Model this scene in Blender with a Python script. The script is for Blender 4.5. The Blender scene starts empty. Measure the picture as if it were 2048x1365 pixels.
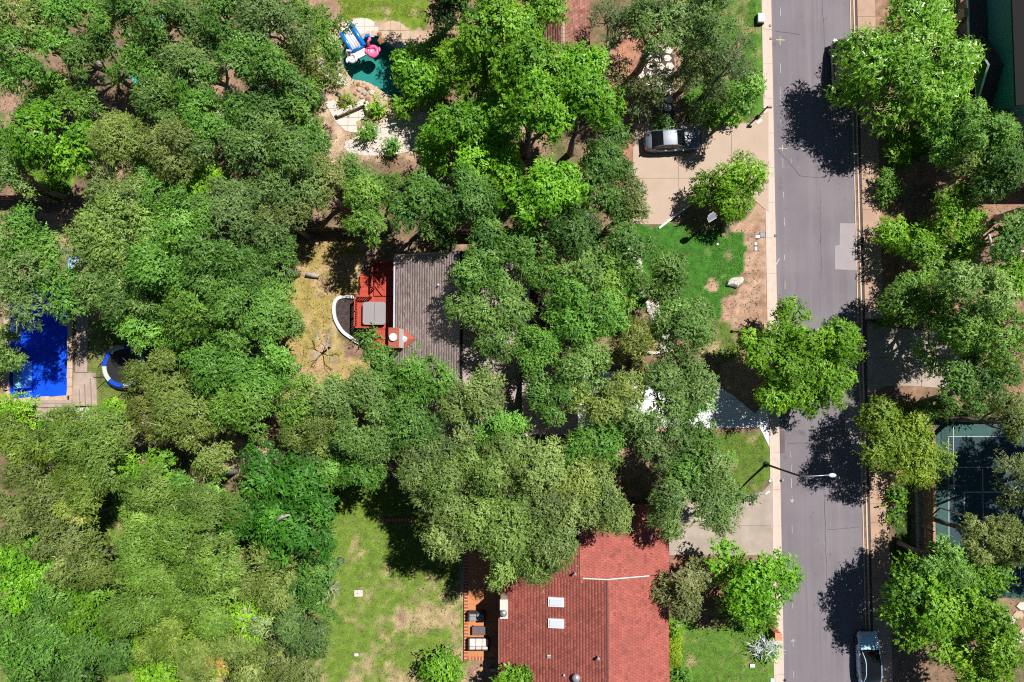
import bpy, bmesh, math, random
import numpy as np
from mathutils import Vector, Matrix
R = math.radians
scene = bpy.context.scene
COL = scene.collection

# ------------------------------------------------------------------ camera
F, CX, CY, HCAM, PITCH = 1366.0, 1024.0, 682.5, 57.0, R(2.8)
cam_d = bpy.data.cameras.new("camera")
cam_d.sensor_width = 36.0
cam_d.lens = F / 2048.0 * 36.0
cam_d.clip_start = 0.5
cam_d.clip_end = 3000
cam = bpy.data.objects.new("camera", cam_d)
cam.location = (0, 0, HCAM)
cam.rotation_euler = (PITCH, 0, 0)
COL.objects.link(cam)
scene.camera = cam

# ------------------------------------------------------------------ light
SUN_EL = R(58)
SUN_DIR = Vector((0.74 * math.cos(SUN_EL), 0.672 * math.cos(SUN_EL), math.sin(SUN_EL))).normalized()   # towards the sun
world = bpy.data.worlds.new("World")
scene.world = world
world.use_nodes = True
nt = world.node_tree
nt.nodes.clear()
sky = nt.nodes.new("ShaderNodeTexSky")
sky.sky_type = 'NISHITA'
sky.sun_disc = False
sky.sun_elevation = SUN_EL
sky.sun_rotation = math.atan2(SUN_DIR.x, SUN_DIR.y)
bg = nt.nodes.new("ShaderNodeBackground")
sky.altitude = 3000
sky.dust_density = 0.0
sky.air_density = 0.8
bg.inputs[1].default_value = 0.05
wo = nt.nodes.new("ShaderNodeOutputWorld")
nt.links.new(sky.outputs[0], bg.inputs[0])
nt.links.new(bg.outputs[0], wo.inputs[0])
sun_d = bpy.data.lights.new("sun", 'SUN')
sun_d.energy = 5.0
sun_d.angle = R(0.53)
sun_d.color = (1.0, 0.965, 0.90)
sun = bpy.data.objects.new("sun", sun_d)
sun.rotation_euler = SUN_DIR.to_track_quat('Z', 'Y').to_euler()
sun.location = (30, 30, 60)
COL.objects.link(sun)
scene.view_settings.view_transform = 'Standard'
scene.view_settings.look = 'None'
scene.view_settings.gamma = 1.0
scene.view_settings.use_curve_mapping = False
scene.view_settings.exposure = 0.25
scene.render.engine = 'CYCLES'
scene.cycles.max_bounces = 5
scene.cycles.diffuse_bounces = 2
scene.cycles.transmission_bounces = 3
scene.cycles.transparent_max_bounces = 8
scene.cycles.use_denoising = False
scene.cycles.filter_width = 1.1

# ------------------------------------------------------------------ helpers
_s, _c = math.sin(PITCH), math.cos(PITCH)
def P(px, py, z=0.0):
    """the place at height z that the photograph shows at this pixel (2048 wide)"""
    dx, dy, dz = (px - CX) / F, -(py - CY) / F, -1.0
    wx, wy, wz = dx, dy * _c - dz * _s, dy * _s + dz * _c
    t = (z - HCAM) / wz
    return Vector((wx * t, wy * t, z))
def PX(px, z=0.0, py=742): return P(px, py, z).x
def PY(py, z=0.0): return P(1024, py, z).y
def pxs(n_px, z=0.0): return n_px / F * (HCAM - z)      # pixels to metres at height z
def toc(h):
    h = h.lstrip('#')
    def lin(v): return v / 12.92 if v <= 0.04045 else ((v + 0.055) / 1.055) ** 2.4
    return tuple(lin(int(h[i:i + 2], 16) / 255) for i in (0, 2, 4))

def tag(o, label=None, cat=None, group=None, kind=None):
    if label: o['label'] = label
    if cat: o['category'] = cat
    if group: o['group'] = group
    if kind: o['kind'] = kind
    return o
def thing(name, label, cat, loc=(0, 0, 0), rz=0.0, group=None):
    o = bpy.data.objects.new(name, None)
    o.empty_display_size = 0.3
    COL.objects.link(o)
    o.location = loc
    o.rotation_euler = (0, 0, rz)
    return tag(o, label, cat, group)
def origin_of(parent):
    v = Vector((0, 0, 0))
    while parent is not None:
        v = v + Vector(parent.location)
        parent = parent.parent
    return v
def link(name, me, mat=None, parent=None, local=False):
    o = bpy.data.objects.new(name, me)
    COL.objects.link(o)
    if mat is not None and len(me.materials) == 0:
        me.materials.append(mat)
    if parent is not None:
        o.parent = parent
        if not local:
            org = origin_of(parent)
            if org.length > 0: me.transform(Matrix.Translation(-org))
    return o

class MB:
    def __init__(self): self.v, self.f = [], []
    def add(self, vs, fs):
        n = len(self.v)
        self.v.extend([tuple(p) for p in vs])
        self.f.extend([tuple(i + n for i in q) for q in fs])
        return self
    def box(self, c, s, rz=0.0, tilt=None):
        hx, hy, hz = s[0] / 2, s[1] / 2, s[2] / 2
        ca, sa = math.cos(rz), math.sin(rz)
        vs = []
        for z in (-hz, hz):
            for x, y in ((-hx, -hy), (hx, -hy), (hx, hy), (-hx, hy)):
                p = Vector((x, y, z))
                if tilt is not None: p = tilt @ p
                vs.append((c[0] + p.x * ca - p.y * sa, c[1] + p.x * sa + p.y * ca, c[2] + p.z))
        return self.add(vs, [(3, 2, 1, 0), (4, 5, 6, 7), (0, 1, 5, 4), (1, 2, 6, 5), (2, 3, 7, 6), (3, 0, 4, 7)])
    def prism(self, poly, z0, z1, cap0=True):
        poly = [(p[0], p[1]) for p in poly]
        a = sum(poly[i][0] * poly[(i + 1) % len(poly)][1] - poly[(i + 1) % len(poly)][0] * poly[i][1] for i in range(len(poly)))
        if a < 0: poly = poly[::-1]
        n = len(poly)
        vs = [(x, y, z0) for x, y in poly] + [(x, y, z1) for x, y in poly]
        fs = [tuple(range(n, 2 * n))] + [(i, (i + 1) % n, n + (i + 1) % n, n + i) for i in range(n)]
        if cap0: fs.append(tuple(range(n - 1, -1, -1)))
        return self.add(vs, fs)
    def tube(self, pts, rad, n=6, caps=True):
        pts = [Vector(p) for p in pts]
        m = len(pts)
        if not hasattr(rad, '__len__'): rad = [rad] * m
        vs, prev = [], None
        for i, p in enumerate(pts):
            d = (pts[min(i + 1, m - 1)] - pts[max(i - 1, 0)])
            d = d.normalized() if d.length > 1e-9 else Vector((0, 0, 1))
            if prev is None:
                prev = Vector((1, 0, 0)) if abs(d.x) < 0.8 else Vector((0, 1, 0))
            u = (prev - d * prev.dot(d)).normalized()
            w = d.cross(u)
            prev = u
            for k in range(n):
                a = 2 * math.pi * k / n
                vs.append(tuple(p + (u * math.cos(a) + w * math.sin(a)) * rad[i]))
        fs = [(i * n + k, i * n + (k + 1) % n, (i + 1) * n + (k + 1) % n, (i + 1) * n + k) for i in range(m - 1) for k in range(n)]
        if caps:
            fs.append(tuple(range(n - 1, -1, -1)))
            fs.append(tuple((m - 1) * n + k for k in range(n)))
        return self.add(vs, fs)
    def lathe(self, c, prof, n=20, sx=1.0, sy=1.0):
        vs = []
        for r, z in prof:
            for k in range(n):
                a = 2 * math.pi * k / n
                vs.append((c[0] + r * sx * math.cos(a), c[1] + r * sy * math.sin(a), c[2] + z))
        m = len(prof)
        fs = [(i * n + k, i * n + (k + 1) % n, (i + 1) * n + (k + 1) % n, (i + 1) * n + k) for i in range(m - 1) for k in range(n)]
        fs.append(tuple(range(n - 1, -1, -1)))
        fs.append(tuple((m - 1) * n + k for k in range(n)))
        return self.add(vs, fs)
    def torus(self, c, R0, r0, n=28, m=10, sx=1.0, sy=1.0, sz=1.0):
        vs, fs = [], []
        for i in range(n):
            a = 2 * math.pi * i / n
            for j in range(m):
                b = 2 * math.pi * j / m
                q = R0 + r0 * math.cos(b)
                vs.append((c[0] + q * math.cos(a) * sx, c[1] + q * math.sin(a) * sy, c[2] + r0 * math.sin(b) * sz))
                fs.append((i * m + j, ((i + 1) % n) * m + j, ((i + 1) % n) * m + (j + 1) % m, i * m + (j + 1) % m))
        return self.add(vs, fs)
    def ball(self, c, r, n=12, m=8, s=(1, 1, 1), jit=0.0, rng=None):
        vs, fs = [(c[0], c[1], c[2] - r * s[2])], []
        for i in range(1, m):
            t = math.pi * i / m
            for k in range(n):
                a = 2 * math.pi * k / n
                q = r * (1 + (rng.uniform(-jit, jit) if rng else 0))
                vs.append((c[0] + q * s[0] * math.sin(t) * math.cos(a), c[1] + q * s[1] * math.sin(t) * math.sin(a), c[2] - q * s[2] * math.cos(t)))
        vs.append((c[0], c[1], c[2] + r * s[2]))
        for k in range(n): fs.append((0, 1 + (k + 1) % n, 1 + k))
        for i in range(m - 2):
            for k in range(n):
                fs.append((1 + i * n + k, 1 + i * n + (k + 1) % n, 1 + (i + 1) * n + (k + 1) % n, 1 + (i + 1) * n + k))
        L = len(vs) - 1
        for k in range(n): fs.append((L, 1 + (m - 2) * n + k, 1 + (m - 2) * n + (k + 1) % n))
        return self.add(vs, fs)
    def mesh(self, name, smooth=False):
        me = bpy.data.meshes.new(name)
        me.from_pydata(self.v, [], self.f)
        me.update()
        if smooth: me.polygons.foreach_set('use_smooth', [True] * len(me.polygons))
        return me
    def build(self, name, mat, parent=None, smooth=False, kind=None, bevel=0.0, local=False):
        o = link(name, self.mesh(name, smooth), mat, parent, local)
        if kind: o['kind'] = kind
        if bevel > 0:
            b = o.modifiers.new('bevel', 'BEVEL'); b.width = bevel; b.segments = 2; b.limit_method = 'ANGLE'
        return o

def clip(poly, x0, x1, y0, y1):
    def cut(ps, ax, lim, keep_less):
        out = []
        for i in range(len(ps)):
            a, b = ps[i], ps[(i + 1) % len(ps)]
            ia = (a[ax] <= lim) if keep_less else (a[ax] >= lim)
            ib = (b[ax] <= lim) if keep_less else (b[ax] >= lim)
            if ia: out.append(a)
            if ia != ib:
                t = (lim - a[ax]) / (b[ax] - a[ax])
                out.append((a[0] + (b[0] - a[0]) * t, a[1] + (b[1] - a[1]) * t))
        return out
    ps = [(p[0], p[1]) for p in poly]
    for ax, lim, less in ((0, x0, False), (0, x1, True), (1, y0, False), (1, y1, True)):
        if len(ps) < 3: return []
        ps = cut(ps, ax, lim, less)
    return ps
def parea(p): return 0.5 * abs(sum(p[i][0] * p[(i + 1) % len(p)][1] - p[(i + 1) % len(p)][0] * p[i][1] for i in range(len(p))))
def slabs(name, poly, xcuts, ycuts, gap, z0, z1, mat, parent, rng=None):
    """pieces of a paved area between its joints, each an object of its own"""
    xs = [-999] + sorted(xcuts) + [999]
    ys = [-999] + sorted(ycuts) + [999]
    out = []
    for i in range(len(xs) - 1):
        for j in range(len(ys) - 1):
            q = clip(poly, xs[i] + gap / 2, xs[i + 1] - gap / 2, ys[j] + gap / 2, ys[j + 1] - gap / 2)
            if len(q) < 3 or parea(q) < 0.05: continue
            dz = rng.uniform(-0.004, 0.004) if rng else 0
            out.append(MB().prism(q, z0, z1 + dz).build(name, mat, parent))
    return out
def wp(pts, z=0.0): return [tuple(P(x, y, z)[:2]) for x, y in pts]
def inside(poly, x, y):
    c = False
    n = len(poly)
    for i in range(n):
        (x1, y1), (x2, y2) = poly[i], poly[(i + 1) % n]
        if (y1 > y) != (y2 > y) and x < (x2 - x1) * (y - y1) / (y2 - y1) + x1: c = not c
    return c
def inside_np(poly, X, Y):
    c = np.zeros(X.shape, bool)
    n = len(poly)
    for i in range(n):
        (x1, y1), (x2, y2) = poly[i], poly[(i + 1) % n]
        if y1 == y2: continue
        c ^= ((y1 > Y) != (y2 > Y)) & (X < (x2 - x1) * (Y - y1) / (y2 - y1) + x1)
    return c
def smooth_loop(pts, k=4, closed=True):
    n = len(pts); out = []
    rng_i = range(n) if closed else range(n - 1)
    for i in rng_i:
        g = lambda j: Vector(pts[j % n][:2]) if closed else Vector(pts[max(0, min(n - 1, j))][:2])
        p0, p1, p2, p3 = g(i - 1), g(i), g(i + 1), g(i + 2)
        for s in range(k):
            t = s / k
            q = 0.5 * ((2 * p1) + (p2 - p0) * t + (2 * p0 - 5 * p1 + 4 * p2 - p3) * t * t + (3 * p1 - p0 - 3 * p2 + p3) * t ** 3)
            out.append((q.x, q.y))
    if not closed: out.append(tuple(pts[-1][:2]))
    return out
def ribbon(pts, w, closed=False):
    """left and right edge of a path, as one polygon list of quads"""
    n = len(pts); L, Rr = [], []
    for i in range(n):
        a = Vector(pts[(i - 1) % n if closed else max(i - 1, 0)][:2]); b = Vector(pts[(i + 1) % n if closed else min(i + 1, n - 1)][:2])
        d = (b - a).normalized(); nn = Vector((-d.y, d.x))
        p = Vector(pts[i][:2])
        L.append(p + nn * w / 2); Rr.append(p - nn * w / 2)
    return L, Rr
def strip_wall(name, pts, w, z0, z1, mat, parent=None, closed=False):
    L, Rr = ribbon(pts, w, closed)
    n = len(pts); vs = []
    for i in range(n):
        vs += [(L[i].x, L[i].y, z0), (Rr[i].x, Rr[i].y, z0), (Rr[i].x, Rr[i].y, z1), (L[i].x, L[i].y, z1)]
    fs = []
    for i in range(n if closed else n - 1):
        a, b = 4 * i, 4 * ((i + 1) % n)
        for k in range(4): fs.append((a + k, b + k, b + (k + 1) % 4, a + (k + 1) % 4))
    if not closed: fs += [(0, 3, 2, 1)[::-1], tuple(4 * (n - 1) + k for k in (0, 1, 2, 3))]
    m = MB(); m.add(vs, fs)
    return m.build(name, mat, parent)

# value noise for python-side variation
_nr = np.random.RandomState(11)
_tab = _nr.rand(256, 256)
def vnoise(x, y):
    x = np.asarray(x, float); y = np.asarray(y, float)
    xi = np.floor(x).astype(int); yi = np.floor(y).astype(int)
    fx = x - xi; fy = y - yi
    fx = fx * fx * (3 - 2 * fx); fy = fy * fy * (3 - 2 * fy)
    g = lambda a, b: _tab[a % 256, b % 256]
    return (g(xi, yi) * (1 - fx) + g(xi + 1, yi) * fx) * (1 - fy) + (g(xi, yi + 1) * (1 - fx) + g(xi + 1, yi + 1) * fx) * fy
def fbm(x, y, o=4):
    s, a, t = 0, 0.5, 0
    for i in range(o):
        s = s + a * vnoise(x * 2 ** i + 17 * i, y * 2 ** i - 9 * i); t += a; a *= 0.5
    return s / t

# ------------------------------------------------------------------ materials
def mat(name, col, rough=0.8, var=0.15, scale=3.0, fine=40.0, bump=0.0, metal=0.0, spec=0.5, attr=None, tint=None, coat=0.0, stretch=None, dirt=None):
    m = bpy.data.materials.new(name)
    m.use_nodes = True
    t = m.node_tree; N = t.nodes; L = t.links
    b = N['Principled BSDF']
    b.inputs['Roughness'].default_value = rough
    b.inputs['Metallic'].default_value = metal
    b.inputs['Specular IOR Level'].default_value = spec
    if coat: b.inputs['Coat Weight'].default_value = coat; b.inputs['Coat Roughness'].default_value = 0.05
    tc = N.new('ShaderNodeTexCoord')
    src = tc.outputs['Object']
    if stretch:
        mp = N.new('ShaderNodeMapping'); mp.inputs['Scale'].default_value = stretch
        L.new(src, mp.inputs[0]); src = mp.outputs[0]
    def noise(sc, det=4.0):
        n = N.new('ShaderNodeTexNoise'); n.inputs['Scale'].default_value = sc; n.inputs['Detail'].default_value = det
        L.new(src, n.inputs['Vector']); return n
    n1, n2 = noise(scale), noise(fine, 2.0)
    if attr:
        a = N.new('ShaderNodeAttribute'); a.attribute_name = attr; base = a.outputs['Color']
    else:
        rgb = N.new('ShaderNodeRGB'); rgb.outputs[0].default_value = (*col, 1); base = rgb.outputs[0]
    def scaled(lo, hi, nout):
        mr = N.new('ShaderNodeMapRange'); mr.inputs[1].default_value = 0.3; mr.inputs[2].default_value = 0.7
        mr.inputs[3].default_value = lo; mr.inputs[4].default_value = hi
        L.new(nout, mr.inputs[0]); return mr.outputs[0]
    v1 = scaled(1 - var, 1 + var, n1.outputs[0]); v2 = scaled(1 - var * 0.8, 1 + var * 0.8, n2.outputs[0])
    mu = N.new('ShaderNodeMath'); mu.operation = 'MULTIPLY'; L.new(v1, mu.inputs[0]); L.new(v2, mu.inputs[1])
    val = mu.outputs[0]
    if tint:   # per-face value of its own
        a2 = N.new('ShaderNodeAttribute'); a2.attribute_name = tint
        m2 = N.new('ShaderNodeMath'); m2.operation = 'MULTIPLY'; L.new(val, m2.inputs[0]); L.new(a2.outputs['Fac'], m2.inputs[1]); val = m2.outputs[0]
    vm = N.new('ShaderNodeVectorMath'); vm.operation = 'SCALE'
    L.new(base, vm.inputs[0]); L.new(val, vm.inputs['Scale'])
    out = vm.outputs[0]
    if dirt:   # (colour, scale, amount)
        n3 = noise(dirt[1], 6.0)
        mr = N.new('ShaderNodeMapRange'); mr.inputs[1].default_value = 0.5; mr.inputs[2].default_value = 0.72
        mr.inputs[3].default_value = 0; mr.inputs[4].default_value = dirt[2]
        L.new(n3.outputs[0], mr.inputs[0])
        mx = N.new('ShaderNodeMix'); mx.data_type = 'RGBA'
        L.new(mr.outputs[0], mx.inputs[0]); L.new(out, mx.inputs[6]); mx.inputs[7].default_value = (*dirt[0], 1)
        out = mx.outputs[2]
    L.new(out, b.inputs['Base Color'])
    if bump > 0:
        bp = N.new('ShaderNodeBump'); bp.inputs['Strength'].default_value = bump; bp.inputs['Distance'].default_value = 0.05
        L.new(n2.outputs[0], bp.inputs['Height']); L.new(bp.outputs[0], b.inputs['Normal'])
    return m
def leaf_mat(name, dark, mid, light, tip=None, trans=0.28, rough=0.45, spec=0.35):
    m = bpy.data.materials.new(name)
    m.use_nodes = True
    t = m.node_tree; N = t.nodes; L = t.links
    b = N['Principled BSDF']; out = N['Material Output']
    a = N.new('ShaderNodeAttribute'); a.attribute_name = 'tint'
    r = N.new('ShaderNodeValToRGB')
    e = r.color_ramp.elements
    e[0].position = 0.0; e[0].color = (*dark, 1)
    e[1].position = 1.0; e[1].color = (*(tip or light), 1)
    k = e.new(0.45); k.color = (*mid, 1)
    k = e.new(0.8); k.color = (*light, 1)
    L.new(a.outputs['Fac'], r.inputs[0])
    L.new(r.outputs[0], b.inputs['Base Color'])
    b.inputs['Roughness'].default_value = rough
    b.inputs['Specular IOR Level'].default_value = spec
    tr = N.new('ShaderNodeBsdfTranslucent')
    hs = N.new('ShaderNodeMix'); hs.data_type = 'RGBA'; hs.blend_type = 'MULTIPLY'; hs.inputs[0].default_value = 1
    L.new(r.outputs[0], hs.inputs[6]); hs.inputs[7].default_value = (1.0, 1.05, 0.45, 1)
    L.new(hs.outputs[2], tr.inputs[0])
    mx = N.new('ShaderNodeMixShader'); mx.inputs[0].default_value = trans
    L.new(b.outputs[0], mx.inputs[1]); L.new(tr.outputs[0], mx.inputs[2]); L.new(mx.outputs[0], out.inputs[0])
    return m
def water_mat(name, tintc):
    m = bpy.data.materials.new(name); m.use_nodes = True
    t = m.node_tree; N = t.nodes; L = t.links; N.clear()
    out = N.new('ShaderNodeOutputMaterial')
    tr = N.new('ShaderNodeBsdfTransparent'); tr.inputs[0].default_value = (*tintc, 1)
    gl = N.new('ShaderNodeBsdfGlossy'); gl.inputs['Roughness'].default_value = 0.03
    fr = N.new('ShaderNodeFresnel'); fr.inputs[0].default_value = 1.33
    tc = N.new('ShaderNodeTexCoord'); nz = N.new('ShaderNodeTexNoise'); nz.inputs['Scale'].default_value = 3.5; nz.inputs['Detail'].default_value = 3
    bp = N.new('ShaderNodeBump'); bp.inputs['Strength'].default_value = 0.12; bp.inputs['Distance'].default_value = 0.1
    L.new(tc.outputs['Object'], nz.inputs['Vector']); L.new(nz.outputs[0], bp.inputs['Height'])
    L.new(bp.outputs[0], gl.inputs['Normal']); L.new(bp.outputs[0], fr.inputs['Normal'])
    mx = N.new('ShaderNodeMixShader')
    L.new(fr.outputs[0], mx.inputs[0]); L.new(tr.outputs[0], mx.inputs[1]); L.new(gl.outputs[0], mx.inputs[2])
    L.new(mx.outputs[0], out.inputs[0])
    return m

M = {}
M['asphalt'] = mat('asphalt', (0.190, 0.168, 0.192), 0.9, 0.10, 0.35, 60, 0.25, dirt=((0.225, 0.20, 0.212), 0.18, 0.6))
def asphalt_wear(m):
    t = m.node_tree; N = t.nodes; L = t.links; b = N['Principled BSDF']
    src = b.inputs['Base Color'].links[0].from_socket
    tc = N.new('ShaderNodeTexCoord')
    def layer(src, scale, sc, lo, hi, c, amt, det=5.0):
        mp = N.new('ShaderNodeMapping'); mp.inputs['Scale'].default_value = scale; L.new(tc.outputs['Object'], mp.inputs[0])
        n = N.new('ShaderNodeTexNoise'); n.inputs['Scale'].default_value = sc; n.inputs['Detail'].default_value = det; L.new(mp.outputs[0], n.inputs['Vector'])
        mr = N.new('ShaderNodeMapRange'); mr.inputs[1].default_value = lo; mr.inputs[2].default_value = hi; mr.inputs[3].default_value = 0; mr.inputs[4].default_value = amt
        L.new(n.outputs[0], mr.inputs[0])
        mx = N.new('ShaderNodeMix'); mx.data_type = 'RGBA'; L.new(mr.outputs[0], mx.inputs[0]); L.new(src, mx.inputs[6]); mx.inputs[7].default_value = (*c, 1)
        return mx.outputs[2]
    o = layer(src, (1.0, 0.03, 1), 1.6, 0.48, 0.72, (0.235, 0.212, 0.225), 0.7)
    o = layer(o, (2.2, 0.06, 1), 1.3, 0.55, 0.75, (0.145, 0.130, 0.145), 0.6)
    o = layer(o, (1, 1, 1), 0.9, 0.64, 0.74, (0.10, 0.09, 0.10), 0.55)
    o = layer(o, (1, 1, 1), 7.0, 0.66, 0.74, (0.30, 0.28, 0.28), 0.5, 2.0)
    L.new(o, b.inputs['Base Color'])
asphalt_wear(M['asphalt'])
M['asphalt_new'] = mat('asphalt_new', (0.34, 0.30, 0.315), 0.9, 0.05, 1.5, 60, 0.15)
M['asphalt_dark'] = mat('asphalt_dark', (0.14, 0.10, 0.115), 0.9, 0.10, 1.5, 60, 0.15)
M['tar'] = mat('tar', (0.075, 0.07, 0.075), 0.8, 0.2, 2, 30)
M['paint'] = mat('road_paint', (0.44, 0.42, 0.40), 0.7, 0.25, 6, 60)
M['paint_yellow'] = mat('road_paint_yellow', (0.44, 0.41, 0.22), 0.7, 0.25, 6, 60)
M['kerb'] = mat('kerb_concrete', (0.63, 0.50, 0.43), 0.9, 0.10, 1.2, 40, 0.2, dirt=((0.36, 0.29, 0.25), 1.2, 0.45))
M['drive'] = mat('driveway_concrete', (0.49, 0.37, 0.29), 0.9, 0.06, 0.5, 40, 0.12, dirt=((0.42, 0.30, 0.23), 0.6, 0.4))
M['drive_pale'] = mat('pale_concrete', (0.72, 0.72, 0.75), 0.9, 0.06, 0.5, 40, 0.12)
M['drive_grey'] = mat('worn_concrete', (0.40, 0.33, 0.28), 0.9, 0.14, 0.9, 50, 0.25, dirt=((0.30, 0.23, 0.19), 0.8, 0.6))
M['walk'] = mat('pavement_concrete', (0.45, 0.30, 0.22), 0.9, 0.10, 0.8, 40, 0.15, dirt=((0.36, 0.21, 0.14), 0.7, 0.6))
M['joint'] = mat('joint_dark', (0.09, 0.065, 0.055), 0.95, 0.2, 3, 30)
M['ground'] = mat('ground', (0.3, 0.2, 0.15), 0.95, 0.28, 1.6, 14, 0.5, attr='col')
M['shingle_red'] = mat('red_shingle', (0.39, 0.105, 0.080), 0.85, 0.14, 1.2, 30, 0.15, tint='tint')
M['shingle_brown'] = mat('brown_shingle', (0.42, 0.325, 0.31), 0.85, 0.10, 1.2, 30, 0.15, tint='tint')
M['shingle_terra'] = mat('terracotta_shingle', (0.34, 0.15, 0.11), 0.85, 0.12, 1.2, 30, 0.15, tint='tint')
M['felt'] = mat('roof_felt', (0.05, 0.035, 0.035), 0.95, 0.1)
M['ridge_red'] = mat('red_ridge_cap', (0.17, 0.06, 0.06), 0.85, 0.2, 5, 30)  # darker than the shingles: the ridge's shadow line is put into its colour
M['ridge_tan'] = mat('tan_ridge_cap', (0.40, 0.27, 0.20), 0.85, 0.15, 5, 30)
M['white'] = mat('white_paint', (0.72, 0.72, 0.73), 0.5, 0.05)
M['gutter'] = mat('gutter_metal', (0.55, 0.56, 0.66), 0.35, 0.04, spec=0.6)
M['metal'] = mat('galvanised_metal', (0.55, 0.56, 0.58), 0.35, 0.08, metal=0.6)
M['chrome'] = mat('bright_metal', (0.75, 0.75, 0.78), 0.15, 0.03, metal=0.9)
M['black'] = mat('black_metal', (0.012, 0.012, 0.014), 0.4, 0.1)
M['rubber'] = mat('tyre_rubber', (0.015, 0.015, 0.016), 0.8, 0.1)
M['glass_dark'] = mat('dark_glass', (0.008, 0.009, 0.011), 0.06, 0.02, spec=0.7)
M['glass_sky'] = mat('skylight_dome', (0.62, 0.63, 0.72), 0.12, 0.03, spec=0.6)
M['wall_cream'] = mat('wall_render', (0.52, 0.46, 0.38), 0.85, 0.06)
M['wall_brick'] = mat('wall_brick', (0.30, 0.13, 0.09), 0.85, 0.15, 4, 30)
M['teal'] = mat('teal_siding', (0.012, 0.17, 0.20), 0.7, 0.06)
M['teal_roof'] = mat('dark_roof', (0.055, 0.05, 0.055), 0.9, 0.15, 3, 30)
M['stone'] = mat('tan_stone', (0.36, 0.30, 0.22), 0.9, 0.22, 3, 20, 0.4)
M['limestone'] = mat('limestone', (0.62, 0.58, 0.50), 0.9, 0.12, 3, 18, 0.5, dirt=((0.38, 0.33, 0.28), 2.5, 0.6))
M['stone_white'] = mat('white_stone', (0.68, 0.60, 0.54), 0.9, 0.10, 2, 18, 0.4, dirt=((0.45, 0.36, 0.30), 2, 0.4))
M['stone_tan'] = mat('tan_flagstone', (0.54, 0.40, 0.29), 0.9, 0.12, 2, 18, 0.3, dirt=((0.38, 0.25, 0.17), 1.5, 0.4))
M['stone_brown'] = mat('brown_rock', (0.33, 0.17, 0.09), 0.9, 0.25, 3, 18, 0.5)
M['stone_grey'] = mat('grey_rock', (0.36, 0.33, 0.31), 0.9, 0.22, 3, 18, 0.5)
M['deck_red'] = mat('red_deck_stain', (0.48, 0.060, 0.030), 0.55, 0.07, 2, 30, stretch=(8, 1, 1), tint='tint')
M['rail_red'] = mat('red_rail_stain', (0.42, 0.055, 0.03), 0.55, 0.08)
M['wood_grey'] = mat('weathered_wood', (0.40, 0.31, 0.26), 0.85, 0.14, 1.5, 25, 0.2)
M['fence_wood'] = mat('fence_wood', (0.17, 0.115, 0.085), 0.85, 0.25, 2, 25, 0.3)
M['bark'] = mat('grey_bark', (0.20, 0.175, 0.155), 0.95, 0.25, 3, 18, 0.6)
M['bark_pale'] = mat('pale_bark', (0.42, 0.38, 0.34), 0.95, 0.2, 3, 18, 0.5)
M['bark_dark'] = mat('dark_bark', (0.10, 0.08, 0.065), 0.95, 0.25, 3, 18, 0.6)
M['cover'] = mat('spa_cover_vinyl', (0.30, 0.275, 0.29), 0.6, 0.04, 1, 25)
M['patio'] = mat('terracotta_patio', (0.56, 0.22, 0.085), 0.8, 0.08, 0.7, 25, dirt=((0.45, 0.17, 0.08), 0.9, 0.5))
M['brick_red'] = mat('red_brick', (0.36, 0.10, 0.06), 0.85, 0.15, 5, 30)
M['brick_pink'] = mat('pink_brick', (0.62, 0.27, 0.15), 0.85, 0.12, 5, 30)
M['cushion_white'] = mat('white_cushion', (0.66, 0.58, 0.55), 0.9, 0.05)
M['cushion_grey'] = mat('grey_cushion', (0.30, 0.29, 0.31), 0.9, 0.06)
M['table_brown'] = mat('brown_grey_wood', (0.16, 0.115, 0.115), 0.7, 0.1)
M['wicker'] = mat('dark_wicker', (0.035, 0.028, 0.028), 0.7, 0.2)
M['pool_blue'] = mat('blue_plaster', (0.0, 0.10, 0.78), 0.7, 0.10, 0.5, 3)
M['pool_shelf'] = mat('pale_turquoise_plaster', (0.42, 0.72, 0.78), 0.7, 0.35, 1.2, 3)
M['pool_teal'] = mat('teal_plaster', (0.02, 0.23, 0.22), 0.7, 0.08, 0.5, 3)
M['water'] = water_mat('pool_water', (0.75, 0.90, 1.0))
M['water_teal'] = water_mat('teal_pool_water', (0.72, 0.95, 0.90))
M['float_blue'] = mat('blue_vinyl', (0.01, 0.19, 0.68), 0.25, 0.05)
M['float_sky'] = mat('light_blue_vinyl', (0.16, 0.45, 0.75), 0.25, 0.05)
M['float_white'] = mat('white_vinyl', (0.74, 0.72, 0.75), 0.3, 0.03)
M['float_pink'] = mat('pink_vinyl', (0.80, 0.14, 0.33), 0.25, 0.05)
M['float_pale'] = mat('pale_pink_vinyl', (0.85, 0.40, 0.55), 0.25, 0.05)
M['float_red'] = mat('red_vinyl', (0.75, 0.02, 0.08), 0.25, 0.05)
M['turq'] = mat('turquoise_plastic', (0.05, 0.50, 0.52), 0.4, 0.1)
M['blue_pad'] = mat('blue_spring_pad', (0.012, 0.07, 0.55), 0.4, 0.08)
M['pad_pale'] = mat('pale_spring_pad', (0.55, 0.60, 0.55), 0.4, 0.08)
M['tramp_bed'] = mat('black_jump_mat', (0.016, 0.016, 0.018), 0.6, 0.1)
M['car_silver'] = mat('silver_car_paint', (0.115, 0.135, 0.18), 0.4, 0.02, metal=0.1, coat=0.3)
M['car_black'] = mat('black_car_paint', (0.006, 0.007, 0.010), 0.15, 0.02, coat=1.0)
M['car_white'] = mat('white_car_paint', (0.50, 0.76, 0.98), 0.25, 0.02, coat=1.0)
M['lamp_lens'] = mat('lamp_lens', (0.7, 0.7, 0.72), 0.1, 0.02)
M['lamp_red'] = mat('tail_lamp_lens', (0.35, 0.01, 0.01), 0.15, 0.02)
M['court_dark'] = mat('court_blue', (0.018, 0.055, 0.070), 0.8, 0.12, 0.6, 20)
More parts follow.
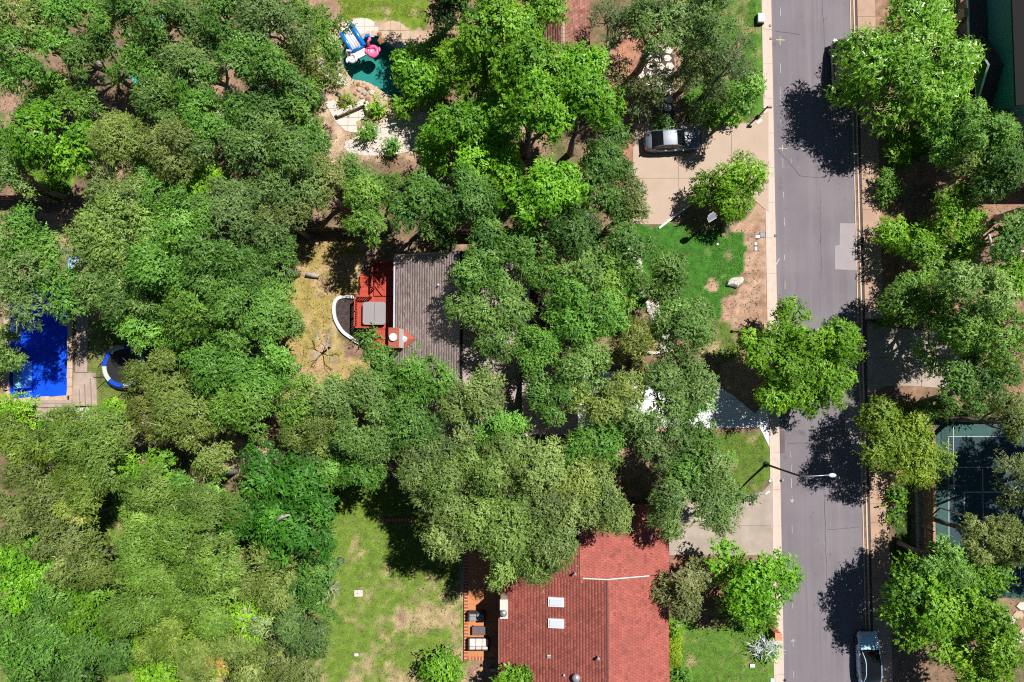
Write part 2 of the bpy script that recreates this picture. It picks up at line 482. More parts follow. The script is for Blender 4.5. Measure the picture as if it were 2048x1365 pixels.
M['court_green'] = mat('court_green', (0.030, 0.095, 0.085), 0.8, 0.12, 0.6, 20)
M['court_line'] = mat('court_line_paint', (0.42, 0.48, 0.50), 0.8, 0.1)
M['box_white'] = mat('white_cover_plate', (0.72, 0.72, 0.70), 0.6, 0.06)
M['box_blue'] = mat('blue_grey_cover_plate', (0.24, 0.26, 0.33), 0.6, 0.06)
M['box_green'] = mat('pale_green_cover', (0.50, 0.62, 0.60), 0.6, 0.06)
M['blue_tarp'] = mat('blue_tarp', (0.02, 0.12, 0.62), 0.5, 0.1)
M['mulch'] = mat('mulch', (0.060, 0.042, 0.040), 0.95, 0.45, 4, 22, 0.8)
M['gravel'] = mat('pale_gravel', (0.62, 0.54, 0.48), 0.95, 0.2, 3, 22, 0.6)
M['litter'] = mat('leaf_litter', (0.20, 0.125, 0.075), 0.9, 0.3, 2, 10, tint='tint')
M['grass'] = mat('grass_blades', (0.1, 0.2, 0.03), 0.7, 0.2, 2, 10, attr='col')

# ================================================================== SETTING
rnd = random.Random(5)
XR0, XR1 = PX(1556, -0.12), PX(1718, -0.12)          # asphalt edges
XK0, XK1 = PX(1542, 0.02), PX(1725, 0.02)            # kerb faces
YT, YB = 60.0, -60.0

# --- pools: outlines first, the ground leaves a hole for them
POOL_BLUE = wp([(22, 560), (138, 560), (136, 792), (30, 797), (20, 780)], -0.1)
POOL_TEAL = smooth_loop(wp([(683, 112), (690, 99), (708, 88), (735, 76), (757, 74), (772, 84), (790, 96), (812, 112), (826, 140), (818, 172), (795, 195),
                            (772, 190), (757, 178), (740, 169), (720, 163), (705, 160), (694, 146), (686, 128)], -0.1), 3)

# --- ground: one sheet with the road's trough and the pool pits cut out
def grow(poly, d):
    cx = sum(p[0] for p in poly) / len(poly); cy = sum(p[1] for p in poly) / len(poly)
    out = []
    for x, y in poly:
        v = Vector((x - cx, y - cy)); v = v * (1 + d / max(v.length, 0.1)); out.append((cx + v.x, cy + v.y))
    return out
GX = np.unique(np.round(np.concatenate([np.arange(-52, 52.01, 0.28), [XK0, XK1]]), 4))
GX = GX[[i for i in range(len(GX)) if not any(0 < abs(GX[i] - k) < 0.1 for k in (round(XK0, 4), round(XK1, 4)))]]
GY = np.arange(-38, 40.01, 0.28)
gX, gY = np.meshgrid(GX, GY)
wX = gX + (fbm(gX * 0.9, gY * 0.9) - 0.5) * 1.6
wY = gY + (fbm(gX * 0.9 + 50, gY * 0.9 + 9) - 0.5) * 1.6
n_big, n_mid, n_fin = fbm(gX * 0.16, gY * 0.16), fbm(gX * 0.55 + 31, gY * 0.55), fbm(gX * 1.7 + 7, gY * 1.7 + 77)
def lerp(a, b, t):
    t = np.clip(t, 0, 1)[..., None]
    return np.asarray(a) * (1 - t) + np.asarray(b) * t
DIRT, LITTER, DARKL = (0.36, 0.225, 0.155), (0.21, 0.135, 0.085), (0.11, 0.075, 0.05)
G_GREEN, G_DRY, G_YEL = (0.105, 0.205, 0.026), (0.40, 0.315, 0.165), (0.46, 0.31, 0.17)
gcol = lerp(LITTER, DIRT, (n_big - 0.42) * 5)
gcol = gcol * (1 - np.clip((n_mid - 0.55) * 4, 0, 1))[..., None] + np.asarray((0.10, 0.12, 0.035)) * np.clip((n_mid - 0.55) * 4, 0, 1)[..., None]
def region(pts, col, hard=False):
    global gcol
    pl = wp(pts)
    k = inside_np(pl, gX if hard else wX, gY if hard else wY)
    gcol = np.where(k[..., None], col, gcol)
    return k
LAWNS = []
def lawn(pts, dry0, dryc, gg=G_GREEN, hard=False, yel=False):
    w = np.clip((0.55 * n_mid + 0.45 * n_fin - 0.5 + dry0 + dryc) * 7, 0, 1)
    col = lerp(gg, G_YEL if yel else G_DRY, w)
    col = lerp(col, DIRT, (n_mid - 0.70 + np.asarray(dry0) * 0.4) * 6)
    k = region(pts, col, hard)
    LAWNS.append((wp(pts), k))
# front strips and bare yards
region([(1465, 455), (1545, 395), (1552, 665), (1440, 660), (1440, 620), (1490, 560)], lerp((0.45, 0.285, 0.20), (0.33, 0.20, 0.13), (n_fin - 0.45) * 4))
region([(1757, 0), (2048, 0), (2048, 840), (1757, 840)], lerp((0.33, 0.19, 0.12), LITTER, (n_mid - 0.45) * 5))
region([(1758, 500), (1800, 500), (1800, 640), (1758, 640)], lerp((0.33, 0.155, 0.085), (0.25, 0.12, 0.07), (n_fin - 0.45) * 4))
region([(1225, 80), (1300, 80), (1300, 345), (1225, 345)], lerp((0.42, 0.20, 0.125), (0.30, 0.15, 0.10), (n_mid - 0.45) * 5))
region([(60, 430), (190, 430), (175, 560), (200, 640), (140, 640), (130, 520)], lerp((0.50, 0.30, 0.19), DIRT, (n_mid - 0.45) * 5))
region([(640, 30), (860, 30), (870, 320), (640, 320)], lerp((0.50, 0.36, 0.25), (0.38, 0.25, 0.16), (n_fin - 0.45) * 4))
region([(0, 760), (330, 790), (330, 900), (0, 850)], lerp((0.46, 0.31, 0.22), DIRT, (n_fin - 0.45) * 4))
region([(400, 880), (560, 880), (560, 960), (400, 960)], (0.44, 0.29, 0.19))
# main house back yard: bare soil with yellowed grass
lawn([(555, 475), (720, 485), (725, 590), (670, 600), (690, 720), (800, 720), (700, 860), (560, 860), (540, 700)], 0.055, 0.0, (0.36, 0.285, 0.085), yel=True)
# back lawn of the red house: green, drying towards the south-east
dx = (gX - PX(800)) / 9.0; dy = (PY(1120) - gY) / 9.0
lawn([(640, 960), (830, 960), (930, 1040), (940, 1480), (560, 1480), (600, 1250), (640, 1120), (640, 1020)], np.clip(0.10 * dx + 0.15 * dy, -0.17, 0.13), -0.035, (0.150, 0.235, 0.028))
lawn([(1265, 450), (1335, 450), (1482, 470), (1492, 505), (1470, 560), (1440, 650), (1380, 670), (1270, 600), (1170, 560), (1170, 480)], -0.16, 0.0, (0.050, 0.185, 0.014))
region([(1408, 558), (1430, 553), (1442, 568), (1430, 580), (1412, 576)], (0.44, 0.29, 0.19))
lawn([(1380, 650), (1462, 640), (1470, 720), (1400, 720)], -0.02, 0.0, (0.12, 0.19, 0.03))
lawn([(1360, 862), (1547, 862), (1551, 958), (1522, 985), (1500, 990), (1360, 990)], -0.10, 0.0, (0.110, 0.185, 0.020))
lawn([(1332, 1240), (1545, 1200), (1562, 1480), (1330, 1480)], -0.10, 0.0, (0.105, 0.215, 0.022))
lawn([(1370, -40), (1532, -40), (1532, 222), (1500, 246), (1370, 246)], -0.11, 0.0, (0.085, 0.20, 0.020))
lawn([(1775, 255), (1888, 275), (1880, 325), (1775, 335)], -0.16, 0.0, (0.10, 0.28, 0.015))
lawn([(1782, 960), (1822, 960), (1830, 1160), (1788, 1160)], -0.14, 0.0, (0.06, 0.11, 0.02))
lawn([(676, -10), (860, -10), (850, 60), (800, 48), (760, 45), (676, 45)], -0.06, 0.0, (0.16, 0.24, 0.02))
lawn([(172, 640), (300, 640), (330, 820), (176, 830)], -0.04, 0.0, (0.17, 0.215, 0.045))
lawn([(55, 320), (140, 330), (140, 395), (60, 395)], -0.12, 0.0, (0.13, 0.26, 0.02))
lawn([(0, 1000), (330, 940), (650, 1180), (640, 1440), (0, 1440)], -0.02, 0.0, (0.12, 0.20, 0.025))
# mulch
region([(1035, 555), (1120, 555), (1120, 668), (1035, 668)], np.asarray((0.06, 0.042, 0.040)), True)
region([(1338, 1110), (1500, 1110), (1520, 1240), (1340, 1250)], lerp((0.36, 0.16, 0.10), (0.2, 0.11, 0.07), (n_fin - 0.4) * 5))

def make_ground():
    ny, nx = gX.shape
    Z = (fbm(gX * 0.5, gY * 0.5) - 0.5) * 0.05
    flat = (np.abs(gX - XK0) < 0.7) | (np.abs(gX - XK1) < 2.2)
    Z = np.where(flat, 0.0, Z) - 0.012
    Z = np.where((gX > XK0 + 1e-6) & (gX < XK1 - 1e-6), -0.145, Z)
    V = np.stack([gX, gY, Z], -1).reshape(-1, 3)
    pit = np.zeros(gX.shape, bool)
    keep = np.ones((ny - 1, nx - 1), bool)
    for pl, d in ((POOL_BLUE, 0.12), (POOL_TEAL, 0.12)):
        k = inside_np(grow(pl, d), gX, gY)
        pit |= k
        keep &= ~(k[:-1, :-1] | k[1:, :-1] | k[:-1, 1:] | k[1:, 1:])
    idx = np.arange(ny * nx).reshape(ny, nx)
    Q = np.stack([idx[:-1, :-1], idx[:-1, 1:], idx[1:, 1:], idx[1:, :-1]], -1)[keep]
    # the land beyond the mapped part
    x0, x1, y0, y1, B, zz = GX[0], GX[-1], GY[0], GY[-1], 700.0, -0.02
    ex = np.array([(-B, -B, zz), (x0, -B, zz), (x1, -B, zz), (B, -B, zz), (-B, y0, zz), (x0, y0, zz), (x1, y0, zz), (B, y0, zz),
                   (-B, y1, zz), (x0, y1, zz), (x1, y1, zz), (B, y1, zz), (-B, B, zz), (x0, B, zz), (x1, B, zz), (B, B, zz)])
    eb = len(V)
    E = [(0, 1, 5, 4), (1, 2, 6, 5), (2, 3, 7, 6), (4, 5, 9, 8), (6, 7, 11, 10), (8, 9, 13, 12), (9, 10, 14, 13), (10, 11, 15, 14)]
    V = np.concatenate([V, ex]); Q = np.concatenate([Q, np.array(E) + eb])
    C = np.concatenate([gcol.reshape(-1, 3), np.tile(np.array((0.16, 0.13, 0.07)), (16, 1))])
    me = bpy.data.meshes.new('ground')
    me.vertices.add(len(V)); me.vertices.foreach_set('co', V.ravel())
    me.loops.add(Q.size); me.loops.foreach_set('vertex_index', Q.ravel().astype(np.int32))
    me.polygons.add(len(Q)); me.polygons.foreach_set('loop_start', np.arange(0, Q.size, 4, dtype=np.int32))
    a = me.attributes.new('col', 'FLOAT_COLOR', 'POINT')
    a.data.foreach_set('color', np.concatenate([C, np.ones((len(C), 1))], 1).ravel())
    me.update(calc_edges=True)
    me.polygons.foreach_set('use_smooth', np.ones(len(Q), bool))
    o = link('ground', me, M['ground'])
    tag(o, kind='structure')
make_ground()

# --- road
m = MB()
ys = np.arange(-58, 58.1, 1.0)
rr = random.Random(3)
L_ = [(XR0 + rr.uniform(-0.03, 0.03), y) for y in ys]; R_ = [(XR1 + rr.uniform(-0.02, 0.02), y) for y in ys]
vs = []
for (xl, y), (xr, _) in zip(L_, R_):
    for k in range(9):
        t = k / 8; vs.append((xl + (xr - xl) * t, y, -0.125 + 0.05 * (1 - (2 * t - 1) ** 2)))
fs = [(i * 9 + k, i * 9 + k + 1, (i + 1) * 9 + k + 1, (i + 1) * 9 + k) for i in range(len(ys) - 1) for k in range(8)]
road = tag(m.add(vs, fs).build('road', M['asphalt'], smooth=True), kind='structure')
def road_z(x):
    t = (x - XR0) / (XR1 - XR0)
    return -0.125 + 0.05 * (1 - (2 * t - 1) ** 2)
def road_sheet(pts, lift, mt, name, parent=None):
    pl = wp(pts, -0.09)
    # follow the camber: cut into strips
    mm = MB()
    xs = np.linspace(min(p[0] for p in pl), max(p[0] for p in pl), max(2, int((max(p[0] for p in pl) - min(p[0] for p in pl)) / 0.4) + 1))
    xs = np.unique(np.concatenate([xs, [XR0 + (XR1 - XR0) * k / 8 for k in range(9)]]))
    xs = [x for x in xs if min(p[0] for p in pl) - 1e-6 <= x <= max(p[0] for p in pl) + 1e-6]
    if len(xs) < 2: xs = [min(p[0] for p in pl), max(p[0] for p in pl)]
    def rz(x):
        t = (x - XR0) / (XR1 - XR0) * 8; i = max(0, min(7, int(t))); f = t - i
        g = lambda q: -0.125 + 0.05 * (1 - (2 * q / 8 - 1) ** 2)
        return g(i) * (1 - f) + g(i + 1) * f
    for a, b in zip(xs[:-1], xs[1:]):
        q = clip(pl, a, b, -99, 99)
        if len(q) < 3: continue
        vs = [(x, y, rz(min(max(x, XR0), XR1)) + lift) for x, y in q]
        ar = sum(q[i][0] * q[(i + 1) % len(q)][1] - q[(i + 1) % len(q)][0] * q[i][1] for i in range(len(q)))
        mm.add(vs if ar > 0 else vs[::-1], [tuple(range(len(q)))])
    return mm.build(name, mt, parent)
road_sheet([(1680, 447), (1711.5, 447), (1714, 541), (1670, 539), (1670, 492), (1679, 490)], 0.006, M['asphalt_new'], 'asphalt_patch', road)
road_sheet([(1690, 811), (1719, 811), (1723, 905), (1704, 905), (1700, 862), (1690, 860)], 0.006, M['asphalt_new'], 'asphalt_patch', road)
road_sheet([(1559, 862), (1569, 862), (1570, 907), (1560, 907)], 0.006, M['asphalt_dark'], 'asphalt_patch', road)
# hairline cracks sealed with tar
def crack(pts, w=0.035):
    pl = [P(x, y, -0.09) for x, y in pts]
    fine = []
    for a, b in zip(pl[:-1], pl[1:]):
        k = max(2, int((b - a).length / 0.5))
        for i in range(k): fine.append(a.lerp(b, i / k) + Vector((rr.uniform(-0.05, 0.05), rr.uniform(-0.05, 0.05), 0)))
    fine.append(pl[-1])
    L, Rr = ribbon(fine, w)
    mm = MB()
    for i in range(len(fine) - 1):
        q = [Rr[i], Rr[i + 1], L[i + 1], L[i]]
        mm.add([(p.x, p.y, road_z(p.x) + 0.010) for p in q], [(0, 1, 2, 3)])
    mm.build('crack', M['tar'], road)
crack([(1648, 905), (1649, 1000), (1652, 1100), (1655, 1200)]); crack([(1575, 888), (1640, 886)]); crack([(1555, 300), (1600, 352), (1650, 356)], 0.03)
crack([(1645, 0), (1648, 90), (1652, 260)], 0.025); crack([(1550, 62), (1600, 70)], 0.03); crack([(1655, 1060), (1720, 1055)], 0.03); crack([(1640, 380), (1642, 560)], 0.025)
# survey paint along the gutter side
MARK = dict(parent=road)
def dash(x, y0, y1, w=2.0, mt='paint'):
    w *= 0.62
    road_sheet([(x - w / 2, y0), (x + w / 2, y0), (x + w / 2 + 0.3, y1), (x - w / 2 + 0.3, y1)], 0.014, M[mt], 'road_mark', road)
for x, y0, y1, w, mt in ((1561, 15, 32, 1.6, 'paint'), (1560, 72, 90, 2.6, 'paint_yellow'), (1560.5, 127, 147, 1.6, 'paint'), (1561, 174, 190, 1.6, 'paint'), (1561.5, 193, 210, 1.8, 'paint'),
                         (1561.5, 232, 246, 1.8, 'paint'), (1564.5, 291, 302, 2.6, 'paint_yellow'), (1565.5, 318, 336, 1.8, 'paint'), (1582, 318, 327, 1.4, 'paint'), (1567, 385, 396, 1.8, 'paint'), (1568.5, 436, 452, 1.8, 'paint'),
                         (1569, 510, 521, 1.8, 'paint'), (1569.8, 562, 578, 2.2, 'paint_yellow'), (1579, 845, 868, 1.6, 'paint'), (1581, 902, 915, 1.4, 'paint'), (1582.4, 930, 944, 1.4, 'paint'), (1582.6, 957, 976, 2.0, 'paint_yellow'),
                         (1584, 993, 1003, 1.6, 'paint'), (1584, 1050, 1067, 1.6, 'paint'), (1585.3, 1206, 1218, 1.6, 'paint'), (1585.8, 1279, 1295, 1.8, 'paint'), (1587, 1343, 1356, 1.8, 'paint')):
    dash(x, y0, y1, w, mt)
for pts in ([(1552, 78.5), (1569, 79.5), (1569, 82), (1552, 81)], [(1557, 296), (1575, 296.5), (1575, 298.5), (1557, 298)]):
    road_sheet(pts, 0.018, M['paint_yellow'], 'road_mark', road)
for pts in ([(1602, 298), (1622, 298), (1622, 299.6), (1602, 299.6)], [(1551.5, 529), (1558, 517), (1560, 518), (1553.5, 530)],
            [(1580, 1000), (1582, 999), (1584.6, 1004), (1583.4, 1006)], [(1588, 999), (1586, 998.5), (1583.4, 1004), (1584.6, 1006)], [(1582, 1283), (1583.5, 1284), (1586.6, 1279), (1585.4, 1278)], [(1589.5, 1283), (1588, 1284), (1585.2, 1279), (1586.4, 1278)],
            [(1564.4, 963), (1566, 957.5), (1567, 957.7), (1565.4, 963.2)], [(1566, 957.5), (1568.4, 962.8), (1567.4, 963.4), (1565.2, 958.3)]):
    road_sheet(pts, 0.018, M['paint'], 'road_mark', road)

# --- kerbs: separate cast lengths
def kerb(name, xa, xb, ztop, zg, xg):
    root = tag(MB().box(((xa + xb) / 2, 0, -0.16), (abs(xb - xa) - 0.02, 116, 0.2)).build(name, M['joint']), kind='structure')
    y = -57.5
    while y < 57:
        q = MB()
        lo, hi = min(xa, xb), max(xa, xb)
        q.prism([(lo, y), (hi, y), (hi, y + 2.98), (lo, y + 2.98)], -0.18, ztop)
        g0, g1 = (hi, xg) if xg > hi else (xg, lo)
        q.prism([(g0 + 0.002, y), (g1 - 0.002, y), (g1 - 0.002, y + 2.98), (g0 + 0.002, y + 2.98)], -0.18, zg)
        q.build('kerb_length', M['kerb'], root)
        y += 3.0
    return root
KL = kerb('kerb_left', PX(1536.5), XK0, 0.02, -0.10, XR0 + 0.02)
KR = kerb('kerb_right', XK1 + 0.0, PX(1730) - 0.10, 0.02, -0.085, XR1 - 0.02)
# dark soil joint between kerb and pavement
tag(MB().box((PX(1729.6), 0, -0.02), (0.30, 116, 0.05)).build('joint_strip', M['joint']), kind='structure')
# --- pavement on the right
xw0, xw1 = PX(1733), PX(1769)
def pave_run(y0p, y1p, name):
    base = tag(MB().box(((xw0 + xw1) / 2, (PY(y0p) + PY(y1p)) / 2, -0.06), (xw1 - xw0 - 0.02, abs(PY(y0p) - PY(y1p)) - 0.02, 0.10)).build(name, M['joint']), kind='structure')
    y = PY(y1p)
    while y < PY(y0p) - 0.05:
        y2 = min(y + 1.52, PY(y0p))
        MB().prism([(xw0, y + 0.012), (xw1, y + 0.012), (xw1, y2 - 0.012), (xw0, y2 - 0.012)], -0.05, 0.022 + rr.uniform(-0.004, 0.004)).build('pavement_slab', M['walk'], base)
        y = y2
pave_run(-260, 636, 'pavement')
pave_run(940, 1500, 'pavement')

# --- driveways
def drive(name, pts, xc, yc, mt, z=0.022, gap=0.025):
    pl = wp(pts, z)
    base = tag(MB().prism([((p[0]), (p[1])) for p in pl], -0.05, z - 0.02).build(name, M['joint']), kind='structure')
    slabs(name.split('_')[0] + '_slab', pl, [PX(x) for x in xc], [PY(y) for y in yc], gap, -0.04, z, M[mt], base, rr)
    return base
drive('driveway_north', [(1268, 247), (1500, 247), (1537, 222), (1537, 425), (1508, 400), (1450, 385), (1405, 394), (1330, 449), (1262, 449)], (1362, 1470), (357,), 'drive')
drive('driveway_main', [(1156, 744), (1330, 742), (1400, 772), (1425, 768), (1465, 790), (1510, 828), (1537, 800), (1539, 895), (1520, 856), (1156, 856)], (1250, 1340, 1430), (800,), 'drive_pale')
drive('driveway_south', [(1333, 990), (1500, 990), (1525, 984), (1546, 962), (1546, 1140), (1530, 1111), (1333, 1111)], (1440,), (1052,), 'drive_grey')
drive('driveway_east', [(1735, 642), (1772, 655), (1930, 668), (1930, 780), (1820, 772), (1772, 772), (1735, 790)], (1842, 1900), (715,), 'drive_grey')
# pale edging strip along the north driveway's diagonal
e_ = strip_wall('driveway_edging', [P(1318, 457)[:2], P(1352, 431)[:2], P(1404, 393)[:2], P(1450, 384)[:2]], 0.16, -0.05, 0.10, M['white'])
tag(e_, 'narrow white concrete edging along the diagonal side of the pink driveway', 'edging')
MB().prism([tuple(P(x, y)[:2]) for x, y in ((1513, 246), (1523, 239), (1526, 243), (1516, 250))], 0.0, 0.06)
# house number plates painted white at the driveway mouths
for pts, lb in (([(1512, 245), (1522, 238), (1525, 242), (1515, 249)], 'white plate on the kerb end beside the black post lamp'), ([(1530, 987), (1538, 981), (1540.5, 984), (1532.5, 990)], 'white plate on the kerb end of the south driveway')):
    tag(MB().prism(wp(pts, 0.05), 0.0, 0.055).build('kerb_plate', M['box_white']), lb, 'plate', 'white kerb plates')

# --- tan pavers and gravel pieces of ground
GR = tag(MB().prism(smooth_loop(wp([(560 + 130, 285), (730, 268), (770, 240), (800, 228), (855, 225), (862, 260), (850, 296), (815, 305), (760, 312), (700, 308)]), 2), -0.06, 0.03).build('gravel_bed', M['gravel']), kind='structure')
MU = tag(MB().prism(smooth_loop(wp([(712, 597), (690, 596), (677, 600), (670.5, 609), (669.7, 625), (674, 641), (686, 660), (702, 673), (716, 682), (745, 684), (745, 655), (712, 655)]), 1), -0.05, 0.05).build('mulch_bed', M['mulch']), kind='structure')
# front-garden flagstones between the oaks north of the car
FL = tag(MB().prism(smooth_loop(wp([(1282, 110), (1300, 92), (1338, 98), (1350, 130), (1342, 170), (1350, 246), (1326, 246), (1318, 180), (1290, 165), (1270, 150)]), 2), -0.05, 0.006).build('garden_path', M['joint']), kind='structure')
pr = random.Random(8)
fl = smooth_loop(wp([(1282, 110), (1300, 92), (1338, 98), (1350, 130), (1342, 170), (1350, 246), (1326, 246), (1318, 180), (1290, 165), (1270, 150)]), 2)
yy = PY(250)
while yy < PY(88):
    xx = PX(1262) + pr.uniform(0, 0.3)
    while xx < PX(1356):
        if inside(fl, xx, yy):
            n = 6
            MB().prism([(xx + 0.40 * pr.uniform(0.75, 1.1) * math.cos(2 * math.pi * k / n), yy + 0.36 * pr.uniform(0.75, 1.1) * math.sin(2 * math.pi * k / n)) for k in range(n)], -0.02, 0.03 + pr.uniform(0, 0.02)).build('flagstone', M['stone_white'], FL)
        xx += 0.80
    yy += 0.72

# ------------------------------------------------------------------ blue pool
bp_ = thing('swimming_pool', 'rectangular bright blue swimming pool with a stone rim at the left edge', 'pool', (*P(80, 690)[:2], 0))
def pool_shell(root, poly, depth, wall_m, water_m, zw):
    n = len(poly); a = sum(poly[i][0] * poly[(i + 1) % n][1] - poly[(i + 1) % n][0] * poly[i][1] for i in range(n))
    pl = poly if a > 0 else poly[::-1]
    b = MB()
    vs = [(x, y, 0.02) for x, y in pl] + [(x, y, -depth) for x, y in pl]
    b.add(vs, [((i + 1) % n, i, n + i, n + (i + 1) % n) for i in range(n)] + [tuple(range(n, 2 * n))])
    b.build('basin', wall_m, root)
    MB().add([(x, y, zw) for x, y in pl], [tuple(range(n))]).build('water', water_m, root)
    return pl
pl = pool_shell(bp_, POOL_BLUE, 1.4, M['pool_blue'], M['water'], -0.10)
sh = wp([(24, 728), (42, 722), (42, 776), (26, 779)], -0.1)
MB().prism(sh, -1.39, -0.16).build('tanning_shelf', M['pool_shelf'], bp_)
# irregular flagstone rim, stone by stone
def rim(root, poly, w, z, mt, seg, rng_, name='coping_stone', out=True):
    n = len(poly)
    cx = sum(p[0] for p in poly) / n; cy = sum(p[1] for p in poly) / n
    for i in range(n):
        a, b = Vector(poly[i]), Vector(poly[(i + 1) % n]); d = b - a
        if d.length < 1e-3: continue
        k = max(1, round(d.length / seg)); dn = d.normalized(); nn = Vector((dn.y, -dn.x))
        if nn.dot((a + b) / 2 - Vector((cx, cy))) < 0: nn = -nn
        for j in range(k):
            p, q = a + d * (j / k) + dn * 0.012, a + d * ((j + 1) / k) - dn * 0.012
            i1, i2 = rng_.uniform(-0.05, 0.03), rng_.uniform(-0.05, 0.03)
            MB().prism([p + nn * i1, q + nn * i2, q + nn * (w + rng_.uniform(-0.04, 0.04)), p + nn * (w + rng_.uniform(-0.04, 0.04))], -0.06, z + rng_.uniform(-0.008, 0.008)).build(name, mt, root)
rim(bp_, pl, 0.42, 0.06, M['stone_tan'], 0.75, random.Random(2))

# grey timber deck round the pool, board by board
dk = thing('pool_deck', 'weathered grey timber pool deck with corner steps beside the blue pool', 'deck', (*P(160, 720)[:2], 0))
def boards(root, px0, px1, py0, py1, z0, z1, along, w=0.28, mt='wood_grey', nm='board'):
    x0, x1, y0, y1 = PX(px0, z1), PX(px1, z1), PY(py1, z1), PY(py0, z1)
    if along == 'y':
        k = max(1, round((x1 - x0) / w)); s = (x1 - x0) / k
        for i in range(k): MB().box((x0 + s * (i + 0.5), (y0 + y1) / 2, (z0 + z1) / 2), (s - 0.02, y1 - y0, z1 - z0)).build(nm, M[mt], root)
    else:
        k = max(1, round((y1 - y0) / w)); s = (y1 - y0) / k
        for i in range(k): MB().box(((x0 + x1) / 2, y0 + s * (i + 0.5), (z0 + z1) / 2), (x1 - x0, s - 0.02, z1 - z0)).build(nm, M[mt], root)
boards(dk, 150, 174, 590, 745, -0.02, 0.07, 'y', 0.34)
for k, (xr, yt) in enumerate(((192, 746), (180, 757), (168, 768), (157, 778))):   # four L-shaped steps, corner to corner
    zt = 0.08 + 0.15 * k
    poly = wp([(147, yt), (xr, yt), (xr + 2, 812), (147, 812)], zt)
    MB().prism(poly, -0.02, zt).build('step', M['wood_grey'], dk)
boards(dk, 58, 145, 800, 815, -0.02, 0.09, 'x', 0.3)
boards(dk, 70, 150, 819, 834, -0.02, 0.05, 'x', 0.3)
lp = thing('landing_paving', 'pale stone landing below the pool deck steps', 'paving', (*P(172, 835)[:2], 0))
for i in range(3):
    for j in range(4):
        MB().prism(wp([(150 + i * 10, 816 + j * 10), (159.4 + i * 10, 816 + j * 10), (159.4 + i * 10, 825.4 + j * 10), (150 + i * 10, 825.4 + j * 10)]), -0.03, 0.04 + pr.uniform(0, 0.02)).build('paver', M['stone_white'], lp)

# ------------------------------------------------------------------ teal pool
tp = thing('swimming_pool', 'free-form teal swimming pool with inflatable floats on it', 'pool', (*P(750, 130)[:2], 0))
pl = pool_shell(tp, POOL_TEAL, 1.5, M['pool_teal'], M['water_teal'], -0.10)
rim(tp, pl[::1], 0.45, 0.05, M['stone_tan'], 0.8, random.Random(4))
pd = thing('pool_terrace', 'pale rounded stone terrace along the top of the teal pool', 'terrace', (*P(740, 55)[:2], 0))
pvw = smooth_loop(wp([(680, 60), (690, 45), (712, 38), (735, 38), (750, 46), (757, 62), (750, 74), (735, 75), (708, 87), (690, 96), (676, 90)]), 3)
slabs('terrace_stone', pvw, [PX(x) for x in (700, 722, 742)], [PY(y) for y in (54, 72)], 0.02, -0.03, 0.032, M['stone_white'], pd, rr)
pvt = smooth_loop(wp([(757, 60), (768, 47), (786, 42), (806, 50), (830, 70), (852, 82), (856, 100), (840, 106), (812, 112), (790, 96), (772, 84), (757, 74)]), 3)
slabs('terrace_flag', pvt, [PX(x) for x in (775, 795, 815, 835)], [PY(y) for y in (62, 80, 95)], 0.03, -0.03, 0.034, M['stone_tan'], pd, rr)
pvl = smooth_loop(wp([(645, 100), (665, 70), (678, 88), (680, 112), (684, 135), (692, 150), (700, 162), (690, 172), (660, 165), (642, 140)]), 3)
slabs('terrace_stone', pvl, [PX(x) for x in (660, 674)], [PY(y) for y in (92, 110, 128, 146)], 0.03, -0.03, 0.03, M['stone_white'], pd, rr)
# L-shaped white wall and its little terrace
wt = thing('seat_terrace', 'white paved terrace held by an L-shaped low wall below the teal pool', 'terrace', (*P(700, 230)[:2], 0))
slabs('terrace_stone', wp([(650, 205), (674, 200), (676, 232), (735, 208), (742, 232), (712, 245), (715, 268), (690, 262), (672, 245)]), [PX(x) for x in (668, 690, 712)], [PY(y) for y in (218, 236, 252)], 0.03, -0.03, 0.03, M['stone_white'], wt, rr)
lw = thing('low_wall', 'L-shaped white capped low wall beside the teal pool', 'wall', (*P(705, 215)[:2], 0))
a, b, c2 = P(672, 228, 0.5), P(731, 203, 0.5), P(738, 224, 0.5)
for p, q in ((a, b), (b, c2)):
    strip_wall('wall_body', [p[:2], q[:2]], 0.30, -0.05, 0.46, M['stone_tan'], lw)
    k = 5 if p is a else 2
    for i in range(k):
        s, e = p.lerp(q, (i + 0.02) / k), p.lerp(q, (i + 0.98) / k)
        strip_wall('cap_stone', [s[:2], e[:2]], 0.42, 0.462, 0.53, M['stone_white'], lw)

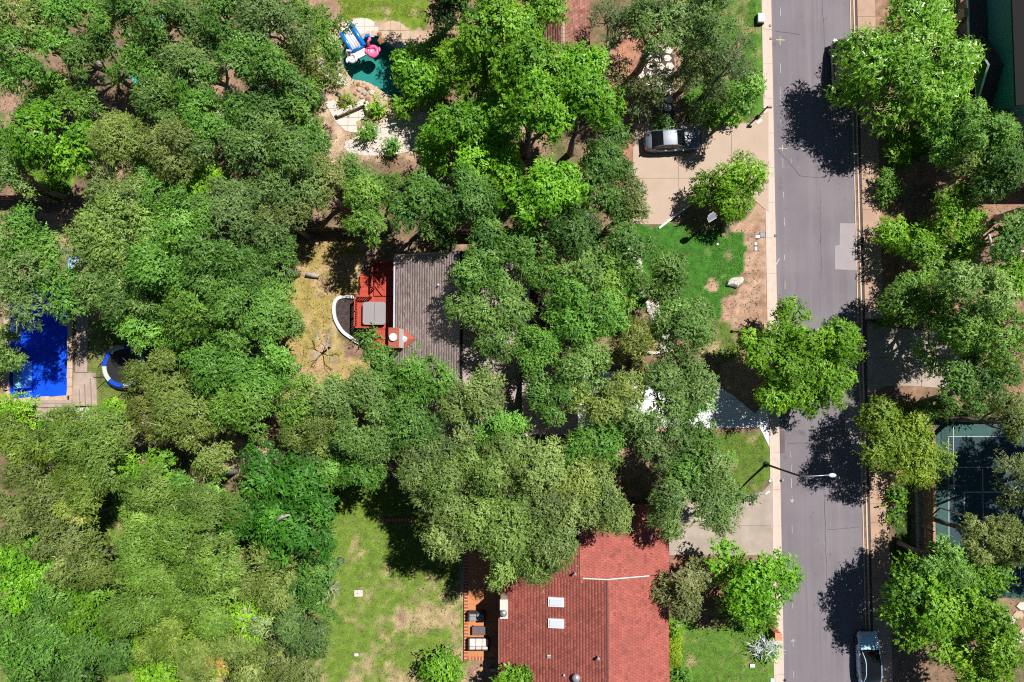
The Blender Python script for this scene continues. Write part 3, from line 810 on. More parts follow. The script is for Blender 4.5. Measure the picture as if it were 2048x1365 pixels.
# boulders round the teal pool
def rock(name, px, py, r, mt, label, group, sz=0.6, z=0.0, seed=0, parent=None):
    q = random.Random(seed * 7 + int(px))
    b = MB().ball((0, 0, 0), 1.0, 9, 6, jit=0.22, rng=q)
    a = q.uniform(0, 3.1); w = pxs(r); ca, sa = math.cos(a), math.sin(a); el = q.uniform(0.75, 1.2)
    c = P(px, py, z)
    b.v = [(c.x + (x * ca * el - y * sa) * w, c.y + (x * sa * el + y * ca) * w, z + max(zz, -0.35) * w * sz + 0.30 * w * sz) for x, y, zz in b.v]
    o = b.build(name, M[mt], parent)
    if parent is None: tag(o, label, 'rock', group)
    return o
for i, (px, py, r, mt, lb) in enumerate((
        (759, 69, 5.5, 'stone_brown', 'small brown boulder where the two pool terraces meet'), (763, 83, 7.5, 'stone_brown', 'large brown boulder at the upper rim of the teal pool'),
        (717, 169, 4.5, 'stone_brown', 'dark brown rock at the top of the rock pile below the teal pool'), (718, 180, 5.5, 'stone_tan', 'flat orange-tan rock in the middle of the rock pile'), (711, 189, 4.5, 'stone_brown', 'dark rock at the lower left of the rock pile'),
        (729, 187, 6, 'stone_grey', 'grey flat rock at the lower right of the rock pile'), (735, 177, 5, 'stone_brown', 'brown rock against the coping right of the rock pile'), (724, 195, 5, 'stone_tan', 'tan rock just above the L-shaped white wall'),
        (736, 199, 5.5, 'stone_brown', 'brown rock outside the corner of the L-shaped wall'), (728, 167, 4.5, 'stone_tan', 'tan rock on the coping at the pool bottom'), (744, 186, 5, 'stone_white', 'pale rock right of the rock pile beside the shrubs'))):
    rock('boulder', px, py, r, mt, lb, 'rocks round the teal pool', seed=i)
# big limestone boulder on the front lawn
q = random.Random(9)
sil = [(1451, 572), (1455, 562), (1462, 556), (1472, 555), (1484, 554), (1487, 560), (1484, 567), (1477, 572), (1473, 577), (1464, 574)]
b = MB()
base = [P(x, y, 0.0) for x, y in sil]; cc = sum((Vector(p) for p in base), Vector()) / len(base)
rings = []
for sc, z in ((1.0, -0.05), (1.0, 0.12), (0.9, 0.3), (0.6, 0.42), (0.25, 0.47)):
    rings.append([(cc.x + (p.x - cc.x) * sc * q.uniform(0.93, 1.05), cc.y + (p.y - cc.y) * sc * q.uniform(0.93, 1.05), z + q.uniform(-0.05, 0.05)) for p in base])
n = len(sil); vs = [v for r_ in rings for v in r_][:]
fs = [(i * n + k, (i + 1) * n + k, (i + 1) * n + (k + 1) % n, i * n + (k + 1) % n) for i in range(4) for k in range(n)] + [tuple(4 * n + k for k in range(n))[::-1]]
tag(b.add(vs, fs).build('boulder', M['limestone']), 'big white limestone boulder on the edge of the green front lawn', 'rock')

# stone border winding through the front garden (stone by stone)
sb = thing('stone_border', 'winding border of grey-white rocks through the front garden under the oaks', 'stone border', (*P(1300, 600)[:2], 0))
path = smooth_loop([P(x, y)[:2] for x, y in ((1262, 500), (1270, 535), (1285, 570), (1300, 605), (1312, 640), (1325, 672), (1332, 700))], 5, False)
k = 0
for (x, y) in path:
    for off in (-0.32, 0.05, 0.4):
        k += 1
        bq = random.Random(k)
        bb = MB().ball((0, 0, 0), 1.0, 7, 5, jit=0.22, rng=bq)
        w = bq.uniform(0.17, 0.30); ox, oy = off + bq.uniform(-0.1, 0.1), bq.uniform(-0.15, 0.15)
        bb.v = [(x + ox + vx * w, y + oy + vy * w * bq.choice((0.95, 1.0)), 0.05 + vz * w * 0.6) for vx, vy, vz in bb.v]
        bb.build('stone', M['limestone'] if bq.random() < 0.7 else M['stone_grey'], sb)
for px0, px1, py, lb in ((1224, 1247, 709, 'short white block wall left of the stone border'), (1285, 1318, 706, 'short white block wall right of the stone border end')):
    tag(MB().box((*((P(px0, py) + P(px1, py)) / 2)[:2], 0.13), (pxs(px1 - px0), 0.22, 0.3)).build('block_wall', M['white']), lb, 'wall')
# curved dark steel edging on the verge
arc = smooth_loop([P(x, y)[:2] for x, y in ((1463, 662), (1480, 661), (1495, 664), (1508, 671), (1516, 682))], 5, False)
tag(strip_wall('bed_edging', arc, 0.14, -0.05, 0.32, M['fence_wood']), 'curved dark timber edging on the verge by the road tree', 'edging')
# white edge of the mulch bed
wl = smooth_loop([P(x, y, 0.2)[:2] for x, y in ((713, 595), (689, 593.5), (676, 597), (669, 607), (668, 625), (672, 642), (684, 662), (700.5, 675), (714, 684), (728, 689), (745, 690))], 4, False)
tag(strip_wall('curved_edging', wl, 0.26, -0.05, 0.24, M['white']), 'curved white edging wall round the mulch bed by the red deck', 'edging')

# ================================================================== BUILDINGS
def shingle_field(A, B, D, parent, mt, course=0.21, tabw=0.31, lo=0.72, hi=1.22, seed=0, name='shingles', darkp=0.16, th=0.024, slot=0.020, dkf=0.80):
    """shingle tabs on the slope with eave A-B and A-D running up to the ridge"""
    A, B, D = Vector(A), Vector(B), Vector(D)
    u = (B - A); W = u.length; u.normalize()
    v = (D - A); H = v.length; v.normalize()
    n = u.cross(v)
    if n.z < 0: n = -n
    g = np.random.RandomState(seed)
    nc, nt_ = max(1, round(H / course)), max(1, round(W / tabw))
    I, J = np.meshgrid(np.arange(nc), np.arange(-1, nt_ + 1), indexing='ij')
    I, J = I.ravel(), J.ravel()
    cw, tw = H / nc, W / nt_
    off = (I % 2) * 0.5 * tw + g.uniform(-0.02, 0.02, nc)[I]
    u0 = np.clip(J * tw + off + slot / 2, 0, W); u1 = np.clip((J + 1) * tw + off - slot / 2, 0, W)
    ok = (u1 - u0) > 0.03
    v0 = I * cw - 0.012 + g.uniform(-0.006, 0.006, len(I)); v1 = (I + 1) * cw + 0.012
    v0 = np.clip(v0, -0.03, H); v1 = np.clip(v1, 0, H)
    u0, u1, v0, v1 = u0[ok], u1[ok], v0[ok], v1[ok]
    t0 = th + g.uniform(-0.003, 0.003, len(u0)); t1 = np.full(len(u0), 0.007)
    An, un, vn, nn = map(lambda q: np.array(q[:]), (A, u, v, n))
    def pt(a, b, t): return An + a[:, None] * un + b[:, None] * vn + t[:, None] * nn
    z = np.zeros(len(u0))
    V = np.stack([pt(u0, v0, t0), pt(u1, v0, t0), pt(u1, v1, t1), pt(u0, v1, t1), pt(u0, v0, z), pt(u1, v0, z)], 1)
    k = np.arange(len(u0))[:, None] * 6
    flip = np.cross(un, vn).dot(nn) < 0
    q1, q2 = ([0, 1, 2, 3], [4, 5, 1, 0])
    if flip: q1, q2 = q1[::-1], q2[::-1]
    Q = np.concatenate([k + np.array(q1), k + np.array(q2)], 1).reshape(-1, 4)
    tint = g.uniform(lo, hi, len(u0)); dk = g.rand(len(u0)) < darkp
    tint = np.where(dk, tint * dkf, tint)
    me = bpy.data.meshes.new(name)
    me.vertices.add(V.size // 3); me.vertices.foreach_set('co', V.ravel())
    me.loops.add(Q.size); me.loops.foreach_set('vertex_index', Q.ravel().astype(np.int32))
    me.polygons.add(len(Q)); me.polygons.foreach_set('loop_start', np.arange(0, Q.size, 4, dtype=np.int32))
    at = me.attributes.new('tint', 'FLOAT', 'FACE'); at.data.foreach_set('value', np.repeat(tint, 2))
    me.update(calc_edges=True)
    o = link(name, me, mt, parent)
    o['kind'] = 'stuff'
    return o
def slope_slab(A, B, C, D, th, mt, parent, name='roof_deck'):
    A, B, C, D = map(Vector, (A, B, C, D))
    n = (B - A).cross(D - A); n.normalize()
    if n.z < 0: n = -n
    top = [A, B, C, D]; bot = [p - Vector((0, 0, th)) for p in top]
    if (B - A).cross(D - A).z < 0: top, bot = top[::-1], bot[::-1]
    return MB().add(top + bot, [(0, 1, 2, 3), (7, 6, 5, 4)] + [(i, 4 + i, 4 + (i + 1) % 4, (i + 1) % 4) for i in range(4)]).build(name, mt, parent)
def roof_slope(root, A, B, C, D, mt, seed, **kw):
    d = slope_slab(A, B, C, D, 0.16, M['felt'], root, 'roof_slope')
    shingle_field(A, B, D, d, M[mt], seed=seed, **kw)
    return d
def cap_run(root, a, b, mt, w=0.26, seg=0.32, name='ridge_cap', drop=0.06):
    a, b = Vector(a), Vector(b); L = (b - a).length; k = max(1, int(L / seg)); d = (b - a).normalized()
    sd = Vector((d.y, -d.x, 0)).normalized()
    mm = MB()
    for i in range(k):
        p, q = a + d * (L * i / k), a + d * (L * (i + 1.1) / k)
        up, up2 = Vector((0, 0, 0.075)), Vector((0, 0, 0.055))
        mm.add([p + sd * w / 2 - Vector((0, 0, drop - 0.03)), p + up, p - sd * w / 2 - Vector((0, 0, drop - 0.03)), q + sd * w / 2 - Vector((0, 0, drop - 0.01)), q + up2, q - sd * w / 2 - Vector((0, 0, drop - 0.01))], [(0, 3, 4, 1), (1, 4, 5, 2), (0, 1, 2)])
    return mm.build(name, mt, root)
def window(root, c, w, h, facing, frame='white'):
    """facing: 'x-', 'x+', 'y-', 'y+' """
    s = -1 if facing[1] == '-' else 1
    if facing[0] == 'x':
        f = MB().box((c[0] + s * 0.03, c[1], c[2]), (0.08, w + 0.16, h + 0.16)).build('window', M[frame], root)
        MB().box((c[0] + s * 0.06, c[1], c[2]), (0.06, w, h)).build('pane', M['glass_dark'], f)
        MB().box((c[0] + s * 0.08, c[1], c[2]), (0.05, 0.05, h)).build('mullion', M[frame], f)
    else:
        f = MB().box((c[0], c[1] + s * 0.03, c[2]), (w + 0.16, 0.08, h + 0.16)).build('window', M[frame], root)
        MB().box((c[0], c[1] + s * 0.06, c[2]), (w, 0.06, h)).build('pane', M['glass_dark'], f)
        MB().box((c[0], c[1] + s * 0.08, c[2]), (0.05, 0.05, h)).build('mullion', M[frame], f)

# ---------------------------------------------------------------- main house, brown shingles
ZE, ZR = 2.8, 4.55
hx0, hx1, hxr = PX(789, ZE), PX(1056, ZE), PX(922, ZR)
hy1, hy0 = PY(512, ZE), PY(872, ZE)
mh = thing('house', 'brown shingled house half hidden by oaks beside the red deck', 'house', ((hx0 + hx1) / 2, (hy0 + hy1) / 2, 0))
MB().box(((hx0 + hx1) / 2, (hy0 + hy1) / 2, 1.3), (hx1 - hx0 - 1.0, hy1 - hy0 - 0.9, 2.66)).build('wall', M['wall_cream'], mh)
gable = [((hx0 + 0.5), 2.63), ((hx1 - 0.5), 2.63), (hxr, ZR - 0.25)]
for yy in (hy0 + 0.45, hy1 - 0.45):
    MB().add([(x, yy - 0.1, z) for x, z in gable] + [(x, yy + 0.1, z) for x, z in gable], [(0, 1, 2), (5, 4, 3), (0, 3, 4, 1), (1, 4, 5, 2), (2, 5, 3, 0)]).build('gable', M['wall_cream'], mh)
roof_slope(mh, (hx0, hy0, ZE), (hx0, hy1, ZE), (hxr, hy1, ZR), (hxr, hy0, ZR), 'shingle_brown', 1, lo=0.86, hi=1.12, darkp=0.06, th=0.009, slot=0.008)
roof_slope(mh, (hx1, hy0, ZE), (hx1, hy1, ZE), (hxr, hy1, ZR), (hxr, hy0, ZR), 'shingle_brown', 2, lo=0.86, hi=1.12, darkp=0.06, th=0.009, slot=0.008)
cap_run(mh, (hxr, hy0, ZR), (hxr, hy1, ZR), M['shingle_brown'])
MB().box((hx0 - 0.06, (hy0 + hy1) / 2, ZE - 0.06), (0.15, hy1 - hy0 + 0.1, 0.13)).build('gutter', M['gutter'], mh)
MB().box((hx1 + 0.06, (hy0 + hy1) / 2 + 4, ZE - 0.06), (0.15, (hy1 - hy0) / 2 - 1, 0.13)).build('gutter', M['gutter'], mh)
for yy in (hy0 - 0.02, hy1 + 0.02):
    for xa in (hx0, hx1):
        a, b = Vector((xa, yy, ZE - 0.02)), Vector((hxr, yy, ZR - 0.02))
        MB().tube([a, b], 0.07, 4).build('barge_board', M['wall_cream'], mh)
for yy in (-3, 0.5, 3.2): window(mh, (hx0 + 0.5, (hy0 + hy1) / 2 + yy * 1.6, 1.5), 1.4, 1.1, 'x-')
MB().box((hx0 + 0.47, PY(640), 1.25), (0.1, 1.8, 2.05)).build('sliding_door', M['glass_dark'], mh)
for px, py in ((876, 571), (905, 612)):
    x = PX(px, 4.2); z = ZE + (x - hx0) / (hxr - hx0) * (ZR - ZE)
    MB().lathe((x, PY(py, z), z - 0.1), [(0.05, 0), (0.05, 0.42), (0.07, 0.43), (0.07, 0.48), (0.0, 0.49)], 10).build('vent_pipe', M['white'], mh)
# garage wing
gy1, gy0 = PY(716, ZE), PY(870, ZE); gyr = (gy0 + gy1) / 2; gx1 = PX(1152, ZE); gx0 = hxr + 1.2
roof_slope(mh, (hx1 - 0.5, gy0, ZE), (gx1, gy0, ZE), (gx1, gyr, ZR - 0.1), (hx1 - 0.5, gyr, ZR - 0.1), 'shingle_brown', 3, lo=0.86, hi=1.12, darkp=0.06, th=0.009, slot=0.008)
roof_slope(mh, (hx1 - 0.5, gy1, ZE), (gx1, gy1, ZE), (gx1, gyr, ZR - 0.1), (hx1 - 0.5, gyr, ZR - 0.1), 'shingle_brown', 4, lo=0.86, hi=1.12, darkp=0.06, th=0.009, slot=0.008)
MB().box(((hx1 + gx1) / 2 - 0.4, gyr, 1.3), (gx1 - hx1 + 0.2, gy1 - gy0 - 0.9, 2.64)).build('wall', M['wall_cream'], mh)
MB().box((gx1 - 0.47, gyr, 1.1), (0.1, 4.6, 2.1)).build('garage_door', M['white'], mh)
MB().box((gx1 + 0.05, gyr, ZE - 0.04), (0.10, gy1 - gy0, 0.16)).build('fascia', M['white'], mh)
# chimney with pale metal flashing and a small saddle behind it
ctz = 5.3
cx0, cx1, cy1, cy0 = PX(778, ctz), PX(797, ctz), PY(657, ctz), PY(695, ctz)
ch = MB().box(((cx0 + cx1) / 2, (cy0 + cy1) / 2, ctz / 2), (cx1 - cx0, cy1 - cy0, ctz)).build('chimney', M['brick_red'], mh)
bq = random.Random(1)
nb = 0
for zi in range(12):     # brick courses of the stack, proud of the body
    z = 3.0 + zi * 0.2
    k = 5
    for j in range(k):
        y0 = cy0 + (cy1 - cy0) * (j + (0.5 if zi % 2 else 0)) / k
        y1 = min(y0 + (cy1 - cy0) / k - 0.02, cy1)
        if y1 - y0 > 0.05: MB().box((cx0 - 0.006, (y0 + y1) / 2, z), (0.03, y1 - y0, 0.17)).build('brick', M['brick_red'] if bq.random() < 0.6 else M['brick_pink'], ch)
MB().box((cx1 + 0.03, (cy0 + cy1) / 2, 4.3), (0.06, cy1 - cy0 + 0.02, 2.0)).build('flashing', M['white'], ch)
MB().box(((cx0 + cx1) / 2, (cy0 + cy1) / 2, ctz + 0.045), (cx1 - cx0 + 0.1, cy1 - cy0 + 0.1, 0.09)).build('chimney_cap', M['brick_red'], ch)
MB().lathe((PX(787, ctz), PY(675, ctz), ctz + 0.09), [(0.22, 0), (0.22, 0.16), (0.30, 0.17), (0.30, 0.21), (0.05, 0.27)], 18).build('flue_cap', M['white'], ch)
sx0 = cx1 + 0.06; zs = 3.9
zx = lambda x: ZE + (x - hx0) / (hxr - hx0) * (ZR - ZE)
sa, sbp, apx = (sx0, cy0 - 0.05, zx(sx0) + 0.05), (sx0, cy1 + 0.05, zx(sx0) + 0.05), (sx0 + 1.0, (cy0 + cy1) / 2, zx(sx0 + 1.0) + 0.06)
top = (sx0, (cy0 + cy1) / 2, zx(sx0) + 0.42)
MB().add([sa, apx, top, sbp], [(0, 1, 2), (1, 3, 2)]).build('saddle', M['brick_red'], ch)
MB().add([(sx0, cy0 + 0.45, zx(sx0) + 0.33), (sx0 + 0.55, (cy0 + cy1) / 2, zx(sx0) + 0.36), (sx0, (cy0 + cy1) / 2, zx(sx0) + 0.47), (sx0, cy1 - 0.45, zx(sx0) + 0.33)], [(0, 1, 2), (1, 3, 2)]).build('saddle_flashing', M['gutter'], ch)

# ---------------------------------------------------------------- red deck with hot tub
dkz = 0.62
rd = thing('deck', 'bright red stained timber deck along the brown house', 'deck', (*P(745, 610)[:2], 0))
def deck_field(px0, px1, py0, py1, z, along='y', w=0.145, nm='planks'):
    x0, x1, y0, y1 = PX(px0, z), PX(px1, z), PY(py1, z), PY(py0, z)
    MB().box(((x0 + x1) / 2, (y0 + y1) / 2, z / 2 - 0.03), (x1 - x0 - 0.02, y1 - y0 - 0.02, z - 0.06)).build('skirting', M['rail_red'], rd)
    mm = MB(); tint = []
    L, a0 = ((x1 - x0), x0) if along == 'y' else ((y1 - y0), y0)
    k = max(1, round(L / w)); s = L / k
    g = random.Random(int(px0 * 3 + py0))
    for i in range(k):
        c = a0 + s * (i + 0.5)
        if along == 'y': mm.box((c, (y0 + y1) / 2, z - 0.02), (s - 0.010, y1 - y0, 0.045))
        else: mm.box(((x0 + x1) / 2, c, z - 0.02), (x1 - x0, s - 0.010, 0.045))
        tint += [g.uniform(0.86, 1.12)] * 6
    o = mm.build(nm, M['deck_red'], rd, kind='stuff')
    a = o.data.attributes.new('tint', 'FLOAT', 'FACE'); a.data.foreach_set('value', tint)
deck_field(746, 796, 527, 592, dkz + 0.02)
deck_field(717.5, 746, 548, 594, dkz - 0.16, 'x')
deck_field(711, 796, 594, 658, dkz)
deck_field(745, 790, 658, 700, dkz - 0.10)
rlz = dkz + 0.9
def railing(a, b, z0, z1, post_every=1.6):
    a, b = Vector((*a, 0)), Vector((*b, 0)); L = (b - a).length; d = (b - a) / L
    rz = math.atan2(d.y, d.x)
    mid = (a + b) / 2
    rt = MB()
    rt.box((mid.x, mid.y, z1 - 0.02), (L + 0.08, 0.11, 0.04), rz); rt.box((mid.x, mid.y, z0 + 0.1), (L, 0.05, 0.07), rz); rt.box((mid.x, mid.y, z1 - 0.1), (L, 0.05, 0.07), rz)
    rl = rt.build('railing', M['rail_red'], rd)
    k = int(L / 0.19)
    for i in range(k + 1):
        p = a + d * (L * i / max(1, k))
        MB().box((p.x, p.y, (z0 + z1) / 2), (0.065, 0.065, z1 - z0 - 0.06), rz).build('baluster', M['rail_red'], rl)
    k = max(1, round(L / post_every))
    for i in range(k + 1):
        p = a + d * (L * i / k)
        MB().box((p.x, p.y, z1 / 2), (0.10, 0.10, z1), rz).build('post', M['rail_red'], rl)
x_w, y_n, y_s = PX(712, dkz) + 0.03, PY(595, dkz), PY(657, dkz)
railing((x_w, y_n - 0.02), (x_w, y_s + 0.05), dkz, rlz)
railing((x_w, y_n), (PX(742, dkz), y_n), dkz, rlz)
railing((x_w, y_s + 0.03), (PX(743, dkz), y_s + 0.03), dkz, rlz)
railing((PX(747, dkz), PY(529, dkz)), (PX(747, dkz), PY(578, dkz)), dkz, rlz)
railing((PX(747, dkz), PY(528, dkz)), (PX(785, dkz), PY(528, dkz)), dkz, rlz)
MB().tube([(PX(747, 1.4), PY(556, 1.4), 1.45), (PX(769, 1.2), PY(583, 1.2), 1.45)], 0.05, 4).build('gate_rail', M['rail_red'], rd)
# hot tub
tz = dkz + 0.55
tx0, tx1, ty1, ty0 = PX(724, tz), PX(770, tz), PY(604, tz), PY(650, tz)
ht = thing('hot_tub', 'square hot tub under a grey folding cover on the red deck', 'hot tub', ((tx0 + tx1) / 2, (ty0 + ty1) / 2, dkz))
def rrect(x0, x1, y0, y1, r, k=6):
    out = []
    for cx, cy, a0 in ((x1 - r, y1 - r, 0), (x0 + r, y1 - r, 90), (x0 + r, y0 + r, 180), (x1 - r, y0 + r, 270)):
        for i in range(k + 1):
            a = R(a0 + 90 * i / k); out.append((cx + r * math.cos(a), cy + r * math.sin(a)))
    return out
MB().prism(rrect(tx0 + 0.07, tx1 - 0.07, ty0 + 0.07, ty1 - 0.07, 0.2), dkz + 0.003, tz - 0.12).build('cabinet', M['wicker'], ht)
xm = (tx0 + tx1) / 2
full = rrect(tx0, tx1, ty0, ty1, 0.22)
for h in (clip(full, -99, xm - 0.008, -99, 99), clip(full, xm + 0.008, 99, -99, 99)):
    MB().prism(h, tz - 0.12, tz).build('cover_half', M['cover'], ht, bevel=0.025)
MB().box((xm, (ty0 + ty1) / 2, tz - 0.02), (0.014, ty1 - ty0 - 0.1, 0.03)).build('cover_hinge', M['wicker'], ht)

# ---------------------------------------------------------------- red roofed house
rz_e, rz_r, rz_w = 2.7, 4.1, 2.85
ex, rx, wx = PX(1332, rz_e), PX(1211, rz_r), PX(1000, rz_w)
yN = PY(1160, rz_r); yS = -40.0
rh = thing('house', 'house with a red shingle roof and two skylights at the bottom', 'house', ((ex + wx) / 2, yN - 5, 0))
roof_slope(rh, (ex, yS, rz_e), (ex, yN, rz_e), (rx, yN, rz_r), (rx, yS, rz_r), 'shingle_red', 11, lo=0.9, hi=1.12, darkp=0.08, course=0.235, tabw=0.26)
yW = PY(1085, 3)
roof_slope(rh, (wx, yS, rz_w), (wx, yN, rz_w), (rx, yN, rz_r), (rx, yS, rz_r), 'shingle_red', 12, lo=0.85, hi=1.15, darkp=0.12, course=0.235, tabw=0.26)
xs_ = PX(1160, 4.4); zs_ = rz_w + (xs_ - wx) / (rx - wx) * (rz_r - rz_w)
roof_slope(rh, (wx, yN + 0.001, rz_w), (wx, yW, rz_w), (xs_, yW, zs_), (xs_, yN + 0.001, zs_), 'shingle_red', 13, lo=0.85, hi=1.15, darkp=0.12, course=0.235, tabw=0.26)
# lower north wing, a single plane falling to the street
zw1 = 3.85; yNN = PY(1015, 3)
ex2 = PX(1334, rz_e - 0.1)
roof_slope(rh, (ex2, yN - 0.35, rz_e - 0.1), (ex2, yNN, rz_e - 0.1), (xs_, yNN, zw1), (xs_, yN - 0.35, zw1), 'shingle_red', 14, lo=0.9, hi=1.12, darkp=0.08, course=0.235, tabw=0.26)
MB().box((xs_ - 0.02, (yN + yNN) / 2, zw1 - 0.12), (0.05, yNN - yN, 0.26)).build('fascia', M['wall_brick'], rh)
cap_run(rh, (rx, yS, rz_r), (rx, yN, rz_r), M['ridge_red'], w=0.30)
for a, b in (((rx, yN + 0.02, rz_r + 0.05), (PX(1296, 3.4), yN + 0.02, rz_r + 0.05 - (PX(1296, 3.4) - rx) / (ex - rx) * (rz_r - rz_e))),
             ((rx, yN + 0.02, rz_r + 0.05), (xs_ + 0.2, yN + 0.02, rz_r + 0.05 - (rx - xs_ - 0.2) / (rx - wx) * (rz_r - rz_w)))):
    MB().tube([a, b], 0.05, 4).build('rake_flashing', M['white'], rh)
# walls
MB().box(((ex + wx) / 2, (yN + yS) / 2, 1.15), (ex - wx - 1.1, yN - yS - 0.2, 2.3)).build('wall', M['wall_brick'], rh)
MB().box(((ex2 + xs_) / 2, (yN + yNN) / 2, 1.2), (ex2 - xs_ - 0.9, yNN - yN - 0.6, 2.4)).build('wall', M['wall_brick'], rh)
MB().add([(ex - 0.5, yN - 0.08, 2.3), (wx + 0.55, yN - 0.08, 2.3), (rx, yN - 0.08, rz_r - 0.2), (ex - 0.5, yN - 0.2, 2.3), (wx + 0.55, yN - 0.2, 2.3), (rx, yN - 0.2, rz_r - 0.2)], [(0, 1, 2), (5, 4, 3), (0, 3, 4, 1), (1, 4, 5, 2), (2, 5, 3, 0)]).build('gable', M['wall_brick'], rh)
MB().box((wx - 0.05, (yN + yS) / 2, rz_w - 0.05), (0.12, yN - yS, 0.11)).build('gutter', M['wall_brick'], rh)
window(rh, (wx + 0.55, PY(1260), 1.4), 1.8, 1.1, 'x-')
MB().box((wx + 0.53, PY(1185), 1.1), (0.1, 1.7, 2.0)).build('patio_door', M['glass_dark'], rh)
wz = lambda x: rz_w + (x - wx) / (rx - wx) * (rz_r - rz_w)
sl = math.atan2(rz_r - rz_w, rx - wx)
for py in (1208, 1251):
    c = P(1113, py, 4.0); z = wz(c.x)
    T = Matrix.Rotation(-sl, 3, 'Y')
    fr = MB().box((c.x, c.y, z + 0.07), (1.22, 0.70, 0.16), tilt=T).build('skylight', M['white'], rh)
    dm = MB().box((c.x, c.y, z + 0.165), (1.02, 0.52, 0.10), tilt=T).build('dome', M['glass_sky'], fr, bevel=0.045)
def pipe(px, py, h, r, mt, parent, nm='vent_pipe', cap=0.0):
    c = P(px, py, 4.2); z = wz(c.x) if c.x < rx else rz_r - (c.x - rx) / (ex - rx) * (rz_r - rz_e)
    pr_ = [(r, -0.2), (r, h)]
    if cap: pr_ += [(cap, h), (cap, h + 0.06), (cap * 0.3, h + 0.12)]
    else: pr_ += [(r * 0.7, h + 0.01)]
    return MB().lathe((c.x, c.y, z), pr_, 12).build(nm, M[mt], parent)
pipe(1150, 1148, 0.55, 0.07, 'metal', rh, cap=0.11); pipe(1196, 1315, 0.5, 0.08, 'metal', rh, cap=0.12); pipe(1129, 1356, 0.25, 0.06, 'white', rh)
MB().box((*P(1098, 1319, 4.0)[:2], wz(P(1098, 1319, 4.0).x) + 0.05), (0.30, 0.26, 0.18)).build('roof_vent', M['metal'], rh, bevel=0.03)
c = P(1153, 1359, 4.3)
MB().lathe((c.x, c.y, wz(c.x) - 0.1), [(0.17, 0), (0.17, 0.32), (0.30, 0.36), (0.32, 0.50), (0.24, 0.64), (0.08, 0.70)], 18).build('turbine_vent', M['metal'], rh, smooth=True)
MB().torus((*P(1300, 1070, 3.0)[:2], rz_e - 0.1 + (ex2 - P(1300, 1070, 3.2).x) * (zw1 - rz_e) / (ex2 - xs_) + 0.03), 0.14, 0.03, 14, 6).build('roof_hose_loop', M['float_sky'], rh)
# chimney
rcz = 4.5
a, b = P(1001, 1200, rcz), P(1015, 1236, rcz)
rc = MB().box(((a.x + b.x) / 2, (a.y + b.y) / 2, rcz / 2), (b.x - a.x, a.y - b.y, rcz)).build('chimney', M['stone_tan'], rh)
MB().box(((a.x + b.x) / 2, (a.y + b.y) / 2, rcz + 0.05), (b.x - a.x + 0.08, a.y - b.y + 0.08, 0.10)).build('chimney_cap', M['stone_white'], rc)
fc = P(1007.5, 1223, rcz)
MB().lathe((fc.x, fc.y, rcz + 0.09), [(0.16, 0), (0.16, 0.3), (0.26, 0.32), (0.26, 0.38), (0.06, 0.48)], 18).build('flue_cap', M['metal'], rc, smooth=True)

# terracotta patio with brick edge
pz = 0.14
pt = thing('patio', 'terracotta patio with a brick edge behind the red roofed house', 'patio', (*P(965, 1230)[:2], 0))
px0, px1, py1, py0 = PX(937, pz), PX(1012, pz), PY(1105, pz), PY(1314, pz)
x_ = px0
tx = [px0 + (px1 - px0) * i / 4 for i in range(1, 4)]; tyc = [py0 + (py1 - py0) * i / 12 for i in range(1, 12)]
MB().box(((px0 + px1) / 2, (py0 + py1) / 2, pz / 2 - 0.02), (px1 - px0, py1 - py0, pz - 0.03)).build('patio_base', M['joint'], pt)
slabs('patio_tile', [(px0, py0), (px1, py0), (px1, py1), (px0, py1)], tx, tyc, 0.008, 0.02, pz, M['patio'], pt)
bx0 = PX(929.5, pz)
nbk = round((py1 - py0 + 0.3) / 0.13)
for i in range(nbk):
    y = py0 - 0.3 + (i + 0.5) * 0.13
    MB().box(((bx0 + px0) / 2, y, pz / 2), (px0 - bx0 - 0.015, 0.112, pz + 0.03)).build('brick', M['brick_pink'] if (i // 1) % 2 else M['brick_red'], pt)
nbk = round((PX(982, pz) - px0) / 0.13)
for i in range(nbk):
    MB().box((px0 + (i + 0.5) * 0.13, py0 - 0.155, pz / 2), (0.112, 0.285, pz + 0.03)).build('brick', M['brick_pink'] if i % 2 else M['brick_red'], pt)
for i, (px, py) in enumerate(((962, 1337), (950, 1345), (975, 1342))):
    MB().prism(wp([(px - 4, py), (px, py - 4), (px + 4, py), (px, py + 4)]), -0.03, 0.03).build('stepping_stone', M['brick_pink'], pt)
# furniture
def sofa(px, py, w, d, n, cm, fm, face, label, name='sofa'):
    c = P(px, py, 0.5)
    o = thing(name, label, 'sofa', (c.x, c.y, pz), 0.0 if face == 'up' else math.pi)
    B = lambda nm, cc, s, mt, bv=0.03: MB().box(cc, s).build(nm, M[mt], o, bevel=bv, local=True)
    B('frame', (0, 0, 0.17), (w, d, 0.16), fm)
    for sx in (-1, 1):
        for sy in (-1, 1): MB().box((sx * (w / 2 - 0.05), sy * (d / 2 - 0.05), 0.05), (0.06, 0.06, 0.10)).build('leg', M[fm], o, local=True)
        B('arm', (sx * (w / 2 - 0.05), 0, 0.40), (0.10, d, 0.34), fm)
    B('back', (0, -d / 2 + 0.06, 0.47), (w, 0.12, 0.5), fm)
    s = (w - 0.22) / n
    for i in range(n):
        x = -w / 2 + 0.11 + s * (i + 0.5)
        B('seat_cushion', (x, 0.07, 0.34), (s - 0.02, d - 0.22, 0.16), cm, 0.05)
        B('back_cushion', (x, -d / 2 + 0.22, 0.58), (s - 0.03, 0.20, 0.40), cm, 0.07)
    return o
sofa(953.5, 1233, 1.45, 0.80, 2, 'cushion_grey', 'wicker', 'down', 'dark two-seat sofa with grey cushions on the terracotta patio', 'loveseat')
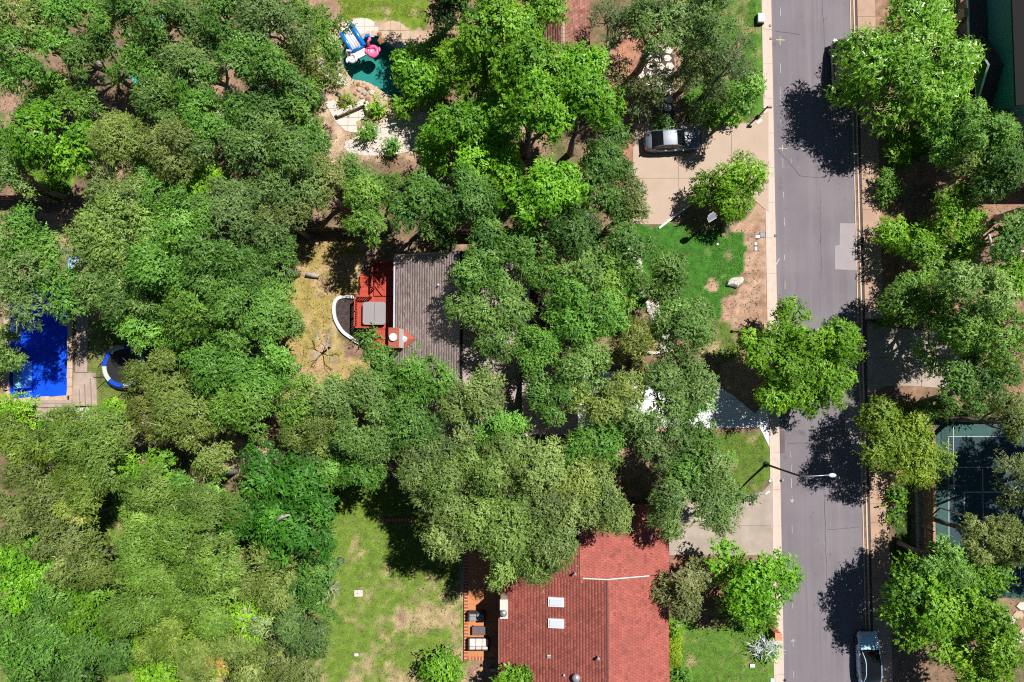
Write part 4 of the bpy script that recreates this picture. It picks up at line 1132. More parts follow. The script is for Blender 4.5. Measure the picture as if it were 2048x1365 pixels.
sofa(957.5, 1288, 1.75, 0.88, 3, 'cushion_white', 'wicker', 'up', 'three-seat sofa with white cushions on the terracotta patio')
c = P(957.5, 1262, 0.55)
ct = thing('coffee_table', 'low brown-grey slatted coffee table between the two patio sofas', 'table', (c.x, c.y, pz))
MB().box((0, 0, 0.41), (1.08, 0.68, 0.03)).build('table_frame', M['wicker'], ct, local=True)
for i in range(5): MB().box((0, -0.26 + 0.13 * i, 0.445), (1.04, 0.118, 0.035)).build('slat', M['table_brown'], ct, local=True)
for sx in (-1, 1):
    for sy in (-1, 1): MB().box((sx * 0.48, sy * 0.28, 0.2), (0.06, 0.06, 0.40)).build('leg', M['wicker'], ct, local=True)
MB().box((0, 0, 0.12), (0.98, 0.58, 0.03)).build('lower_shelf', M['table_brown'], ct, local=True)

# brick garden step under the big oak
bs = thing('brick_edging', 'short row of striped bricks on the lawn under the pale oak', 'brick edging', (*P(790, 1040)[:2], 0))
for i in range(20):
    MB().box((PX(765) + 0.06 + i * 0.13, PY(1040), 0.06), (0.112, 0.27, 0.14 + 0.01 * (i % 3))).build('brick', M['brick_pink'] if i % 2 else M['brick_red'], bs)

# ---------------------------------------------------------------- terracotta-roofed neighbour at the top
nh = thing('house', 'terracotta-brown roofed house at the top edge under the bright green trees', 'house', (*P(1100, 60)[:2], 0))
nz = 2.8; nzr = 4.8
nrx, nwx, nex = PX(1128, nzr), PX(985, nz), PX(1180, nz); ny0, ny1 = PY(178, nz), PY(-230, nz)
zE2 = nzr - (nex - nrx) * (nzr - nz) / (nrx - nwx)
roof_slope(nh, (nwx, ny0, nz), (nwx, ny1, nz), (nrx, ny1, nzr), (nrx, ny0, nzr), 'shingle_terra', 21)
roof_slope(nh, (nex, ny0, zE2), (nex, ny1, zE2), (nrx, ny1, nzr), (nrx, ny0, nzr), 'shingle_terra', 22)
cap_run(nh, (nrx, ny0, nzr), (nrx, ny1, nzr), M['ridge_tan'], w=0.34)
MB().box(((nwx + nex) / 2, (ny0 + ny1) / 2, 1.3), (nex - nwx - 1, ny1 - ny0 - 0.9, 2.6)).build('wall', M['wall_brick'], nh)
MB().add([(x, ny0 + 0.4, z) for x, z in ((nwx + 0.5, 2.6), (nex - 0.5, 2.6), (nrx, 4.55))] + [(x, ny0 + 0.55, z) for x, z in ((nwx + 0.5, 2.6), (nex - 0.5, 2.6), (nrx, 4.55))], [(0, 1, 2), (5, 4, 3), (0, 3, 4, 1), (1, 4, 5, 2), (2, 5, 3, 0)]).build('gable', M['wall_brick'], nh)

# ---------------------------------------------------------------- stone and teal house at the top right
th = thing('house', 'teal sided house with tan stone front in the top right corner', 'house', (*P(1960, 100)[:2], 0))
fx = PX(2008, 5.9)                      # front gable wall
gyc, gh = P(2010, 130, 5.9).y, 2.6
def wallbox(nm, x0, x1, y0, y1, z0, z1, mt): return MB().box(((x0 + x1) / 2, (y0 + y1) / 2, (z0 + z1) / 2), (x1 - x0, y1 - y0, z1 - z0)).build(nm, M[mt], th)
wallbox('wall', fx, fx + 8, gyc - gh, gyc + gh, 0, 4.4, 'teal')
MB().add([(fx, gyc - gh, 4.4), (fx, gyc + gh, 4.4), (fx, gyc, 5.8), (fx + 0.2, gyc - gh, 4.4), (fx + 0.2, gyc + gh, 4.4), (fx + 0.2, gyc, 5.8)], [(0, 2, 1), (3, 4, 5), (0, 1, 4, 3), (1, 2, 5, 4), (2, 0, 3, 5)]).build('gable', M['teal'], th)
for s in (-1, 1):
    slope_slab((fx - 0.35, gyc + s * (gh + 0.4), 4.2), (fx + 8, gyc + s * (gh + 0.4), 4.2), (fx + 8, gyc, 5.9), (fx - 0.35, gyc, 5.9), 0.14, M['teal_roof'], th, 'roof_slope')
    MB().tube([(fx - 0.37, gyc + s * (gh + 0.4), 4.22), (fx - 0.37, gyc, 5.92)], 0.09, 4).build('barge_board', M['box_green'], th)
def stones(x, y0, y1, z0, z1, seed, n='stone_block'):
    g = random.Random(seed); z = z0
    while z < z1 - 0.05:
        h = min(0.34, z1 - z); y = y0
        while y < y1 - 0.05:
            w = min(g.uniform(0.35, 0.75), y1 - y)
            MB().box((x - 0.04 - g.uniform(0, 0.03), y + w / 2, z + h / 2), (0.10, w - 0.025, h - 0.025)).build(n, M['stone'], th)
            y += w
        z += h
stones(fx, gyc - 0.3, gyc + gh - 0.1, 0.1, 4.3, 1)
stones(fx, gyc - gh, gyc - 0.3, 0.1, 1.4, 2)
for z in (2.2, 3.4): window(th, (fx, gyc - 1.45, z), 1.5, 0.95, 'x-')
# recessed porch north of the gable with stone piers
wallbox('wall', fx + 1.2, fx + 8, gyc + gh + 0.01, gyc + gh + 5.2, 0, 4.2, 'stone')
wallbox('porch_floor', fx - 1.6, fx + 1.2, gyc + gh + 0.02, gyc + gh + 5.2, 0, 0.3, 'stone')
stones(fx + 1.2, gyc + gh + 0.05, gyc + gh + 2.0, 0.4, 4.1, 3)
wallbox('pier', fx - 0.8, fx - 0.1, gyc + gh + 2.2, gyc + gh + 2.9, 0.3, 4.0, 'stone')
window(th, (fx + 1.2, gyc + gh + 3.6, 2.2), 1.2, 1.4, 'x-')
slope_slab((fx - 0.4, gyc + gh + 0.42, 4.0), (fx - 0.4, gyc + gh + 8, 4.0), (fx + 4, gyc + gh + 8, 5.2), (fx + 4, gyc + gh + 0.42, 5.2), 0.14, M['teal_roof'], th, 'roof_slope')
MB().box((fx - 0.45, gyc + gh + 4.2, 3.95), (0.10, 7.6, 0.16)).build('fascia', M['box_green'], th)
# taller teal block behind, its wall catching only sky light
x2 = PX(2036, 6.2)
wallbox('upper_wall', x2, x2 + 8, gyc - 3.4, gyc + 9, 3.5, 7.6, 'teal')
slope_slab((x2 - 0.4, gyc - 3.8, 7.5), (x2 - 0.4, gyc + 9.4, 7.5), (x2 + 4, gyc + 9.4, 9.0), (x2 + 4, gyc - 3.8, 9.0), 0.15, M['shingle_terra'], th, 'roof_slope')
bpy.context.view_layer.update()
s_ = slope_slab((PX(2028, 4), gyc - 4.6, 4.0), (PX(2028, 4) + 8, gyc - 4.6, 4.0), (PX(2028, 4) + 8, gyc - 2.6, 4.6), (PX(2028, 4), gyc - 2.6, 4.6), 0.15, M['stone_tan'], th, 'roof_slope')
# small gable seen at the right edge
eh = thing('shed', 'corner of a pale grey shed roof at the right edge among dark trees', 'shed', (*P(2040, 345)[:2], 0))
c = P(2042, 346, 3)
slope_slab((c.x - 0.8, c.y - 0.7, 2.6), (c.x + 4, c.y - 0.7, 2.6), (c.x + 4, c.y + 1.0, 3.2), (c.x - 0.8, c.y + 1.0, 3.2), 0.12, M['drive_grey'], eh, 'roof')
MB().box((c.x + 1.8, c.y + 0.1, 1.3), (4.4, 1.2, 2.5)).build('wall', M['teal_roof'], eh)

# ---------------------------------------------------------------- sport court on the right
cz = 0.0
co = tag(MB().prism(wp([(1872, 842), (2200, 842), (2200, 1196), (1872, 1196)]), -0.05, 0.012).build('sport_court', M['court_green']), kind='structure')
MB().prism(wp([(1897, 873), (2200, 873), (2200, 1172), (1897, 1172)]), 0.0, 0.018).build('playing_area', M['court_dark'], co)
def cline(x0, y0, x1, y1, w=1.5):
    a, b = P(x0, y0), P(x1, y1)
    d = (b - a).normalized(); n = Vector((-d.y, d.x, 0)) * pxs(w) / 2
    MB().prism([(a + n)[:2], (b + n)[:2], (b - n)[:2], (a - n)[:2]], 0.010, 0.024).build('court_line', M['court_line'], co)
cline(1897, 873.5, 2120, 873.5); cline(1897, 875, 1898, 1171); cline(1899, 935, 2120, 935); cline(1965, 937, 1966.5, 1108); cline(1899, 1110, 2120, 1110); cline(1897, 1171.5, 2120, 1171.5); cline(2040, 1112, 2041, 1170)
cline(1929, 985, 2050, 984, 2.2); cline(1928, 985, 1929, 1050, 2.2)
# net across the court
ct_ = thing('court_net', 'slack white-taped net lying along the left side of the court', 'net', (*P(1906, 910)[:2], 0))
a, b = P(1906.5, 842, 0.95), P(1908, 978, 0.95)
MB().tube([a, b], 0.03, 5).build('net_tape', M['white'], ct_)
for p in (a, b): MB().lathe((p.x, p.y, 0), [(0.05, 0), (0.05, 1.0), (0.02, 1.02)], 8).build('post', M['metal'], ct_)
mm = MB()
for i in range(28):
    p = a.lerp(b, i / 27); mm.box((p.x, p.y, 0.5), (0.012, 0.012, 0.88))
for z in (0.1, 0.3, 0.5, 0.7): mm.box(((a.x + b.x) / 2, (a.y + b.y) / 2, z), (0.012, (a - b).length, 0.012))
tag(mm.build('netting', M['black'], ct_), kind='stuff')
# court floodlight
fb, ftp = P(1880, 1016), P(1972, 1054, 5.6)
fl_ = thing('floodlight', 'slim pole floodlight leaning over the court edge with two lamp heads', 'floodlight', (fb.x, fb.y, 0))
MB().tube([fb, (fb.x, fb.y, 5.6)], [0.07, 0.05], 8).build('pole', M['metal'], fl_)
MB().box((fb.x + 0.15, fb.y, 5.55), (0.5, 0.9, 0.06)).build('cross_arm', M['metal'], fl_)
for s, mt in ((-1, 'white'), (1, 'white')):
    h = MB().box((fb.x + 0.35, fb.y + s * 0.33, 5.62), (0.42, 0.40, 0.22), tilt=Matrix.Rotation(0.5, 3, 'Y')).build('lamp_head', M[mt], fl_, bevel=0.04)
    MB().box((fb.x + 0.52, fb.y + s * 0.33, 5.47), (0.10, 0.36, 0.12), tilt=Matrix.Rotation(0.5, 3, 'Y')).build('rim', M['float_red'], h)
# plank fence beside the court, picket by picket
def fence(a, b, h, label, mt='fence_wood', w=0.14, gap=0.012, rails_side=1):
    a, b = Vector((a[0], a[1], 0)), Vector((b[0], b[1], 0)); L = (b - a).length; d = (b - a) / L; rz = math.atan2(d.y, d.x); n = Vector((-d.y, d.x, 0)) * rails_side
    o = thing('wooden_fence', label, 'fence', ((a + b) / 2)[:])
    k = int(L / w); g = random.Random(int(a.x * 10 + a.y))
    me = MB().box((0, 0, 0), (w - gap, 0.022, 1.0)).mesh('picket'); me.materials.append(M[mt])
    for i in range(k):
        p = a + d * (w * (i + 0.5)); hh = h + g.uniform(-0.05, 0.04)
        q = bpy.data.objects.new('picket', me); COL.objects.link(q); q.parent = o
        q.location = (p.x - o.location.x, p.y - o.location.y, hh / 2); q.scale = (1, 1, hh)
        q.rotation_euler = (g.uniform(-0.012, 0.012), 0, rz + g.uniform(-0.02, 0.02))
    for z in (0.35, h * 0.55, h - 0.25):
        c = (a + b) / 2 + n * 0.045; MB().box((c.x, c.y, z), (L, 0.045, 0.09), rz).build('rail', M[mt], o)
    k = max(1, int(L / 2.4))
    for i in range(k + 1):
        p = a + d * (L * i / k) + n * 0.10; MB().box((p.x, p.y, (h - 0.05) / 2), (0.09, 0.09, h - 0.05), rz).build('post', M[mt], o)
    return o
fence(P(1837, 935), P(1836, 1112), 2.0, 'weathered plank fence between the stone wall and the court')
fence(P(-30, 402), P(122, 404), 1.9, 'dark plank fence at the left edge above the dirt path', rails_side=-1)
fence(P(560, 462), P(735, 466), 1.9, 'dark plank fence above the yellow back yard', rails_side=-1)
fence(P(915, 470), P(1215, 470), 1.9, 'dark plank fence in shade between the brown house and the driveway neighbour', rails_side=-1)
fence(P(1790, 836), P(2000, 832), 1.6, 'shaded plank fence above the sport court', rails_side=-1)
# dry stone wall beside it
sw = thing('stone_wall', 'low grey-blue stacked stone wall in shade beside the plank fence', 'wall', (*P(1826, 1050)[:2], 0))
g = random.Random(6)
MB().box((PX(1826), (PY(960) + PY(1150)) / 2, 0.2), (0.34, PY(960) - PY(1150), 0.44)).build('wall_core', M['stone_grey'], sw)
y = PY(1150)
while y < PY(960):
    l = g.uniform(0.22, 0.34)
    for s in (-1, 1): MB().box((PX(1826) + s * 0.12, y + l / 2 + s * 0.05, 0.48), (0.225, l - 0.03, 0.14 + g.uniform(0, 0.05))).build('stone_block', M['stone_grey'], sw)
    y += l
# stone path in the bottom right corner
sp = thing('stone_steps', 'pale stone path edged with rocks in the bottom right corner', 'path', (*P(2030, 1270)[:2], 0))
for i, (x, y) in enumerate(((2014, 1302), (2026, 1290), (2038, 1278), (2048, 1264), (2020, 1240), (2036, 1230), (2044, 1212))):
    MB().prism([tuple(P(x + 12 * g.uniform(0.8, 1.1) * math.cos(k * 1.047), y + 9 * g.uniform(0.8, 1.1) * math.sin(k * 1.047))[:2]) for k in range(6)], -0.03, 0.05 + 0.01 * i).build('path_stone', M['stone_tan' if i % 2 else 'stone_white'], sp)

# ================================================================== VEHICLES
def loft(stations, n_close=False):
    """stations: list of (x, [(y,z)...]) -> MB"""
    m = MB(); k = len(stations[0][1]); vs = []
    for x, sec in stations: vs += [(x, y, z) for y, z in sec]
    fs = [(i * k + j, i * k + j + 1, (i + 1) * k + j + 1, (i + 1) * k + j) for i in range(len(stations) - 1) for j in range(k - 1)]
    fs += [tuple(range(k - 1, -1, -1)), tuple((len(stations) - 1) * k + j for j in range(k))]
    return m.add(vs, fs)
def car(name, label, cat, loc, rz, paint, L=4.7, W=1.82, suv=False, glass_roof=False):
    o = thing(name, label, cat, loc, rz)
    h = 0.20 if suv else 0.0
    hw = W / 2
    # (fraction along the length from the rear, half width, low edge, shoulder height, deck height)
    S = [(0.0, 0.62, 0.42, 0.72, 0.78), (0.02, 0.80, 0.32, 0.80, 0.90), (0.07, 0.92, 0.25, 0.86, 0.99), (0.16, 0.98, 0.22, 0.88, 1.02), (0.28, 1.0, 0.20, 0.88, 1.00), (0.45, 1.0, 0.20, 0.86, 0.96),
         (0.60, 1.0, 0.20, 0.84, 0.94), (0.70, 0.99, 0.20, 0.81, 0.93), (0.80, 0.97, 0.22, 0.76, 0.88), (0.90, 0.91, 0.25, 0.68, 0.79), (0.96, 0.80, 0.30, 0.60, 0.68), (0.99, 0.66, 0.36, 0.54, 0.60), (1.0, 0.52, 0.42, 0.50, 0.55)]
    st = []
    for f, w, zl, zs, zt in S:
        w *= hw; x = (f - 0.5) * L; zl += h * 0.6; zs += h; zt += h
        sec = [(-w * 0.93, zl), (-w * 0.99, zl + 0.18), (-w, (zl + zs) / 2 + 0.05), (-w * 0.97, zs - 0.04), (-w * 0.90, zs + (zt - zs) * 0.45), (-w * 0.6, zt - 0.02), (0, zt + 0.012)]
        sec = sec + [(-y, z) for y, z in sec[-2::-1]]
        st.append((x, sec))
    body = loft(st).build('body', M[paint], o, smooth=True, local=True)
    # cabin
    r0, r1 = (1.62 if suv else 1.40), 0
    if suv: cab = [(0.03, 0.72, 1.02), (0.075, 0.70, r0 - 0.08), (0.14, 0.70, r0), (0.50, 0.71, r0 + 0.02), (0.585, 0.69, r0 - 0.06), (0.71, 0.76, 1.10)]
    else: cab = [(0.115, 0.74, 0.99), (0.22, 0.69, r0 - 0.12), (0.30, 0.66, r0 - 0.01), (0.46, 0.66, r0 + 0.02), (0.545, 0.66, r0 - 0.05), (0.70, 0.77, 0.93)]
    base_z = 0.86 + h
    def ring(f, wt, zt):
        x = (f - 0.5) * L; wb = 0.90 * hw
        return x, wb, wt * hw, zt
    Rg = [ring(*c) for c in cab]
    # glass of each side, front and rear, and the roof skin as separate parts
    for s, nm in ((-1, 'side_window'), (1, 'side_window')):
        m = MB(); vs = []
        for x, wb, w, z in Rg: vs += [(x, s * wb * 0.985, base_z), (x, s * (w + 0.03), z - 0.05)]
        fs = [(2 * i, 2 * i + 2, 2 * i + 3, 2 * i + 1) if s < 0 else (2 * i + 1, 2 * i + 3, 2 * i + 2, 2 * i) for i in range(len(Rg) - 1)]
        m.add(vs, fs).build(nm, M['glass_dark'], o, local=True)
        pil = MB()
        for i in ((2, 3) if not suv else (1, 3)):
            x, wb, w, z = Rg[i]; pil.tube([(x, s * wb, base_z), (x, s * (w + 0.035), z - 0.03)], 0.035, 5)
        pil.build('pillar', M['black'], o, local=True)
        rail = MB(); rail.tube([(x, s * (w + 0.02), z - 0.012) for x, wb, w, z in Rg], 0.035, 6); rail.build('roof_rail', M['chrome' if suv else paint], o, smooth=True, local=True)
        door = MB()
        for f in (0.33, 0.50, 0.66): door.box(((f - 0.5) * L, s * hw * 1.0, 0.62 + h), (0.012, 0.02, 0.5))
        door.build('door_seam', M['black'], o, local=True)
        for f in (0.36, 0.53): MB().box(((f - 0.5) * L, s * hw * 0.985, 0.80 + h), (0.18, 0.03, 0.03)).build('door_handle', M['chrome'], o, local=True)
    def cross(i, lift=0.0):
        x, wb, w, z = Rg[i]
        return [(x, y * w, z + lift + 0.03 * (1 - y * y)) for y in (-1, -0.5, 0, 0.5, 1)]
    def skin(nm, idx, mt):
        m = MB(); rows = [cross(i) for i in idx]
        vs = [v for r_ in rows for v in r_]
        m.add(vs, [(a * 5 + b, (a + 1) * 5 + b, (a + 1) * 5 + b + 1, a * 5 + b + 1) for a in range(len(idx) - 1) for b in range(4)]).build(nm, M[mt], o, smooth=True, local=True)
    skin('rear_window', (0, 1, 2) if not suv else (0, 1), 'glass_dark')
    skin('roof', (2, 3, 4) if not suv else (1, 2, 3, 4), 'glass_dark' if glass_roof else paint)
    skin('windscreen', (4, 5), 'glass_dark')
    for s in (-1, 1):
        mr = MB().box(((0.655 - 0.5) * L, s * (hw + 0.07), 0.96 + h), (0.14, 0.20, 0.13)).build('mirror', M['black' if glass_roof else paint], o, bevel=0.03, local=True)
        MB().box(((0.965 - 0.5) * L, s * hw * 0.62, 0.60 + h), (0.26, 0.34, 0.12), rz=-s * 0.5).build('headlight', M['lamp_lens'], o, bevel=0.03, local=True)
        MB().box(((0.015 - 0.5) * L, s * hw * 0.66, 0.78 + h), (0.12, 0.36, 0.14), rz=s * 0.35).build('tail_light', M['lamp_red'], o, bevel=0.03, local=True)
        for f in (0.19, 0.81):
            x = (f - 0.5) * L; w = MB()
            cyl = [(0.33, -0.11), (0.34, 0.0), (0.33, 0.11)]
            vs = []; n = 18
            for r_, t in ((0.20, -0.115), (0.31, -0.115), (0.335, -0.08), (0.335, 0.08), (0.31, 0.115), (0.20, 0.115)):
                for k in range(n):
                    a = 2 * math.pi * k / n; vs.append((x + r_ * math.cos(a), s * (hw - 0.12) + t, 0.335 + r_ * math.sin(a)))
            w.add(vs, [(i * n + k, i * n + (k + 1) % n, (i + 1) * n + (k + 1) % n, (i + 1) * n + k) for i in range(5) for k in range(n)])
            wh = w.build('wheel', M['rubber'], o, local=True)
            rm = MB(); vs = [(x + 0.205 * math.cos(2 * math.pi * k / n), s * (hw - 0.025), 0.335 + 0.205 * math.sin(2 * math.pi * k / n)) for k in range(n)]
            rm.add(vs, [tuple(range(n)) if s < 0 else tuple(range(n))[::-1]]); rm.build('rim', M['chrome'], wh, local=True)
    MB().box((L / 2 - 0.02, 0, 0.42 + h * 0.6), (0.06, 0.9, 0.16)).build('grille', M['black'], o, local=True)
    MB().box((-L / 2 + 0.0, 0, 0.60 + h * 0.6), (0.04, 0.5, 0.13)).build('number_plate', M['box_white'], o, local=True)
    return o
a, b = P(1291, 284, 0.6), P(1399, 279, 0.6)
c = (a + b) / 2
car('parked_car', 'dark silver saloon car parked on the pink concrete driveway', 'car', (c.x, c.y, 0.024), math.atan2(b.y - a.y, b.x - a.x), 'car_silver', L=4.75)
c = P(1722, 1315, 0.5); c2 = P(1725, 1262, 0.4)
car('parked_car', 'pale blue-white hatchback with a black glass roof parked at the bottom kerb', 'car', (PX(1724, 0.6), PY(1262, 0.4) - 2.2, -0.09), math.pi / 2 + 0.015, 'car_white', L=4.4, W=1.8, glass_roof=True)
car('parked_car', 'black sport utility car parked in the shade of the big bright tree', 'car', (PX(1701, 0.8), PY(133, 0.8), -0.09), math.pi / 2, 'car_black', L=4.8, W=1.88, suv=True)

# ================================================================== STREET THINGS
c = P(1532, 929)
sl_ = thing('street_lamp', 'tall street lamp with a dark pole and a pale arm over the road', 'street lamp', (c.x, c.y, 0))
HP = 6.6
ptop = Vector((c.x + 0.05, c.y, HP))
MB().tube([(c.x, c.y, 0), (c.x, c.y, 3), ptop], [0.10, 0.08, 0.06], 10).build('pole', M['black'], sl_, smooth=True)
e = P(1657, 950.5, HP + 0.5)
MB().tube([ptop, ptop.lerp(e, 0.35) + Vector((0, 0, 0.22)), ptop.lerp(e, 0.7) + Vector((0, 0, 0.15)), e], [0.05, 0.042, 0.038, 0.035], 8).build('arm', M['metal'], sl_, smooth=True)
hd = MB().ball((e.x + 0.28, e.y - 0.02, e.z), 0.22, 14, 8, s=(1.35, 0.72, 0.42)).build('lamp_head', M['white'], sl_, smooth=True)
MB().ball((e.x + 0.32, e.y - 0.02, e.z - 0.10), 0.2, 12, 6, s=(1.1, 0.75, 0.4)).build('lens', M['lamp_lens'], hd, smooth=True)
MB().lathe((c.x, c.y, 0), [(0.26, -0.02), (0.26, 0.04), (0.15, 0.10), (0.13, 0.12)], 14).build('base_plate', M['black'], sl_)
# black post lamp with a mailbox arm at the pink driveway
c = P(1516, 234)
pl_ = thing('mailbox_post', 'tall black mailbox post with a horizontal arm at the driveway mouth', 'mailbox post', (c.x, c.y, 0))
MB().tube([(c.x, c.y, 0), (c.x, c.y, 2.1)], [0.07, 0.06], 8).build('post', M['black'], pl_)
MB().box((c.x, c.y, 0.2), (0.26, 0.26, 0.4)).build('plinth', M['black'], pl_, bevel=0.03)
MB().box((c.x + 0.18, c.y, 2.1), (0.42, 0.20, 0.22)).build('mailbox', M['black'], pl_, bevel=0.06)
MB().box((c.x + 0.18, c.y, 2.215), (0.36, 0.12, 0.02)).build('mailbox_lid', M['cushion_grey'], pl_)
MB().tube([(c.x - 0.25, c.y + 0.05, 1.6), (c.x, c.y, 1.85)], 0.025, 5).build('brace', M['black'], pl_)
# brick mailbox pier at the bottom
c0, zt = P(1545, 1262), 1.35
bm = thing('brick_mailbox', 'red brick mailbox pier on the verge beside the silvery agave', 'mailbox', (c0.x, c0.y, 0))
MB().box((c0.x, c0.y, 0.62), (0.50, 0.50, 1.24)).build('pier', M['brick_red'], bm)
for zi in range(8):
    for s in (-1, 1):
        for k in range(2):
            MB().box((c0.x + s * 0.252, c0.y + (k - 0.5) * 0.24 + (0.06 if zi % 2 else -0.06) * 0, 0.10 + zi * 0.15), (0.02, 0.215, 0.125)).build('brick', M['brick_red'] if (zi + k) % 3 else M['brick_pink'], bm)
            MB().box((c0.x + (k - 0.5) * 0.24, c0.y + s * 0.252, 0.10 + zi * 0.15), (0.215, 0.02, 0.125)).build('brick', M['brick_red'] if (zi + k) % 3 else M['brick_pink'], bm)
MB().box((c0.x, c0.y, 1.28), (0.60, 0.60, 0.09)).build('cap', M['brick_pink'], bm, bevel=0.02)
MB().box((c0.x + 0.28, c0.y, 1.0), (0.04, 0.2, 0.2)).build('mailbox_door', M['black'], bm)
# grey kiosk by the east driveway
c0 = P(1747, 631, 0.5)
kb = thing('mailbox', 'grey stone mailbox pier in shade on the pavement by the east driveway', 'mailbox', (c0.x, c0.y, 0))
MB().box((c0.x, c0.y, 0.5), (0.95, 0.55, 1.0)).build('pier', M['stone_grey'], kb, bevel=0.03)
MB().box((c0.x, c0.y, 1.03), (1.05, 0.62, 0.08)).build('cap', M['stone_grey'], kb, bevel=0.02)
for i in range(3):
    for j in range(5): MB().box((c0.x - 0.36 + i * 0.36 - 0.0, c0.y - 0.285, 0.10 + j * 0.2), (0.33, 0.03, 0.17)).build('stone_block', M['stone_grey'], kb)
# basketball hoop
_b = P(1423, 434, 3.05); c0 = Vector((_b.x - 0.1, _b.y - 0.42, 0))
bh = thing('basketball_hoop', 'basketball hoop with a blue-white backboard beside the driveway tree', 'basketball hoop', (c0.x, c0.y, 0))
MB().tube([(c0.x, c0.y, 0), (c0.x, c0.y, 2.6), (c0.x + 0.0, c0.y + 0.45, 3.0)], [0.07, 0.065, 0.06], 8).build('pole', M['black'], bh)
T = Matrix.Rotation(-0.16, 3, 'X')
bb = MB()
pts = [(-0.36, -0.30), (0.36, -0.30), (0.38, 0.06), (0.26, 0.24), (0.0, 0.31), (-0.26, 0.24), (-0.38, 0.06)]
cb = Vector((c0.x + 0.1, c0.y + 0.42, 3.05)); RB = Matrix.Rotation(0.55, 3, 'Z') @ Matrix.Rotation(R(35), 3, 'X')
vs = [cb + RB @ Vector((x, 0.02 * 0 + y, 0.025)) for x, y in pts] + [cb + RB @ Vector((x, y, -0.025)) for x, y in pts]
bb.add(vs, [tuple(range(7)), tuple(range(13, 6, -1))] + [(i, 7 + i, 7 + (i + 1) % 7, (i + 1) % 7) for i in range(7)]).build('backboard', M['box_blue'], bh)
fr_ = MB(); fr_.tube([cb + RB @ Vector((x, y, 0.03)) for x, y in pts + pts[:1]], 0.025, 5); fr_.build('backboard_frame', M['white'], bh)
MB().torus((cb.x + 0.35, cb.y + 0.3, 2.8), 0.23, 0.015, 18, 6).build('rim', M['brick_pink'], bh)
# valve and utility covers
def cover(px, py, w, d, mt, lb, rz=0.0, h=0.05, z=0.0, rnd_=False, nm='utility_cover', grp=None):
    c = P(px, py, z)
    o = thing(nm, lb, 'cover', (c.x, c.y, z), rz, grp)
    if rnd_: MB().lathe((0, 0, 0), [(w / 2, 0), (w / 2, h), (w * 0.42, h + 0.01)], 16).build('lid', M[mt], o, local=True); MB().lathe((0, 0, 0), [(w / 2 + 0.04, -0.02), (w / 2 + 0.04, h * 0.6), (w / 2 + 0.01, h * 0.6)], 16).build('frame', M['joint'], o, local=True)
    else: MB().box((0, 0, h / 2), (w, d, h)).build('lid', M[mt], o, bevel=0.015, local=True); MB().box((0, 0, h / 4), (w + 0.06, d + 0.06, h / 2)).build('frame', M['joint'], o, local=True)
cover(1525, 470, 0.42, 0.40, 'box_blue', 'blue-grey square meter cover on the verge near the road'); cover(1515, 474, 0.38, 0.26, 'box_white', 'white meter cover left of the blue-grey one on the verge')
cover(1511, 488, 0.22, 0.30, 'box_green', 'small pale green cover, upper of two on the bare verge'); cover(1511.5, 498, 0.24, 0.34, 'box_green', 'pale green cover, lower of two on the bare verge')
cover(1435, 489, 0.16, 0.18, 'box_white', 'tiny white sprinkler box on the bright green lawn'); cover(1504, 1331, 0.40, 0.28, 'box_white', 'white utility box on the lawn at the bottom right', h=0.12); cover(1545, 1361, 0.36, 0.34, 'box_green', 'pale green cover at the bottom edge beside the kerb')
cover(1540, 962, 0.26, 0.34, 'box_green', 'round pale green cover on the lawn below the street lamp', rnd_=True); cover(1519, 41, 0.55, 0.75, 'box_white', 'pale blue-white utility cabinet at the top beside the road', h=0.5); cover(717, 1187, 0.7, 0.55, 'stone_white', 'flat whitish stone on the upper back lawn', h=0.03); cover(713, 1310, 0.34, 0.24, 'box_white', 'small white plate on the dry back lawn', h=0.04)
for i, (px, py) in enumerate(((1540, 52), (1541.5, 78), (1550.5, 472), (1562, 962), (1569.5, 1361))):
    nmz = ('uppermost', 'second uppermost', 'middle', 'second lowest', 'lowest')[i]
    cover(px, py, 0.16, 0.16, 'black', nmz + ' of the five black valve caps on the left kerb', rnd_=True, z=(-0.098 if i in (2, 3, 4) else -0.098), nm='valve_cap', h=0.02, grp='valve caps on the kerb')
cover(1492 + 8, 1009, 0.12, 0.12, 'black', 'black drain cap on the south driveway', rnd_=True, z=0.02, nm='drain_cap')

# ================================================================== POOL TOYS AND GARDEN THINGS
zw = -0.10
c = P(746, 104)
f1 = thing('flamingo_float', 'pink flamingo ring float on the teal pool', 'pool float', (c.x, c.y, zw))
MB().torus((0, 0, 0.16), 0.40, 0.17, 30, 10).build('ring', M['float_pink'], f1, smooth=True, local=True)
MB().lathe((0, 0, 0.02), [(0.36, 0), (0.36, 0.10), (0.3, 0.14)], 24).build('seat', M['float_pale'], f1, local=True)
sp_ = MB(); sp_.tube([(0.30 * (1 - t) * math.cos(t * 15), 0.30 * (1 - t) * math.sin(t * 15), 0.17) for t in [i / 40 for i in range(38)]], 0.022, 5); sp_.build('seat_spiral', M['float_pink'], f1, local=True)
MB().tube([(-0.28, 0.35, 0.2), (-0.32, 0.46, 0.6), (-0.25, 0.56, 0.85), (-0.16, 0.72, 0.8)], [0.15, 0.12, 0.10, 0.11], 10).build('neck', M['float_pink'], f1, smooth=True, local=True)
MB().ball((-0.15, 0.76, 0.78), 0.15, 12, 8, s=(0.9, 1.3, 0.9)).build('head', M['float_pink'], f1, smooth=True, local=True)
MB().ball((-0.36, 0.26, 0.32), 0.16, 10, 6, s=(1.2, 1.0, 0.6)).build('chest_patch', M['float_red'], f1, smooth=True, local=True)
for s in (-1, 1): MB().ball((s * 0.56, 0.10 if s > 0 else -0.02, 0.26), 0.22, 12, 8, s=(0.55, 1.1, 0.7)).build('wing', M['float_pink'], f1, smooth=True, local=True)
